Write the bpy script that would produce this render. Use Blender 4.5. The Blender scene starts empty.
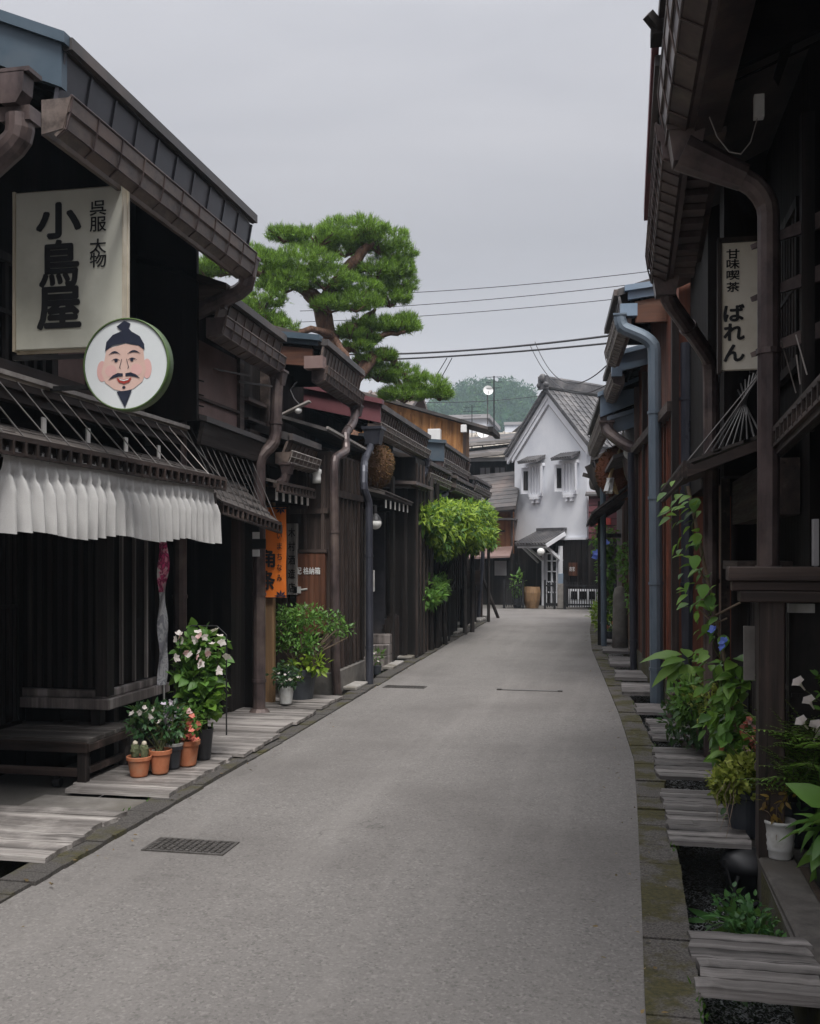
import bpy, bmesh, math, random
import numpy as np
from mathutils import Vector as V
random.seed(7)
R = random.Random(11)
SC = bpy.context.scene
COL = SC.collection

# ------------------------------------------------------------------ camera
F_PX, CAM_H, HOR = 1000.0, 1.7, 555.0
YAW = math.atan(201/1000.0)
SN, CS = math.sin(YAW), math.cos(YAW)
cam = bpy.data.cameras.new('camera'); camo = bpy.data.objects.new('camera', cam); COL.objects.link(camo)
camo.location = (0, 0, CAM_H); camo.rotation_euler = (math.pi/2, 0, YAW)
cam.sensor_width = 36; cam.lens = 36*F_PX/1024; cam.shift_y = (HOR-512)/1024
cam.clip_start = 0.05; cam.clip_end = 5000
SC.camera = camo

def at(px, py, Y):
    """world point at street depth Y (metres) seen at a pixel of the photograph"""
    a = (px-410)/F_PX; b = (HOR-py)/F_PX
    x = a*CS-SN; y = a*SN+CS
    t = Y/y
    return V((x*t, Y, CAM_H+b*t))

def on_plane(px, py, z):
    """world point at height z seen at a pixel of the photograph"""
    a = (px-410)/F_PX; b = (HOR-py)/F_PX; t = (z-CAM_H)/b
    return V(((a*CS-SN)*t, (a*SN+CS)*t, z))

# ------------------------------------------------------------------ tagging
def tag(o, label=None, cat=None, group=None, kind=None):
    if label: o['label'] = label
    if cat: o['category'] = cat
    if group: o['group'] = group
    if kind: o['kind'] = kind
    return o

def thing(name, label, cat, loc=(0, 0, 0), group=None):
    o = bpy.data.objects.new(name, None); COL.objects.link(o)
    o.location = loc; o.empty_display_size = .1
    return tag(o, label, cat, group)

def copy_thing(o, loc, label=None):
    c = o.copy(); COL.objects.link(c); c.location = loc
    if label: c['label'] = label
    for ch in o.children:
        d = ch.copy(); COL.objects.link(d); d.parent = c
        for g in ch.children:
            e = g.copy(); COL.objects.link(e); e.parent = d
    return c

def wpos(o):
    p = V((0, 0, 0))
    while o is not None:
        p = p + o.location; o = o.parent
    return p

# ------------------------------------------------------------------ frames along the street
def left(u, v, z): return V((-u, v, z))
def right(u, v, z): return V((u, v, z))
def frame(ox, oy, dx):
    """frame of a house that stands turned to follow the bend: v runs along the street, u away from it (to the right)"""
    l = math.hypot(dx, 1); d = V((dx/l, 1/l, 0)); n = V((1/l, -dx/l, 0))
    def P(u, v, z): return V((ox, oy, 0)) + n*u + d*v + V((0, 0, z))
    return P
ident = lambda x, y, z: V((x, y, z))

# ------------------------------------------------------------------ mesh builder
class MB:
    def __init__(s, fr=ident): s.v = []; s.f = []; s.fr = fr; s.cut = []
    def P(s, p): return s.fr(*p)
    def add(s, vs, fs):
        n = len(s.v); s.cut.append((n, len(s.f))); s.v.extend(tuple(p) for p in vs); s.f.extend(tuple(i+n for i in f) for f in fs); return s
    def box(s, u0, u1, v0, v1, z0, z1, j=0):
        c = [(u0, v0, z0), (u1, v0, z0), (u1, v1, z0), (u0, v1, z0), (u0, v0, z1), (u1, v0, z1), (u1, v1, z1), (u0, v1, z1)]
        if j: c = [(a+R.uniform(-j, j), b+R.uniform(-j, j), d+R.uniform(-j, j)) for a, b, d in c]
        return s.hexa([s.P(p) for p in c])
    def hexa(s, p):
        return s.add(p, [(0, 3, 2, 1), (4, 5, 6, 7), (0, 1, 5, 4), (1, 2, 6, 5), (2, 3, 7, 6), (3, 0, 4, 7)])
    def slab(s, pts, th, fr=True):
        """pts: a polygon (frame coordinates), th: vector or vertical thickness downwards"""
        p = [s.P(q) if fr else V(q) for q in pts]; d = V((0, 0, -th)) if not isinstance(th, V) else th
        n = len(p); q = [a+d for a in p]
        return s.add(p+q, [tuple(range(n)), tuple(range(2*n-1, n-1, -1))]+[(i, (i+1) % n, n+(i+1) % n, n+i) for i in range(n)])
    def prism(s, prof, v0, v1, dz=0):
        """profile of (u, z) run along v; dz = change in z at v1"""
        a = [s.P((u, v0, z)) for u, z in prof]; b = [s.P((u, v1, z+dz)) for u, z in prof]; n = len(prof)
        return s.add(a+b, [tuple(range(n)), tuple(range(2*n-1, n-1, -1))]+[(i, (i+1) % n, n+(i+1) % n, n+i) for i in range(n)])
    def strip(s, prof, v0, v1, dz=0):
        a = [s.P((u, v0, z)) for u, z in prof]; b = [s.P((u, v1, z+dz)) for u, z in prof]; n = len(prof)
        return s.add(a+b, [(i, i+1, n+i+1, n+i) for i in range(n-1)])
    def beam(s, p, q, w, h, fr=True, up=V((0, 0, 1)), w2=None, h2=None):
        p = s.P(p) if fr else V(p); q = s.P(q) if fr else V(q)
        d = (q-p).normalized(); sd = d.cross(up)
        if sd.length < 1e-4: sd = d.cross(V((0, 1, 0)))
        sd.normalize(); u2 = sd.cross(d).normalized(); w2 = w2 or w; h2 = h2 or h
        c = [p-sd*w/2-u2*h/2, p+sd*w/2-u2*h/2, p+sd*w/2+u2*h/2, p-sd*w/2+u2*h/2,
             q-sd*w2/2-u2*h2/2, q+sd*w2/2-u2*h2/2, q+sd*w2/2+u2*h2/2, q-sd*w2/2+u2*h2/2]
        return s.add(c, [(0, 1, 2, 3), (7, 6, 5, 4), (0, 4, 5, 1), (1, 5, 6, 2), (2, 6, 7, 3), (3, 7, 4, 0)])
    def tube(s, path, r, n=8, fr=True, cap=True):
        path = [s.P(p) if fr else V(p) for p in path]; m = len(path)
        rs = r if isinstance(r, (list, tuple)) else [r]*m
        vs = []; nrm = None
        for i, p in enumerate(path):
            d = (path[min(i+1, m-1)]-path[max(i-1, 0)])
            d = d.normalized() if d.length > 1e-9 else V((0, 0, 1))
            if nrm is None:
                nrm = d.cross(V((0, 0, 1)))
                if nrm.length < 1e-3: nrm = d.cross(V((0, 1, 0)))
            nrm = (nrm-d*nrm.dot(d))
            nrm = nrm.normalized() if nrm.length > 1e-6 else d.cross(V((1, 0, 0))).normalized()
            b = d.cross(nrm)
            for k in range(n):
                a = 2*math.pi*k/n; vs.append(p+(nrm*math.cos(a)+b*math.sin(a))*rs[i])
        fs = [(i*n+k, i*n+(k+1) % n, (i+1)*n+(k+1) % n, (i+1)*n+k) for i in range(m-1) for k in range(n)]
        if cap: fs += [tuple(range(n-1, -1, -1)), tuple(range((m-1)*n, m*n))]
        return s.add(vs, fs)
    def lathe(s, c, prof, n=20, fr=True, sx=1, sy=1):
        c = s.P(c) if fr else V(c); vs = []; m = len(prof)
        for r, z in prof:
            for k in range(n):
                a = 2*math.pi*k/n; vs.append(c+V((r*sx*math.cos(a), r*sy*math.sin(a), z)))
        fs = [(i*n+k, i*n+(k+1) % n, (i+1)*n+(k+1) % n, (i+1)*n+k) for i in range(m-1) for k in range(n)]
        fs += [tuple(range(n-1, -1, -1)), tuple(range((m-1)*n, m*n))]
        return s.add(vs, fs)
    def ball(s, c, rx, ry, rz, n=16, m=10, fr=True, wob=0):
        c = s.P(c) if fr else V(c); vs = []
        for i in range(1, m):
            t = math.pi*i/m
            for k in range(n):
                a = 2*math.pi*k/n; w = 1+R.uniform(-wob, wob)
                vs.append(c+V((rx*math.sin(t)*math.cos(a)*w, ry*math.sin(t)*math.sin(a)*w, rz*math.cos(t)*w)))
        top = len(vs); vs += [c+V((0, 0, rz)), c-V((0, 0, rz))]
        fs = [(i*n+k, (i+1)*n+k, (i+1)*n+(k+1) % n, i*n+(k+1) % n) for i in range(m-2) for k in range(n)]
        fs += [(top, k, (k+1) % n) for k in range(n)]+[(top+1, (m-2)*n+(k+1) % n, (m-2)*n+k) for k in range(n)]
        return s.add(vs, fs)
    def build_each(s, name, mat, parent, **k):
        """every shape added becomes a part of its own"""
        ends = s.cut[1:]+[(len(s.v), len(s.f))]; out = []
        for (a, b), (c, d) in zip(s.cut, ends):
            q = MB(); q.v = s.v[a:c]; q.f = [tuple(i-a for i in f) for f in s.f[b:d]]; out.append(q.build(name, mat, parent, **k))
        return out
    def build(s, name, mat, parent=None, smooth=False, bevel=0, normals=True):
        me = bpy.data.meshes.new(name); off = wpos(parent) if parent is not None else V((0, 0, 0))
        if parent is None and s.v:
            a = np.array(s.v); lo, hi = a.min(0), a.max(0); off = V(((lo[0]+hi[0])/2, (lo[1]+hi[1])/2, lo[2]))
        me.from_pydata([(p[0]-off[0], p[1]-off[1], p[2]-off[2]) for p in s.v], [], s.f)
        if normals and len(s.f) < 20000:
            bm = bmesh.new(); bm.from_mesh(me); bmesh.ops.recalc_face_normals(bm, faces=bm.faces); bm.to_mesh(me); bm.free()
        me.materials.append(mat)
        if smooth: me.polygons.foreach_set('use_smooth', [True]*len(me.polygons))
        me.update()
        o = bpy.data.objects.new(name, me); COL.objects.link(o)
        if parent is not None: o.parent = parent
        else: o.location = off
        if bevel:
            b = o.modifiers.new('bevel', 'BEVEL'); b.width = bevel; b.segments = 1; b.limit_method = 'ANGLE'; b.angle_limit = .7
        return o

# ------------------------------------------------------------------ leaves (vectorised)
def leaf_mesh(name, pos, dirs, nor, length, width, mat, parent, droop=.15, fold=.25, hi=True):
    n = len(pos); pos = np.asarray(pos, float); d = np.asarray(dirs, float); nor = np.asarray(nor, float)
    d /= np.linalg.norm(d, axis=1, keepdims=True)+1e-9
    sd = np.cross(d, nor); sd /= np.linalg.norm(sd, axis=1, keepdims=True)+1e-9
    up = np.cross(sd, d)
    L = np.asarray(length).reshape(-1, 1)*np.ones((n, 1)); W = np.asarray(width).reshape(-1, 1)*np.ones((n, 1))
    if not hi:
        mid = pos+d*L*.5-up*L*.02; tip = pos+d*L-up*L*droop
        lf = pos+d*L*.42+sd*W*.5+up*W*fold; rt = pos+d*L*.42-sd*W*.5+up*W*fold
        vs = np.stack([pos, mid, tip, lf, rt], 1).reshape(-1, 3)
        b = np.arange(n)*5
        fs = np.stack([np.stack([b, b+1, b+3], 1), np.stack([b+1, b+2, b+3], 1), np.stack([b, b+4, b+1], 1), np.stack([b+1, b+4, b+2], 1)], 1).reshape(-1, 3)
        return raw_mesh(name, vs, fs, mat, parent)
    q = lambda t, w: pos+d*L*t+sd*W*w+up*(W*abs(w)*2*fold*.6-L*droop*t*t)
    pts = [q(0, 0), q(.28, 0), q(.62, 0), q(1, 0), q(.12, .30), q(.34, .5), q(.62, .40), q(.85, .18), q(.12, -.30), q(.34, -.5), q(.62, -.40), q(.85, -.18)]
    vs = np.stack(pts, 1).reshape(-1, 3); b = np.arange(n)*12
    T = [(0, 1, 4), (1, 5, 4), (1, 2, 5), (2, 6, 5), (2, 3, 7), (2, 7, 6), (0, 8, 1), (1, 8, 9), (1, 9, 2), (2, 9, 10), (2, 11, 3), (2, 10, 11)]
    fs = np.stack([np.stack([b+i, b+j, b+k], 1) for i, j, k in T], 1).reshape(-1, 3)
    o = raw_mesh(name, vs, fs, mat, parent); o.data.polygons.foreach_set('use_smooth', [True]*len(o.data.polygons)); return o

def raw_mesh(name, vs, fs, mat, parent=None):
    me = bpy.data.meshes.new(name); vs = np.asarray(vs, float)
    if parent is not None: off = np.array(wpos(parent))
    else:
        lo, hi = vs.min(0), vs.max(0); off = np.array([(lo[0]+hi[0])/2, (lo[1]+hi[1])/2, lo[2]])
    vs = vs-off
    k = fs.shape[1]
    me.vertices.add(len(vs)); me.vertices.foreach_set('co', vs.astype(np.float32).ravel())
    me.loops.add(fs.size); me.loops.foreach_set('vertex_index', fs.astype(np.int32).ravel())
    me.polygons.add(len(fs)); me.polygons.foreach_set('loop_start', np.arange(0, fs.size, k, dtype=np.int32))
    me.polygons.foreach_set('loop_total', np.full(len(fs), k, dtype=np.int32))
    me.materials.append(mat); me.update(calc_edges=True); me.validate()
    o = bpy.data.objects.new(name, me); COL.objects.link(o)
    if parent is not None: o.parent = parent
    else: o.location = off
    return o

NP = np.random.default_rng(5)
def cloud(n, blobs, shell=.55):
    """n points in ellipsoid blobs [(cx,cy,cz,rx,ry,rz)], with outward directions"""
    w = np.array([b[3]*b[4]*b[5] for b in blobs])**.67; w /= w.sum()
    idx = NP.choice(len(blobs), n, p=w); B = np.array(blobs)[idx]
    g = NP.normal(size=(n, 3)); g /= np.linalg.norm(g, axis=1, keepdims=True)
    r = (shell+(1-shell)*NP.random((n, 1)))*(.85+.25*NP.random((n, 1)))
    return B[:, :3]+g*r*B[:, 3:], g

def foliage(name, n, blobs, size, ratio, mat, parent, up=.5, rnd=.8, shell=.45, droop=.2, down=0, hi=True):
    p, g = cloud(n, blobs, shell)
    d = g+NP.normal(size=(n, 3))*rnd; d[:, 2] += up*.4-down
    nor = NP.normal(size=(n, 3))*.5+np.array([0, 0, 1.])
    L = size[0]+(size[1]-size[0])*NP.random(n)
    return leaf_mesh(name, p, d, nor, L, L*ratio, mat, parent, droop, hi=hi)

# ------------------------------------------------------------------ text
def text_flat(body, size, bold=0.0):
    c = bpy.data.curves.new('t', 'FONT'); c.body = body; c.size = size; c.offset = bold*size; c.resolution_u = 3
    o = bpy.data.objects.new('t', c); COL.objects.link(o)
    dg = bpy.context.evaluated_depsgraph_get(); dg.update()
    m = bpy.data.meshes.new_from_object(o.evaluated_get(dg))
    vs = [tuple(v.co) for v in m.vertices]; fs = [tuple(p.vertices) for p in m.polygons]
    bpy.data.objects.remove(o); bpy.data.meshes.remove(m); bpy.data.curves.remove(c)
    return vs, fs

def write(mb, body, size, origin, rv, uv, bold=0.0, sx=1.0, w=None, h=None):
    """strokes are thickened by laying shifted copies a hair in front of one another"""
    fw = V(rv).cross(V(uv)).normalized(); W_ = w or size
    k = 0
    for ox, oy in ((0, 0),)+((( -1, 0), (1, 0), (0, -1), (0, 1), (-.7, .7), (.7, .7), (.7, -.7), (-.7, -.7)) if bold else ()):
        write1(mb, body, size, V(origin)+V(rv)*(ox*bold*W_)+V(uv)*(oy*bold*W_)+fw*(.0003*k), rv, uv, 0, sx, w, h); k += 1
def write1(mb, body, size, origin, rv, uv, bold=0.0, sx=1.0, w=None, h=None):
    vs, fs = text_flat(body, size, bold)
    if not vs: return
    xs = [p[0] for p in vs]; ys = [p[1] for p in vs]
    cx, cy = (min(xs)+max(xs))/2, (min(ys)+max(ys))/2
    kx = w/(max(xs)-min(xs)) if w else sx; ky = h/(max(ys)-min(ys)) if h else 1
    o = V(origin); rv = V(rv); uv = V(uv)
    mb.add([o+rv*((p[0]-cx)*kx)+uv*((p[1]-cy)*ky) for p in vs], fs)
# ------------------------------------------------------------------ materials
def newmat(name):
    m = bpy.data.materials.new(name); m.use_nodes = True; nt = m.node_tree
    for n in list(nt.nodes): nt.nodes.remove(n)
    out = nt.nodes.new('ShaderNodeOutputMaterial'); b = nt.nodes.new('ShaderNodeBsdfPrincipled')
    nt.links.new(b.outputs[0], out.inputs[0])
    return m, nt, b, out
def N(nt, t, **k):
    n = nt.nodes.new(t)
    for a, v in k.items():
        if a.startswith('i_'): n.inputs[int(a[2:]) if a[2:].isdigit() else a[2:]].default_value = v
        else: setattr(n, a, v)
    return n
def coords(nt, scale, rand=True):
    tc = N(nt, 'ShaderNodeTexCoord'); mp = N(nt, 'ShaderNodeMapping'); mp.inputs['Scale'].default_value = scale
    src = tc.outputs['Object']
    if rand:
        oi = N(nt, 'ShaderNodeObjectInfo'); ad = N(nt, 'ShaderNodeVectorMath', operation='ADD'); mu = N(nt, 'ShaderNodeMath', operation='MULTIPLY', i_1=37.0)
        nt.links.new(oi.outputs['Random'], mu.inputs[0]); nt.links.new(src, ad.inputs[0]); nt.links.new(mu.outputs[0], ad.inputs[1]); src = ad.outputs[0]
    nt.links.new(src, mp.inputs['Vector']); return mp.outputs[0]
def ramp(nt, fac, stops):
    r = N(nt, 'ShaderNodeValToRGB'); nt.links.new(fac, r.inputs[0]); e = r.color_ramp.elements
    while len(e) < len(stops): e.new(.5)
    for q, (p, c) in zip(e, stops): q.position = p; q.color = (*c, 1) if len(c) == 3 else c
    return r.outputs[0]
def noise(nt, vec, scale=1, detail=6, rough=.6, dist=0):
    n = N(nt, 'ShaderNodeTexNoise'); n.inputs['Scale'].default_value = scale; n.inputs['Detail'].default_value = detail
    n.inputs['Roughness'].default_value = rough; n.inputs['Distortion'].default_value = dist
    nt.links.new(vec, n.inputs['Vector']); return n.outputs[0]
def mix(nt, a, b, fac, mode='MIX'):
    m = N(nt, 'ShaderNodeMix', data_type='RGBA', blend_type=mode)
    for i, x in ((6, a), (7, b), (0, fac)):
        if isinstance(x, (tuple, list)): m.inputs[i].default_value = (*x, 1) if len(x) == 3 else x
        elif isinstance(x, (int, float)): m.inputs[i].default_value = x
        else: nt.links.new(x, m.inputs[i])
    return m.outputs[2]
def bump(nt, b, h, s=.3, d=.01):
    n = N(nt, 'ShaderNodeBump'); n.inputs['Strength'].default_value = s; n.inputs['Distance'].default_value = d
    nt.links.new(h, n.inputs['Height']); nt.links.new(n.outputs[0], b.inputs['Normal'])

def surf(name, c1, c2, scale=(8, 8, 8), rough=(.5, .8), bs=.3, bd=.005, metal=0, stain=None, stain_scale=1.2, spec=.4):
    """a two-tone noisy surface with optional larger stains"""
    m, nt, b, out = newmat(name); v = coords(nt, scale); f = noise(nt, v, 1, 7, .65)
    col = ramp(nt, f, [(.3, c1), (.7, c2)])
    if stain:
        v2 = coords(nt, (stain_scale,)*3); f2 = noise(nt, v2, 1, 5, .6)
        k = ramp(nt, f2, [(.48, (0, 0, 0)), (.68, (1, 1, 1))]); col = mix(nt, col, stain, k)
    nt.links.new(col, b.inputs['Base Color'])
    nt.links.new(ramp(nt, f, [(.3, (rough[0],)*3), (.7, (rough[1],)*3)]), b.inputs['Roughness'])
    b.inputs['Metallic'].default_value = metal; b.inputs['Specular IOR Level'].default_value = spec
    bump(nt, b, f, bs, bd); return m

def wood(name, c1, c2, axis='Z', tone=(.62, 1.3), fine=45, long=1.6, rough=(.42, .8), streak=None, bs=.5, spec=.45, crack=True):
    """weathered timber: grain along one axis, boards that differ from one another, dark checks, pale worn streaks"""
    sc = {'X': (long, fine, fine), 'Y': (fine, long, fine), 'Z': (fine, fine, long)}[axis]
    m, nt, b, out = newmat(name); v = coords(nt, sc); f = noise(nt, v, 1, 8, .72, .35)
    f2 = noise(nt, coords(nt, tuple(x*.16 for x in sc)), 1, 4, .6)
    f3 = noise(nt, coords(nt, tuple(x*(.5 if x == fine else 1.1) for x in sc)), 1, 5, .65, .2)
    f4 = noise(nt, coords(nt, (2.3, 2.3, 1.4)), 1, 5, .65)
    col = ramp(nt, f, [(.28, c1), (.72, c2)])
    col = mix(nt, col, tuple(x*.45 for x in c1), ramp(nt, f2, [(.42, (0, 0, 0)), (.66, (.8, .8, .8))]))
    if streak: col = mix(nt, col, streak, ramp(nt, f2, [(.3, (.85, .85, .85)), (.45, (0, 0, 0))]))
    col = mix(nt, col, tuple(x*1.5 for x in c2), ramp(nt, f4, [(.55, (0, 0, 0)), (.75, (.5, .5, .5))]))
    if crack: col = mix(nt, col, tuple(x*.25 for x in c1), ramp(nt, f3, [(.30, (1, 1, 1)), (.36, (0, 0, 0))]))
    g = N(nt, 'ShaderNodeNewGeometry'); col = mix(nt, col, ramp(nt, g.outputs['Random Per Island'], [(0, (tone[0],)*3), (1, (tone[1],)*3)]), 1.0, 'MULTIPLY')
    nt.links.new(col, b.inputs['Base Color'])
    nt.links.new(ramp(nt, f, [(.3, (rough[0],)*3), (.7, (rough[1],)*3)]), b.inputs['Roughness'])
    b.inputs['Specular IOR Level'].default_value = spec
    bump(nt, b, f, bs, .004); return m

def leafmat(name, dark, lite, spec=.35, trans=.3, rough=.45):
    m, nt, b, out = newmat(name); g = N(nt, 'ShaderNodeNewGeometry')
    col = ramp(nt, g.outputs['Random Per Island'], [(0, dark), (.55, tuple((a+c)/2 for a, c in zip(dark, lite))), (1, lite)])
    v = coords(nt, (3, 3, 3)); f = noise(nt, v, 1, 3)
    col = mix(nt, col, tuple(x*1.25 for x in lite), ramp(nt, f, [(.5, (0, 0, 0)), (.75, (.55,)*3)]))
    nt.links.new(col, b.inputs['Base Color']); b.inputs['Roughness'].default_value = rough; b.inputs['Specular IOR Level'].default_value = spec
    t = N(nt, 'ShaderNodeBsdfTranslucent'); nt.links.new(mix(nt, col, (.5, .7, .1), .25), t.inputs[0])
    ms = N(nt, 'ShaderNodeMixShader', i_0=trans); nt.links.new(b.outputs[0], ms.inputs[1]); nt.links.new(t.outputs[0], ms.inputs[2])
    nt.links.new(ms.outputs[0], out.inputs[0]); return m

M = {}
M['slat'] = wood('worn_lattice_wood', (.06, .05, .047), (.24, .21, .20), 'Z', streak=(.34, .31, .30))
M['palestone'] = surf('pale_gutter_stone', (.24, .225, .21), (.42, .40, .38), (9, 9, 9), (.8, .95), .5, stain=(.16, .145, .12), stain_scale=2)
M['bench'] = wood('bench_wood', (.028, .024, .022), (.12, .108, .10), 'X', streak=(.30, .275, .26))  # pale streaks put the seat's white highlights into the colour
for ax in 'XYZ':
    M['char'+ax] = wood('charred_wood_'+ax, (.006, .005, .0045), (.036, .028, .026), ax, streak=(.07, .06, .057), rough=(.5, .85), spec=.3)
    M['dark'+ax] = wood('dark_wood_'+ax, (.013, .009, .0075), (.072, .047, .04), ax, streak=(.13, .098, .086))
    M['brown'+ax] = wood('brown_wood_'+ax, (.07, .026, .013), (.18, .072, .04), ax, streak=(.16, .09, .06))
    M['red'+ax] = wood('red_brown_wood_'+ax, (.11, .034, .02), (.26, .088, .05), ax, streak=(.15, .085, .065))
    M['grey'+ax] = wood('weathered_wood_'+ax, (.13, .115, .108), (.42, .39, .37), ax, fine=70, long=1.6, streak=(.48, .45, .43), bs=1.3, tone=(.82, 1.12))
    M['damp'+ax] = wood('damp_grey_wood_'+ax, (.075, .067, .063), (.29, .268, .258), ax, fine=70, long=1.6, streak=(.36, .335, .325), bs=1.3, tone=(.82, 1.15))  # same timber in a darker grey, for planks across the right gutter
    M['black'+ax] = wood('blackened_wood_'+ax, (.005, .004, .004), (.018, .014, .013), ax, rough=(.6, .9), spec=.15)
M['redbrown'] = wood('orange_brown_panel', (.26, .095, .04), (.46, .2, .09), 'Z')  # brighter orange brown, the end house wall's own colour
M['tan'] = wood('tan_wood', (.16, .09, .045), (.30, .19, .10), 'Z')
M['orangewood'] = wood('orange_plank_wood', (.22, .085, .025), (.62, .31, .11), 'Z', fine=14, long=.5, streak=(.10, .055, .03))
M['panel'] = surf('faded_wall_panel', (.17, .11, .10), (.26, .18, .165), (2, 2, 1), stain=(.14, .085, .07))
M['copper'] = surf('aged_gutter_metal', (.035, .026, .027), (.125, .092, .09), (9, 9, 4), (.3, .55), .25, metal=.3, stain=(.17, .13, .115), stain_scale=2.2)
M['palecopper'] = surf('pale_gutter_metal', (.06, .047, .042), (.215, .172, .152), (12, 8, 12), (.35, .6), .15, metal=.2, stain=(.16, .11, .09))
M['lip'] = surf('worn_metal_lip', (.24, .215, .20), (.42, .39, .365), (9, 9, 9), (.35, .6), .1, metal=.3)
M['fascia'] = surf('fascia_sheet', (.045, .045, .055), (.085, .083, .095), (3, 3, 5), (.3, .5), .1, metal=.35, stain=(.12, .11, .115))
M['bluemetal'] = surf('blue_grey_sheet', (.055, .085, .115), (.085, .12, .155), (3, 3, 3), (.35, .55), .08, metal=.2, stain=(.10, .12, .14))
M['palebluemetal'] = surf('pale_blue_sheet', (.17, .235, .32), (.23, .30, .39), (3, 3, 3), (.35, .55), .08, metal=.15, stain=(.19, .22, .26))
M['bluepipe'] = surf('blue_grey_pipe', (.10, .135, .175), (.16, .20, .245), (5, 5, 2), (.3, .5), .08, metal=.2)
M['darkpipe'] = surf('dark_pipe', (.035, .038, .052), (.07, .072, .09), (5, 5, 2), (.25, .45), .08, metal=.3)
M['maroon'] = surf('maroon_paint', (.13, .045, .055), (.19, .07, .08), (3, 3, 3), (.45, .7), .1)
M['roofmetal'] = surf('dark_roof_sheet', (.04, .037, .038), (.09, .083, .083), (3, 3, 3), (.4, .65), .15, stain=(.14, .11, .10))
M['shingle'] = surf('board_shingle', (.04, .034, .032), (.13, .113, .104), (5, 5, 5), (.6, .9), .6)
M['paleboard'] = wood('pale_roof_board', (.22, .19, .16), (.42, .38, .33), 'Y', streak=(.5, .46, .40))
M['tile'] = surf('clay_roof_tile', (.04, .04, .044), (.14, .135, .14), (14, 14, 14), (.3, .55), .3, stain=(.2, .19, .19))
M['whitewood'] = surf('white_painted_tip', (.62, .60, .57), (.78, .76, .72), (8, 8, 8))
M['plaster'] = surf('white_plaster', (.68, .695, .74), (.76, .775, .81), (1.5, 1.5, .7), (.8, .95), .05, stain=(.58, .60, .66), stain_scale=.5, spec=.1)
M['plastertrim'] = surf('white_plaster_trim', (.74, .75, .79), (.82, .83, .87), (2, 2, 2), (.8, .95), .05, spec=.1)
M['greyplaster'] = surf('grey_plaster', (.30, .29, .30), (.40, .39, .40), (2, 2, 2), (.8, .95), .1)
M['darkconcrete'] = surf('dark_concrete', (.05, .045, .042), (.12, .108, .10), (14, 14, 14), (.75, .95), .6, stain=(.06, .05, .04))
M['concrete'] = surf('concrete', (.13, .12, .11), (.23, .215, .20), (9, 9, 9), (.75, .95), .4, stain=(.10, .09, .075))
M['terracotta'] = surf('terracotta', (.36, .115, .05), (.50, .19, .095), (12, 12, 12), (.6, .85), .15, stain=(.42, .22, .13), stain_scale=7)
M['blackplastic'] = surf('black_plastic', (.012, .012, .014), (.03, .03, .033), (8, 8, 8), (.35, .55), .05)
M['greenblackpot'] = surf('dark_pot', (.03, .035, .045), (.06, .065, .075), (8, 8, 8), (.3, .5), .05)
M['whiteplastic'] = surf('white_plastic', (.50, .50, .49), (.66, .66, .65), (8, 8, 8), (.4, .6), .03, stain=(.40, .39, .36), stain_scale=8)
M['soil'] = surf('soil', (.025, .017, .012), (.06, .042, .03), (40, 40, 40), (.9, 1), .8)
M['sign'] = surf('sign_board', (.60, .60, .52), (.70, .70, .62), (2, 2, 1), (.5, .7), .03, stain=(.50, .50, .43), stain_scale=1.5)
M['creamsign'] = surf('cream_sign_board', (.78, .73, .62), (.86, .82, .72), (3, 3, 1), (.6, .8), .05, stain=(.66, .60, .48), stain_scale=2.5)
M['signdim'] = surf('aged_sign_board', (.52, .46, .36), (.66, .60, .49), (3, 3, 1), (.6, .8), .05, stain=(.42, .36, .27), stain_scale=2)
M['discwhite'] = surf('emblem_board', (.66, .70, .72), (.74, .77, .79), (3, 3, 3), (.35, .5), .02)
M['ink'] = surf('black_ink', (.008, .008, .010), (.016, .016, .018), (9, 9, 9), (.5, .7), 0)
M['navyink'] = surf('navy_ink', (.012, .016, .035), (.02, .026, .05), (9, 9, 9), (.5, .7), 0)
M['green_rim'] = surf('green_rim', (.055, .10, .03), (.11, .17, .06), (6, 6, 6), (.35, .55), .05)
M['skinpaint'] = surf('face_paint', (.62, .42, .36), (.72, .52, .46), (3, 3, 3), (.5, .7), 0)
M['pinkpaint'] = surf('pink_paint', (.68, .40, .38), (.72, .46, .43), (6, 6, 6), (.5, .7), 0)
M['redpaint'] = surf('red_paint', (.35, .04, .03), (.42, .06, .05), (6, 6, 6), (.5, .7), 0)
M['white'] = surf('white_paint', (.72, .72, .72), (.8, .8, .8), (6, 6, 6), (.5, .7), 0)
M['orange'] = surf('orange_cloth', (.72, .16, .015), (.85, .22, .03), (5, 5, 5), (.7, .9), .1)
M['gridiron'] = surf('worn_cast_iron', (.05, .047, .045), (.13, .12, .115), (20, 20, 20), (.4, .7), .3, metal=.2)
M['iron'] = surf('black_iron', (.015, .015, .017), (.035, .034, .036), (8, 8, 8), (.4, .65), .1, metal=.4)
M['steel'] = surf('galvanised_rod', (.07, .065, .062), (.16, .15, .145), (8, 8, 8), (.3, .5), .05, metal=.7)
M['lampglass'] = surf('opal_globe', (.70, .70, .68), (.78, .78, .76), (6, 6, 6), (.15, .25), 0)
M['wire'] = surf('cable', (.03, .03, .035), (.05, .05, .055), (5, 5, 5), (.5, .7), 0)
M['cedarball'] = surf('brown_cedar_sprays', (.07, .035, .016), (.19, .10, .05), (60, 60, 60), (.8, 1), 1, .02)
M['redball'] = surf('rust_cedar_sprays', (.13, .045, .022), (.24, .085, .045), (50, 50, 50), (.8, 1), 1, .02)
M['rope'] = surf('straw_rope', (.38, .25, .12), (.55, .40, .2), (60, 60, 60), (.8, 1), .6)
M['bark'] = surf('pine_bark', (.05, .028, .02), (.21, .115, .078), (16, 16, 7), (.8, 1), 1, .05)
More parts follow.
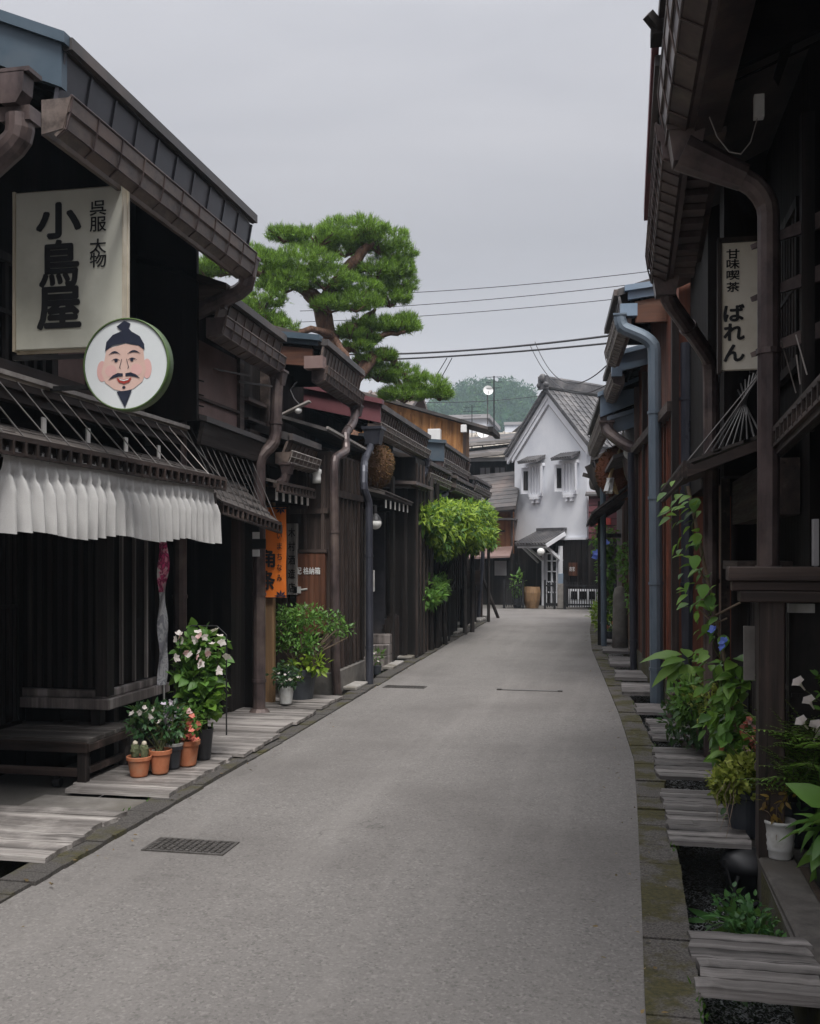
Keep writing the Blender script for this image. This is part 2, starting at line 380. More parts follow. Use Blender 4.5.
M['stem'] = surf('plant_stem', (.05, .06, .02), (.10, .11, .045), (20, 20, 20), (.7, .9), .2)
M['twig'] = surf('dry_twig', (.14, .10, .07), (.26, .20, .15), (20, 20, 20), (.7, .9), .3)
M['pine'] = leafmat('pine_needles', (.018, .055, .010), (.27, .46, .06), trans=.25, rough=.5)
M['leaf'] = leafmat('mid_green_leaves', (.035, .10, .022), (.17, .34, .07))
M['darkleaf'] = leafmat('dark_green_leaves', (.012, .04, .016), (.05, .12, .045))
M['limeleaf'] = leafmat('lime_leaves', (.09, .17, .015), (.36, .50, .06), trans=.4)
M['yellowleaf'] = leafmat('yellow_green_leaves', (.09, .13, .018), (.48, .52, .12), trans=.35)
M['ochreleaf'] = leafmat('ochre_leaves', (.10, .05, .015), (.30, .20, .04))
M['autumn'] = leafmat('orange_leaves', (.25, .12, .03), (.50, .28, .10))
M['cactus'] = surf('cactus_skin', (.05, .07, .03), (.16, .17, .09), (60, 60, 25), (.7, .9), .6)
M['glossleaf'] = leafmat('glossy_green_leaves', (.012, .05, .02), (.075, .17, .07), spec=.6, rough=.35)
M['freshleaf'] = leafmat('fresh_green_leaves', (.06, .15, .02), (.24, .42, .07), trans=.35)
M['litter'] = leafmat('fallen_leaves', (.05, .035, .015), (.22, .15, .06), trans=.05)
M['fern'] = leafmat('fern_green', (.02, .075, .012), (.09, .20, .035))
M['wetgreen'] = leafmat('gutter_weeds', (.02, .075, .025), (.10, .24, .07))
M['whitepetal'] = leafmat('white_petals', (.62, .55, .52), (.8, .74, .72), trans=.3)
M['pinkpetal'] = leafmat('pink_petals', (.62, .34, .36), (.80, .56, .56), trans=.3)
M['redpetal'] = leafmat('coral_petals', (.55, .08, .06), (.72, .26, .20), trans=.3)
M['lilacpetal'] = leafmat('lilac_petals', (.52, .44, .58), (.74, .66, .76), trans=.3)
M['bluepetal'] = leafmat('blue_petals', (.05, .09, .5), (.16, .24, .72), trans=.3)

def mat_noren():
    m, nt, b, out = newmat('linen_curtain'); v = coords(nt, (200, 200, 200)); f = noise(nt, v, 1, 2)
    v2 = coords(nt, (2, 2, 4)); f2 = noise(nt, v2, 1, 4)
    nt.links.new(mix(nt, ramp(nt, f2, [(.3, (.52, .515, .515)), (.7, (.64, .635, .63))]), (.42, .40, .375), ramp(nt, f, [(.4, (0, 0, 0)), (.8, (.5,)*3)])), b.inputs['Base Color'])
    b.inputs['Roughness'].default_value = .9; b.inputs['Specular IOR Level'].default_value = .1
    bump(nt, b, f, .2, .002)
    t = N(nt, 'ShaderNodeBsdfTranslucent'); t.inputs[0].default_value = (.55, .54, .52, 1)
    ms = N(nt, 'ShaderNodeMixShader', i_0=.18); nt.links.new(b.outputs[0], ms.inputs[1]); nt.links.new(t.outputs[0], ms.inputs[2]); nt.links.new(ms.outputs[0], out.inputs[0])
    return m
M['linen'] = mat_noren()

def mat_flag():
    m, nt, b, out = newmat('printed_flag'); v = coords(nt, (14, 14, 9)); f = noise(nt, v, 1, 4, .6, 1)
    tc = N(nt, 'ShaderNodeTexCoord'); sp = N(nt, 'ShaderNodeSeparateXYZ'); nt.links.new(tc.outputs['Object'], sp.inputs[0])
    hot = ramp(nt, f, [(.40, (.85, .08, .28)), (.47, (.2, .03, .08)), (.52, (.9, .22, .4)), (.62, (.8, .75, .76))])
    pale = ramp(nt, f, [(.40, (.4, .4, .45)), (.5, (.85, .85, .86)), (.6, (.55, .55, .6))])
    mr = N(nt, 'ShaderNodeMath', operation='GREATER_THAN', i_1=1.38); nt.links.new(sp.outputs[2], mr.inputs[0])
    nt.links.new(mix(nt, pale, hot, mr.outputs[0]), b.inputs['Base Color']); b.inputs['Roughness'].default_value = .8
    return m
M['flag'] = mat_flag()

def mat_asphalt():
    m, nt, b, out = newmat('old_asphalt'); v = coords(nt, (1, 1, 1), False)
    vo = N(nt, 'ShaderNodeTexVoronoi'); vo.inputs['Scale'].default_value = 75; nt.links.new(v, vo.inputs['Vector'])
    fine = noise(nt, v, 80, 6, .8); mid = noise(nt, v, 11, 6, .7); big = noise(nt, v, .6, 5, .6)
    streak = noise(nt, coords(nt, (2.2, .16, 1), False), 1, 5, .65)
    col = ramp(nt, fine, [(.3, (.140, .131, .126)), (.5, (.184, .173, .166)), (.7, (.24, .226, .218))])
    ag = N(nt, 'ShaderNodeSeparateColor'); nt.links.new(vo.outputs['Color'], ag.inputs[0])
    col = mix(nt, col, (.36, .34, .325), ramp(nt, ag.outputs[0], [(.72, (0, 0, 0)), (.95, (.28,)*3)]))
    col = mix(nt, col, (.05, .046, .044), ramp(nt, ag.outputs[1], [(.78, (0, 0, 0)), (.95, (.32,)*3)]))
    col = mix(nt, col, (.105, .096, .092), ramp(nt, big, [(.45, (0, 0, 0)), (.7, (.55,)*3)]))
    col = mix(nt, col, (.24, .225, .215), ramp(nt, streak, [(.5, (0, 0, 0)), (.72, (.5,)*3)]))
    col = mix(nt, col, (.09, .082, .078), ramp(nt, mid, [(.54, (0, 0, 0)), (.75, (.5,)*3)]))
    cr = N(nt, 'ShaderNodeTexVoronoi'); cr.feature = 'DISTANCE_TO_EDGE'; cr.inputs['Scale'].default_value = .55
    wob = N(nt, 'ShaderNodeVectorMath', operation='ADD'); nz = N(nt, 'ShaderNodeTexNoise'); nz.inputs['Scale'].default_value = 2.2; nz.inputs['Detail'].default_value = 6
    nt.links.new(v, nz.inputs['Vector']); nt.links.new(v, wob.inputs[0]); nt.links.new(nz.outputs[1], wob.inputs[1]); nt.links.new(wob.outputs[0], cr.inputs['Vector'])
    k = ramp(nt, cr.outputs[0], [(.0, (1, 1, 1)), (.005, (0, 0, 0))]); gate = ramp(nt, noise(nt, v, .45, 2), [(.56, (0, 0, 0)), (.66, (.45,)*3)])
    col = mix(nt, col, (.05, .046, .043), mix(nt, (0, 0, 0), k, gate))
    nt.links.new(col, b.inputs['Base Color']); b.inputs['Roughness'].default_value = .82; b.inputs['Specular IOR Level'].default_value = .3
    bump(nt, b, fine, .7, .008); return m
M['asphalt'] = mat_asphalt()

def mat_kerb(name, base1, base2, mosslo=.5, mosshi=.62):
    m, nt, b, out = newmat(name); v = coords(nt, (1, 1, 1), False)
    fine = noise(nt, v, 90, 4, .7); ms_ = noise(nt, v, 3.1, 6, .65); ms2 = noise(nt, v, 40, 3)
    col = ramp(nt, fine, [(.3, base1), (.7, base2)])
    moss = ramp(nt, ms2, [(.3, (.03, .03, .008)), (.7, (.095, .082, .02))])
    k = ramp(nt, ms_, [(mosslo, (0, 0, 0)), (mosshi, (.9,)*3)])
    nt.links.new(mix(nt, col, moss, k), b.inputs['Base Color']); b.inputs['Roughness'].default_value = .9
    bump(nt, b, fine, .9, .012); return m
M['kerb'] = mat_kerb('mossy_kerb_stone', (.024, .022, .02), (.125, .114, .107), .52, .66)
M['mosskerb'] = mat_kerb('mossy_rough_kerb', (.022, .02, .018), (.19, .172, .16), .47, .56)
M['mossstone'] = mat_kerb('very_mossy_stone', (.05, .045, .038), (.14, .125, .105), .4, .55)
M['ground'] = mat_kerb('packed_ground', (.075, .07, .064), (.14, .13, .12), .62, .75)

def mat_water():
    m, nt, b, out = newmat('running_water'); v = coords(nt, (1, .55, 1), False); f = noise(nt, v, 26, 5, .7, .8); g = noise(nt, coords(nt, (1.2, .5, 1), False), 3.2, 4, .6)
    glint = noise(nt, coords(nt, (1, .7, 1), False), 34, 5, .75, 1.5)  # pale foam flecks that also paint the water's sparkle into its colour
    k = mix(nt, (0, 0, 0), ramp(nt, glint, [(.49, (0, 0, 0)), (.58, (1, 1, 1))]), ramp(nt, g, [(.30, (0, 0, 0)), (.45, (1, 1, 1))]))
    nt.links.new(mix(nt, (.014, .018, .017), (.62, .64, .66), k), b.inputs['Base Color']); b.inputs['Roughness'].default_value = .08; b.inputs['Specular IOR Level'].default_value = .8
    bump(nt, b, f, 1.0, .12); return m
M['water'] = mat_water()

def mat_hill():
    m, nt, b, out = newmat('wooded_hill'); v = coords(nt, (1, 1, 1), False); f = noise(nt, v, .22, 6, .7); g = noise(nt, v, .035, 4)
    col = ramp(nt, f, [(.3, (.012, .035, .016)), (.55, (.035, .085, .03)), (.8, (.08, .15, .05))])
    col = mix(nt, col, (.03, .065, .03), ramp(nt, g, [(.4, (0, 0, 0)), (.7, (.6,)*3)]))
    nt.links.new(col, b.inputs['Base Color']); b.inputs['Roughness'].default_value = .95; b.inputs['Specular IOR Level'].default_value = .05
    bump(nt, b, f, 1, 2.0); return m
M['hill'] = mat_hill()

# ------------------------------------------------------------------ sky and light
def world():
    w = bpy.data.worlds.new('World'); SC.world = w; w.use_nodes = True; nt = w.node_tree
    for n in list(nt.nodes): nt.nodes.remove(n)
    out = N(nt, 'ShaderNodeOutputWorld'); bg = N(nt, 'ShaderNodeBackground'); nt.links.new(bg.outputs[0], out.inputs[0])
    sky = N(nt, 'ShaderNodeTexSky'); sky.sky_type = 'NISHITA'; sky.sun_disc = False
    sky.sun_elevation = SUN_EL; sky.sun_rotation = SUN_ROT
    tc = N(nt, 'ShaderNodeTexCoord'); sp = N(nt, 'ShaderNodeSeparateXYZ'); nt.links.new(tc.outputs['Generated'], sp.inputs[0])
    # overcast deck: about three times brighter overhead than at the horizon, faint banks of cloud
    mp = N(nt, 'ShaderNodeMapping'); mp.inputs['Scale'].default_value = (1.3, 1.3, 6); nt.links.new(tc.outputs['Generated'], mp.inputs[0])
    f = noise(nt, mp.outputs[0], 1.3, 6, .55, .4)
    g = ramp(nt, sp.outputs[2], SKY)
    k = ramp(nt, f, [(.3, (.90, .90, .915)), (.7, (1.09, 1.085, 1.08))])
    deck = mix(nt, g, k, 1.0, 'MULTIPLY')
    sc_ = N(nt, 'ShaderNodeVectorMath', operation='SCALE'); sc_.inputs['Scale'].default_value = 1/SKY_S
    nt.links.new(deck, sc_.inputs[0])
    nt.links.new(mix(nt, sky.outputs[0], sc_.outputs[0], .93), bg.inputs[0]); bg.inputs[1].default_value = SKY_S
SKY_S = .1
SUN_EL, SUN_AZ = math.radians(60), math.radians(157)   # azimuth of the sun seen from the street, clockwise from +Y
SUN_ROT = SUN_AZ
SKY = [(0, (.425, .398, .398)), (.12, (.392, .370, .371)), (.3, (.30, .286, .290)), (.48, (.36, .352, .366)), (.75, (1.0, .99, 1.01)), (1.0, (1.5, 1.49, 1.5))]
world()
sl = bpy.data.lights.new('sun', 'SUN'); sl.energy = 2.0; sl.angle = math.radians(22); sl.color = (1, .97, .92)
so = bpy.data.objects.new('sun', sl); COL.objects.link(so)
sd = V((math.sin(SUN_AZ)*math.cos(SUN_EL), math.cos(SUN_AZ)*math.cos(SUN_EL), math.sin(SUN_EL)))
so.rotation_euler = (-sd).to_track_quat('-Z', 'Y').to_euler(); so.location = (0, -5, 30)
SC.view_settings.view_transform = 'Standard'; SC.view_settings.look = 'None'; SC.view_settings.exposure = .80; SC.view_settings.gamma = 1
SC.view_settings.use_curve_mapping = False
SC.render.engine = 'CYCLES'; SC.cycles.use_denoising = True; SC.cycles.max_bounces = 6; SC.cycles.caustics_reflective = False; SC.cycles.caustics_refractive = False
# ------------------------------------------------------------------ ground, road, gutters
LE = [(-8, -2.91), (9, -2.92), (14, -3.0), (19, -3.05), (26, -3.1), (27.2, -3.25), (28.2, -3.8)]
RE = [(-8, .10), (3.9, .13), (5, .15), (7.1, .18), (8.5, .19), (10.86, .09), (13.86, -.08), (18.2, -.33), (23, -.47), (28.8, -.5)]
def interp(tab, y):
    if y <= tab[0][0]: return tab[0][1]
    for (a, b), (c, d) in zip(tab, tab[1:]):
        if y <= c: return b+(d-b)*(y-a)/(c-a)
    return tab[-1][1]
xl = lambda y: interp(LE, y)
xr = lambda y: interp(RE, y)
ys = [-8+.5*i for i in range(73)]           # to 28
def ribbon(name, fa, fb, za, zb, mat, kind='structure', y0=-8, y1=28, step=.5):
    m = MB(); n = int(round((y1-y0)/step)); q = []
    for i in range(n+1):
        y = y0+step*i; q += [V((fa(y), y, za)), V((fb(y), y, zb))]
    m.add(q, [(2*i, 2*i+1, 2*i+3, 2*i+2) for i in range(n)])
    o = m.build(name, mat, normals=False); tag(o, kind=kind); return o
mr_ = MB()
q = []
for y in ys: q += [V((xl(y), y, 0)), V((xr(y), y, 0))]
n = len(q)
mr_.add(q, [(2*i, 2*i+1, 2*i+3, 2*i+2) for i in range(len(ys)-1)])
mr_.add([V((xl(28), 28, 0)), V((xr(28), 28, 0)), V((xr(28), 29, 0)), V((12, 29, 0)), V((12, 31.6, 0)), V((-25, 31.6, 0)), V((-25, 29.2, 0)), V((-6, 29.0, 0)), V((-4.3, 28.6, 0))], [tuple(range(9))])
tag(mr_.build('road', M['asphalt'], normals=False), kind='structure')

ww = .44                                       # width of the open channels
gm = MB()
def strip_to(f, far, z=0, y0=-8, y1=28):
    q = []; n = int((y1-y0)/.5)
    for i in range(n+1):
        y = y0+.5*i; q += [V((f(y), y, z)), V((far, y, z))]
    gm.add(q, [(2*i, 2*i+1, 2*i+3, 2*i+2) for i in range(n)])
GZ = -.006
strip_to(lambda y: xl(y)-.18-ww, -60, GZ); strip_to(lambda y: xr(y)+.2+ww, 60, GZ)
gm.add([V(p) for p in ((-60, -200, GZ), (60, -200, GZ), (60, -8, GZ), (-60, -8, GZ))], [(0, 1, 2, 3)])
gm.add([V(p) for p in ((-60, 28, GZ), (60, 28, GZ), (60, 60, GZ), (-60, 60, GZ))], [(0, 1, 2, 3)])
for x0, x1, y0, y1 in ((-1500, -60, -200, 60), (60, 1500, -200, 60), (-1500, 1500, 60, 1500)):
    gm.add([V((x0, y0, GZ)), V((x1, y0, GZ)), V((x1, y1, GZ)), V((x0, y1, GZ))], [(0, 1, 2, 3)])
tag(gm.build('ground', M['ground'], normals=False), kind='structure')

def channel(name, f0, f1):
    m = MB(); q = []
    for y in ys:
        a, b = f0(y), f1(y)
        q += [V((a, y, -.004)), V((a, y, -.55)), V((b, y, -.55)), V((b, y, -.007))]
    m.add(q, [(4*i+k, 4*i+k+1, 4*i+k+5, 4*i+k+4) for i in range(len(ys)-1) for k in range(3)])
    tag(m.build(name, M['mossstone'], normals=False), kind='structure')
channel('gutter_channel', lambda y: xl(y)-.18, lambda y: xl(y)-.18-ww)
channel('gutter_channel', lambda y: xr(y)+.2, lambda y: xr(y)+.2+ww)
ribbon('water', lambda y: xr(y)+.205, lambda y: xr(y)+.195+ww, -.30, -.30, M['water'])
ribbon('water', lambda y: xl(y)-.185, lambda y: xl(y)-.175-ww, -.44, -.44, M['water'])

def kerb(name, f0, f1, y0=-8, y1=28, lo=.55, hi=1.0, top=.018, mat='kerb'):
    m = MB(); y = y0
    while y < y1:
        l = R.uniform(lo, hi); e = min(y+l-.012, y1); h = top+R.uniform(-.006, .012)
        a0, b0, a1, b1 = f0(y), f1(y), f0(e), f1(e); w = R.uniform(-.015, .015)
        k = 5
        for i in range(k):
            s0, s1 = y+(e-y)*i/k, y+(e-y)*(i+1)/k
            A0, A1 = f0(s0), f0(s1); B0, B1 = f1(s0)+w+R.uniform(-.006, .006), f1(s1)+w+R.uniform(-.006, .006)
            hh = h+R.uniform(-.003, .003)
            m.hexa([V((A0, s0, -.2)), V((B0, s0, -.2)), V((B1, s1, -.2)), V((A1, s1, -.2)), V((A0, s0, hh)), V((B0, s0, hh)), V((B1, s1, hh)), V((A1, s1, hh))])
        y += l
    tag(m.build(name, M[mat]), kind='structure')
kerb('kerb', lambda y: xl(y)-.19, lambda y: xl(y)+.004)
kerb('kerb', lambda y: xr(y)-.004, lambda y: xr(y)+.205, mat='mosskerb')

# plank bridges over the gutters: boards run across, ends uneven
def planks(name, x0, x1, y0, y1, label, group, mat=None, z=.026, th=.03, board=.13, arch=0, skew=0, cat='plank bridge'):
    m = MB(); n = max(1, int(round((y1-y0)/board))); w = (y1-y0)/n
    s = 1 if x1 > x0 else -1
    for i in range(n):
        a, b = y0+w*i+R.uniform(.0, .004), y0+w*(i+1)-R.uniform(.0, .003)
        e0, e1 = x0+R.uniform(-.012, .012)-skew*(a-y0), x1+R.uniform(-.015, .015)
        t = z+th+R.uniform(-.002, .002); t2 = t+R.uniform(-.002, .002)
        k = 9; vs = []
        for j in range(k+1):                                # one connected board, worn and a little wavy
            p = e0+(e1-e0)*j/k; t_ = j/k; za = arch*(1-(2*t_-1)**2)+R.uniform(-.002, .002); tt = t+(t2-t)*t_+R.uniform(-.0015, .0015)
            ja, jb = R.uniform(-.002, .002), R.uniform(-.002, .002); ea, eb = (R.uniform(-.018, .018), R.uniform(-.018, .018)) if j in (0, k) else (0, 0)
            vs += [V((p+ea, a+ja, z+za)), V((p+eb, b+jb, z+za)), V((p+eb, b+jb-.004, tt+za-.003)), V((p+(ea+eb)/2, (a+b)/2, tt+za+R.uniform(-.002, .003))), V((p+ea, a+ja+.004, tt+za-.003))]
        fs = [(5*j+i, 5*j+(i+1) % 5, 5*j+5+(i+1) % 5, 5*j+5+i) for j in range(k) for i in range(5)]+[(0, 1, 2, 3, 4), tuple(range(5*k+4, 5*k-1, -1))]
        m.add(vs, fs)
    # two bearers below
    for yy in (y0+.12*(y1-y0), y1-.12*(y1-y0)):
        m.box(min(x0, x1)+.03, max(x0, x1)-.03, yy-.03, yy+.03, z-.004-.0, z+.004)
    o = m.build(name, mat or (M['greyX'] if x0 < -1 else M['dampX'])); return tag(o, label, cat, group)
GL, GR = 'plank covers on the left gutter', 'plank bridges over the right gutter'
planks('plank_bridge', -3.02, -4.15, 4.93, 5.95, 'pale grey planks over the left gutter, nearest the camera', GL, skew=.05, board=.145)
planks('plank_bridge', -2.99, -3.8, 6.42, 7.78, 'grey planks under the row of terracotta flower pots', GL, skew=.03, board=.17)
planks('plank_bridge', -2.98, -3.6, 7.84, 8.80, 'grey planks just past the tall hibiscus pot', GL, board=.24)
planks('plank_bridge', -3.06, -3.95, 8.9, 10.25, 'wide grey planks at the foot of the brown downspout by the dark entrance', GL, board=.27)
planks('plank_bridge', -3.08, -3.9, 10.45, 11.35, 'grey planks leading to the pruned bush beneath the orange banner', GL, board=.3)
m = MB(); m.box(-3.9, -3.06, 6.02, 6.38, -.004, .02)
tag(m.build('stone_slab', M['concrete'], bevel=.01), 'low greenish stone slab between two plank covers on the left', 'slab')
def slabstone(x0, x1, y0, y1, label, group, z=.02, th=.05):
    m = MB(); m.box(x0, x1, y0, y1, z, z+th, .008)
    return tag(m.build('stone_bridge', M['palestone'], bevel=.012), label, 'stone slab', group)
for i, (y, l, lb) in enumerate([(12.0, .6, 'stone slab over the left gutter before the plank walled house'), (14.3, .8, 'stone slab over the gutter before the stepped doorway'), (15.7, .7, 'short stone slab past the low wooden gate of the stepped doorway'),
                     (17.0, 1.0, 'stone slab over the left gutter at the wisteria bush pots'), (19.0, .8, 'stone slab over the left gutter under the wisteria'), (20.9, 1.2, 'broad stone slab beneath the far wisteria post'), (23.2, .9, 'last but one stone slab on the left gutter'), (25.0, 1.0, 'last stone slab on the left gutter, by the slanting prop')]):
    slabstone(xl(y)-.64, xl(y)-.12, y, y+l, lb, 'stone slabs over the left gutter')
planks('plank_bridge', .33, .82, 3.98, 4.58, 'arched grey plank bridge nearest the camera on the right', GR, arch=.0, th=.045, board=.1, z=.0)
planks('plank_bridge', .335, .79, 5.95, 7.28, 'long grey plank bridge beside the white pot', GR, board=.12)
planks('plank_bridge', .34, .84, 7.68, 8.85, 'grey plank bridge beside the terracotta box with pink flowers', GR, board=.13)
planks('plank_bridge', .35, .72, 9.25, 10.35, 'pale split plank bridge beside the dark shrub', GR, board=.12)
planks('plank_bridge', .27, .70, 10.75, 11.4, 'smooth grey plank at the foot of the black pipe', GR, board=.33)
for y, l, lb in [(12.2, .9, 'grey plank slab at the foot of the blue grey pipe'), (13.6, .9, 'grey slab beyond the blue grey pipe on the right gutter'), (15.2, 1.2, 'grey slab with moss before the rust coloured board wall'),
                 (17.3, .8, 'narrow grey slab beside the leaning grey stone'), (19.0, .8, 'grey slab before the far vine on the right'), (20.6, .6, 'small grey slab beneath the climbing vine'), (22.0, .6, 'last grey slab on the right gutter')]:
    planks('plank_bridge', xr(y+.4)+.14, xr(y+.4)+.62, y, y+l, lb, GR, board=.4, th=.05)

# concrete ledge on the right
m = MB(); m.slab([(xr(3)+.62, 2.5, .03), (xr(3)+.82, 2.5, .03), (.99, 5.0, .03), (1.0, 6.0, .03), (.80, 6.0, .03), (.80, 4.7, .03)], .62)
tag(m.build('ledge', M['darkconcrete'], bevel=.012), 'concrete ledge beside the open gutter under the white pot', 'ledge')
m = MB(); m.box(.985, 1.7, 4.6, 5.7, -.004, .02)
tag(m.build('garden_bed', M['soil']), kind='structure')

# iron covers in the road
def cover(name, c, w, l, label, group=None, rows=7, cols=12):
    m = MB(); m.box(c[0]-w/2, c[0]+w/2, c[1]-l/2, c[1]+l/2, -.03, .002); m.box(c[0]-w/2-.02, c[0]+w/2+.02, c[1]-l/2-.02, c[1]-l/2, -.03, .008); m.box(c[0]-w/2-.02, c[0]+w/2+.02, c[1]+l/2, c[1]+l/2+.02, -.03, .008); m.box(c[0]-w/2-.02, c[0]-w/2, c[1]-l/2, c[1]+l/2, -.03, .008); m.box(c[0]+w/2, c[0]+w/2+.02, c[1]-l/2, c[1]+l/2, -.03, .008)
    for i in range(cols):
        for j in range(rows):
            x = c[0]-w/2+w*(i+.5)/cols; y = c[1]-l/2+l*(j+.5)/rows
            m.box(x-w/cols*.30, x+w/cols*.30, y-l/rows*.28, y+l/rows*.28, .003, .012)
    m2 = m.build(name, M['gridiron']); return tag(m2, label, 'drain cover', group)
cover('drain_cover', (-2.40, 5.46), .46, .22, 'patterned iron drain cover in the road near the left kerb')
cover('drain_cover', (-2.6, 12.6), .5, .18, 'distant iron drain cover by the left kerb beyond the bush', rows=4)
m = MB(); m.box(-1.38, -.62, 12.55, 12.6, -.02, .006); 
for x in (-1.38, -.62): m.box(x-.03, x+.03, 12.54, 12.6, .0, .016)
tag(m.build('road_seam_bar', M['steel']), 'thin metal bar set across the middle of the road', 'bar')

# fallen leaves and grit along the road edges
n = 260; yy = 3.2+20*NP.random(n)**1.6; side = NP.random(n) < .5
xx = np.where(side, [xl(y) for y in yy], [xr(y) for y in yy])+np.where(side, 1, -1)*np.abs(NP.normal(size=n))*.10+NP.normal(size=n)*.06
dr = NP.normal(size=(n, 3)); dr[:, 2] *= .15
o = leaf_mesh('leaf_litter', np.column_stack([xx, yy, np.full(n, .03)]), dr, NP.normal(size=(n, 3))*.3+np.array([0, 0, 1]), .012+.022*NP.random(n), .006+.012*NP.random(n), M['litter'], None, droop=.1)
tag(o, 'scattered fallen leaves along both road edges', 'leaf litter', kind='stuff')
n = 900; yy = 3.2+18*NP.random(n)**1.4; side = NP.random(n) < .45
xx = np.where(side, [xl(y)-.19 for y in yy], [xr(y)+.2 for y in yy])+NP.normal(size=n)*.012; gate = np.sin(yy*2.3)+np.sin(yy*5.1+1) > .3; xx, yy = xx[gate], yy[gate]; n = len(xx)
dr = NP.normal(size=(n, 3))*.6+np.array([0, 0, 1.])
o = leaf_mesh('kerb_weeds', np.column_stack([xx, yy, np.full(n, .012)]), dr, NP.normal(size=(n, 3)), .015+.035*NP.random(n), .006+.008*NP.random(n), M['fern'], None)
tag(o, 'tiny weeds sprouting along the kerb stones', 'weeds', kind='stuff')
# ------------------------------------------------------------------ house kit
def eave(fr, root, ue, z, v0, v1, pitch=.42, run=3.2, ph=.24, gh=.19, out=1.0, dz=0, seam=.33, roof='roofmetal', pan='fascia', gut='copper', rim='lip', raf=.32, back=True, rafters=True, rl=1.6, gutter=True):
    """the roof and its street edge: sheet, hanging fascia, jointed gutter, rafters"""
    m = MB(fr); zr = z+pitch*run
    m.slab([(ue, v0, z), (ue, v1, z+dz), (ue+run, v1, zr), (ue+run, v0, zr)], .055)
    if back: m.slab([(ue+run, v0, zr), (ue+run, v1, zr), (ue+2*run, v1, z+.2), (ue+2*run, v0, z+.2)], .055)
    k = max(1, int((v1-v0)/.42))
    for i in range(k+1):
        v = v0+.02+(v1-v0-.04)*i/k; dd = dz*(v-v0)/(v1-v0)
        m.beam((ue+.01, v, z+dd+.012), (ue+run, v, zr+.012), .03, .035)
    m.beam((ue+run, v0-.03, zr+.04), (ue+run, v1+.03, zr+.04), .3, .1)
    m.build('roof', M[roof], root)
    m = MB(fr); m.beam((ue-.012, v0, z-.012), (ue-.012, v1, z+dz-.012), .05, .07); m.build('roof_edge', M['roofmetal'], root)
    n = max(2, int(round((v1-v0)/seam))); zf = z-.06
    m = MB(fr); m.prism([(ue+.02, zf), (ue+.035, zf), (ue+.085, zf-ph), (ue+.07, zf-ph)], v0, v1, dz)
    for i in range(n+1):
        v = v0+.008+(v1-v0-.016)*i/n; d = dz*(v-v0)/(v1-v0)
        m.beam((ue+.018, v, zf+d), (ue+.068, v, zf-ph+d), .018, .02)
    m.build('fascia', M[pan], root)
    if gutter:
        zg = zf-ph
        m = MB(fr); m.prism([(ue-.03, zg+.012), (ue-.014, zg+.012), (ue+.0, zg-gh*.32), (ue+.016, zg-gh*.36), (ue+.03, zg-gh*.8), (ue+.13*out, zg-gh), (ue+.11*out, zg-gh-.016), (ue+.01, zg-gh*.85), (ue-.004, zg-gh*.42), (ue-.018, zg-gh*.36)], v0, v1, dz)
        m.prism([(ue+.13, zg-gh), (ue+.16, zg-gh), (ue+.16, zg), (ue+.145, zg)], v0, v1, dz)
        m.prism([(ue-.03, zg+.005), (ue+.158, zg+.005), (ue+.158, zg-gh+.004), (ue+.02, zg-gh*.86)], v0-.004, v0+.006)
        m.build('gutter', M[gut], root)
        m = MB(fr)
        for i in range(n+1):
            v = v0+.01+(v1-v0-.02)*(i)/n; d = dz*(v-v0)/(v1-v0); 
            m.tube([(ue-.034, v, zg+.016+d), (ue-.02, v, zg-gh*.38+d), (ue+.006, v, zg-gh*.87+d), (ue+.108*out, v, zg-gh-.02+d)], .006, 5)
        m.tube([(ue-.03, v0, zg+.016), (ue-.03, v1, zg+.016+dz)], .009, 6)
        m.tube([(ue-.018, v0, zg-gh*.37), (ue-.018, v1, zg-gh*.37+dz)], .006, 5)
        m.tube([(ue+.008, v0, zg-gh*.86), (ue+.008, v1, zg-gh*.86+dz)], .007, 5)
        m.build('gutter_straps', M[rim], root)
    if rafters:
        m = MB(fr); k = max(1, int((v1-v0)/raf))
        for i in range(k+1):
            v = v0+.06+(v1-v0-.12)*i/k
            m.beam((ue+.17, v, z+pitch*.17-.10), (ue+rl, v, z+pitch*rl-.10), .05, .075)
        for j in range(3):
            u = ue+.3+j*.45
            m.beam((u, v0+.02, z+pitch*u-pitch*ue-.155), (u, v1-.02, z+pitch*u-pitch*ue-.155), .05, .04)
        m.build('rafter_row', M['blackX'], root)

def verge(fr, root, ue, z, v, pitch, length, h, mat, lip=.06, th=.06, name='verge_board'):
    """the sheet metal or board that closes the roof end facing down the street"""
    m = MB(fr); du = length
    m.slab([(ue-.02, v, z), (ue+du, v, z+pitch*du), (ue+du, v, z+pitch*du-h), (ue-.02, v, z-h)], m_dir(fr, v, th))
    m.slab([(ue-.06, v-lip, z+.05), (ue+du, v-lip, z+pitch*du+.05), (ue+du, v-lip, z+pitch*du-.015), (ue-.06, v-lip, z-.015)], m_dir(fr, v, th+lip+.02))
    return m.build(name, mat, root)
def m_dir(fr, v, d):
    a = fr(0, v, 0); b = fr(0, v+d, 0); return b-a

def body(fr, root, uw, v0, v1, ue, z, pitch, run, mat, z0=0, name='wall', depth=None):
    """walls of a house as one closed shell under the roof"""
    zr = lambda u: z+pitch*(u-ue)-.09
    D = depth or (2*run-(uw-ue)-.4); ur = ue+run; u1 = uw+D
    pr = [(uw, z0), (uw, zr(uw)), (ur, z+pitch*run-.09), (u1, z+pitch*run-.09-(pitch*run-.2)*(u1-ur)/run), (u1, z0)] if u1 > ur else [(uw, z0), (uw, zr(uw)), (u1, zr(u1)), (u1, z0)]
    m = MB(fr); m.prism(pr, v0, v1); return m.build(name, mat, root)

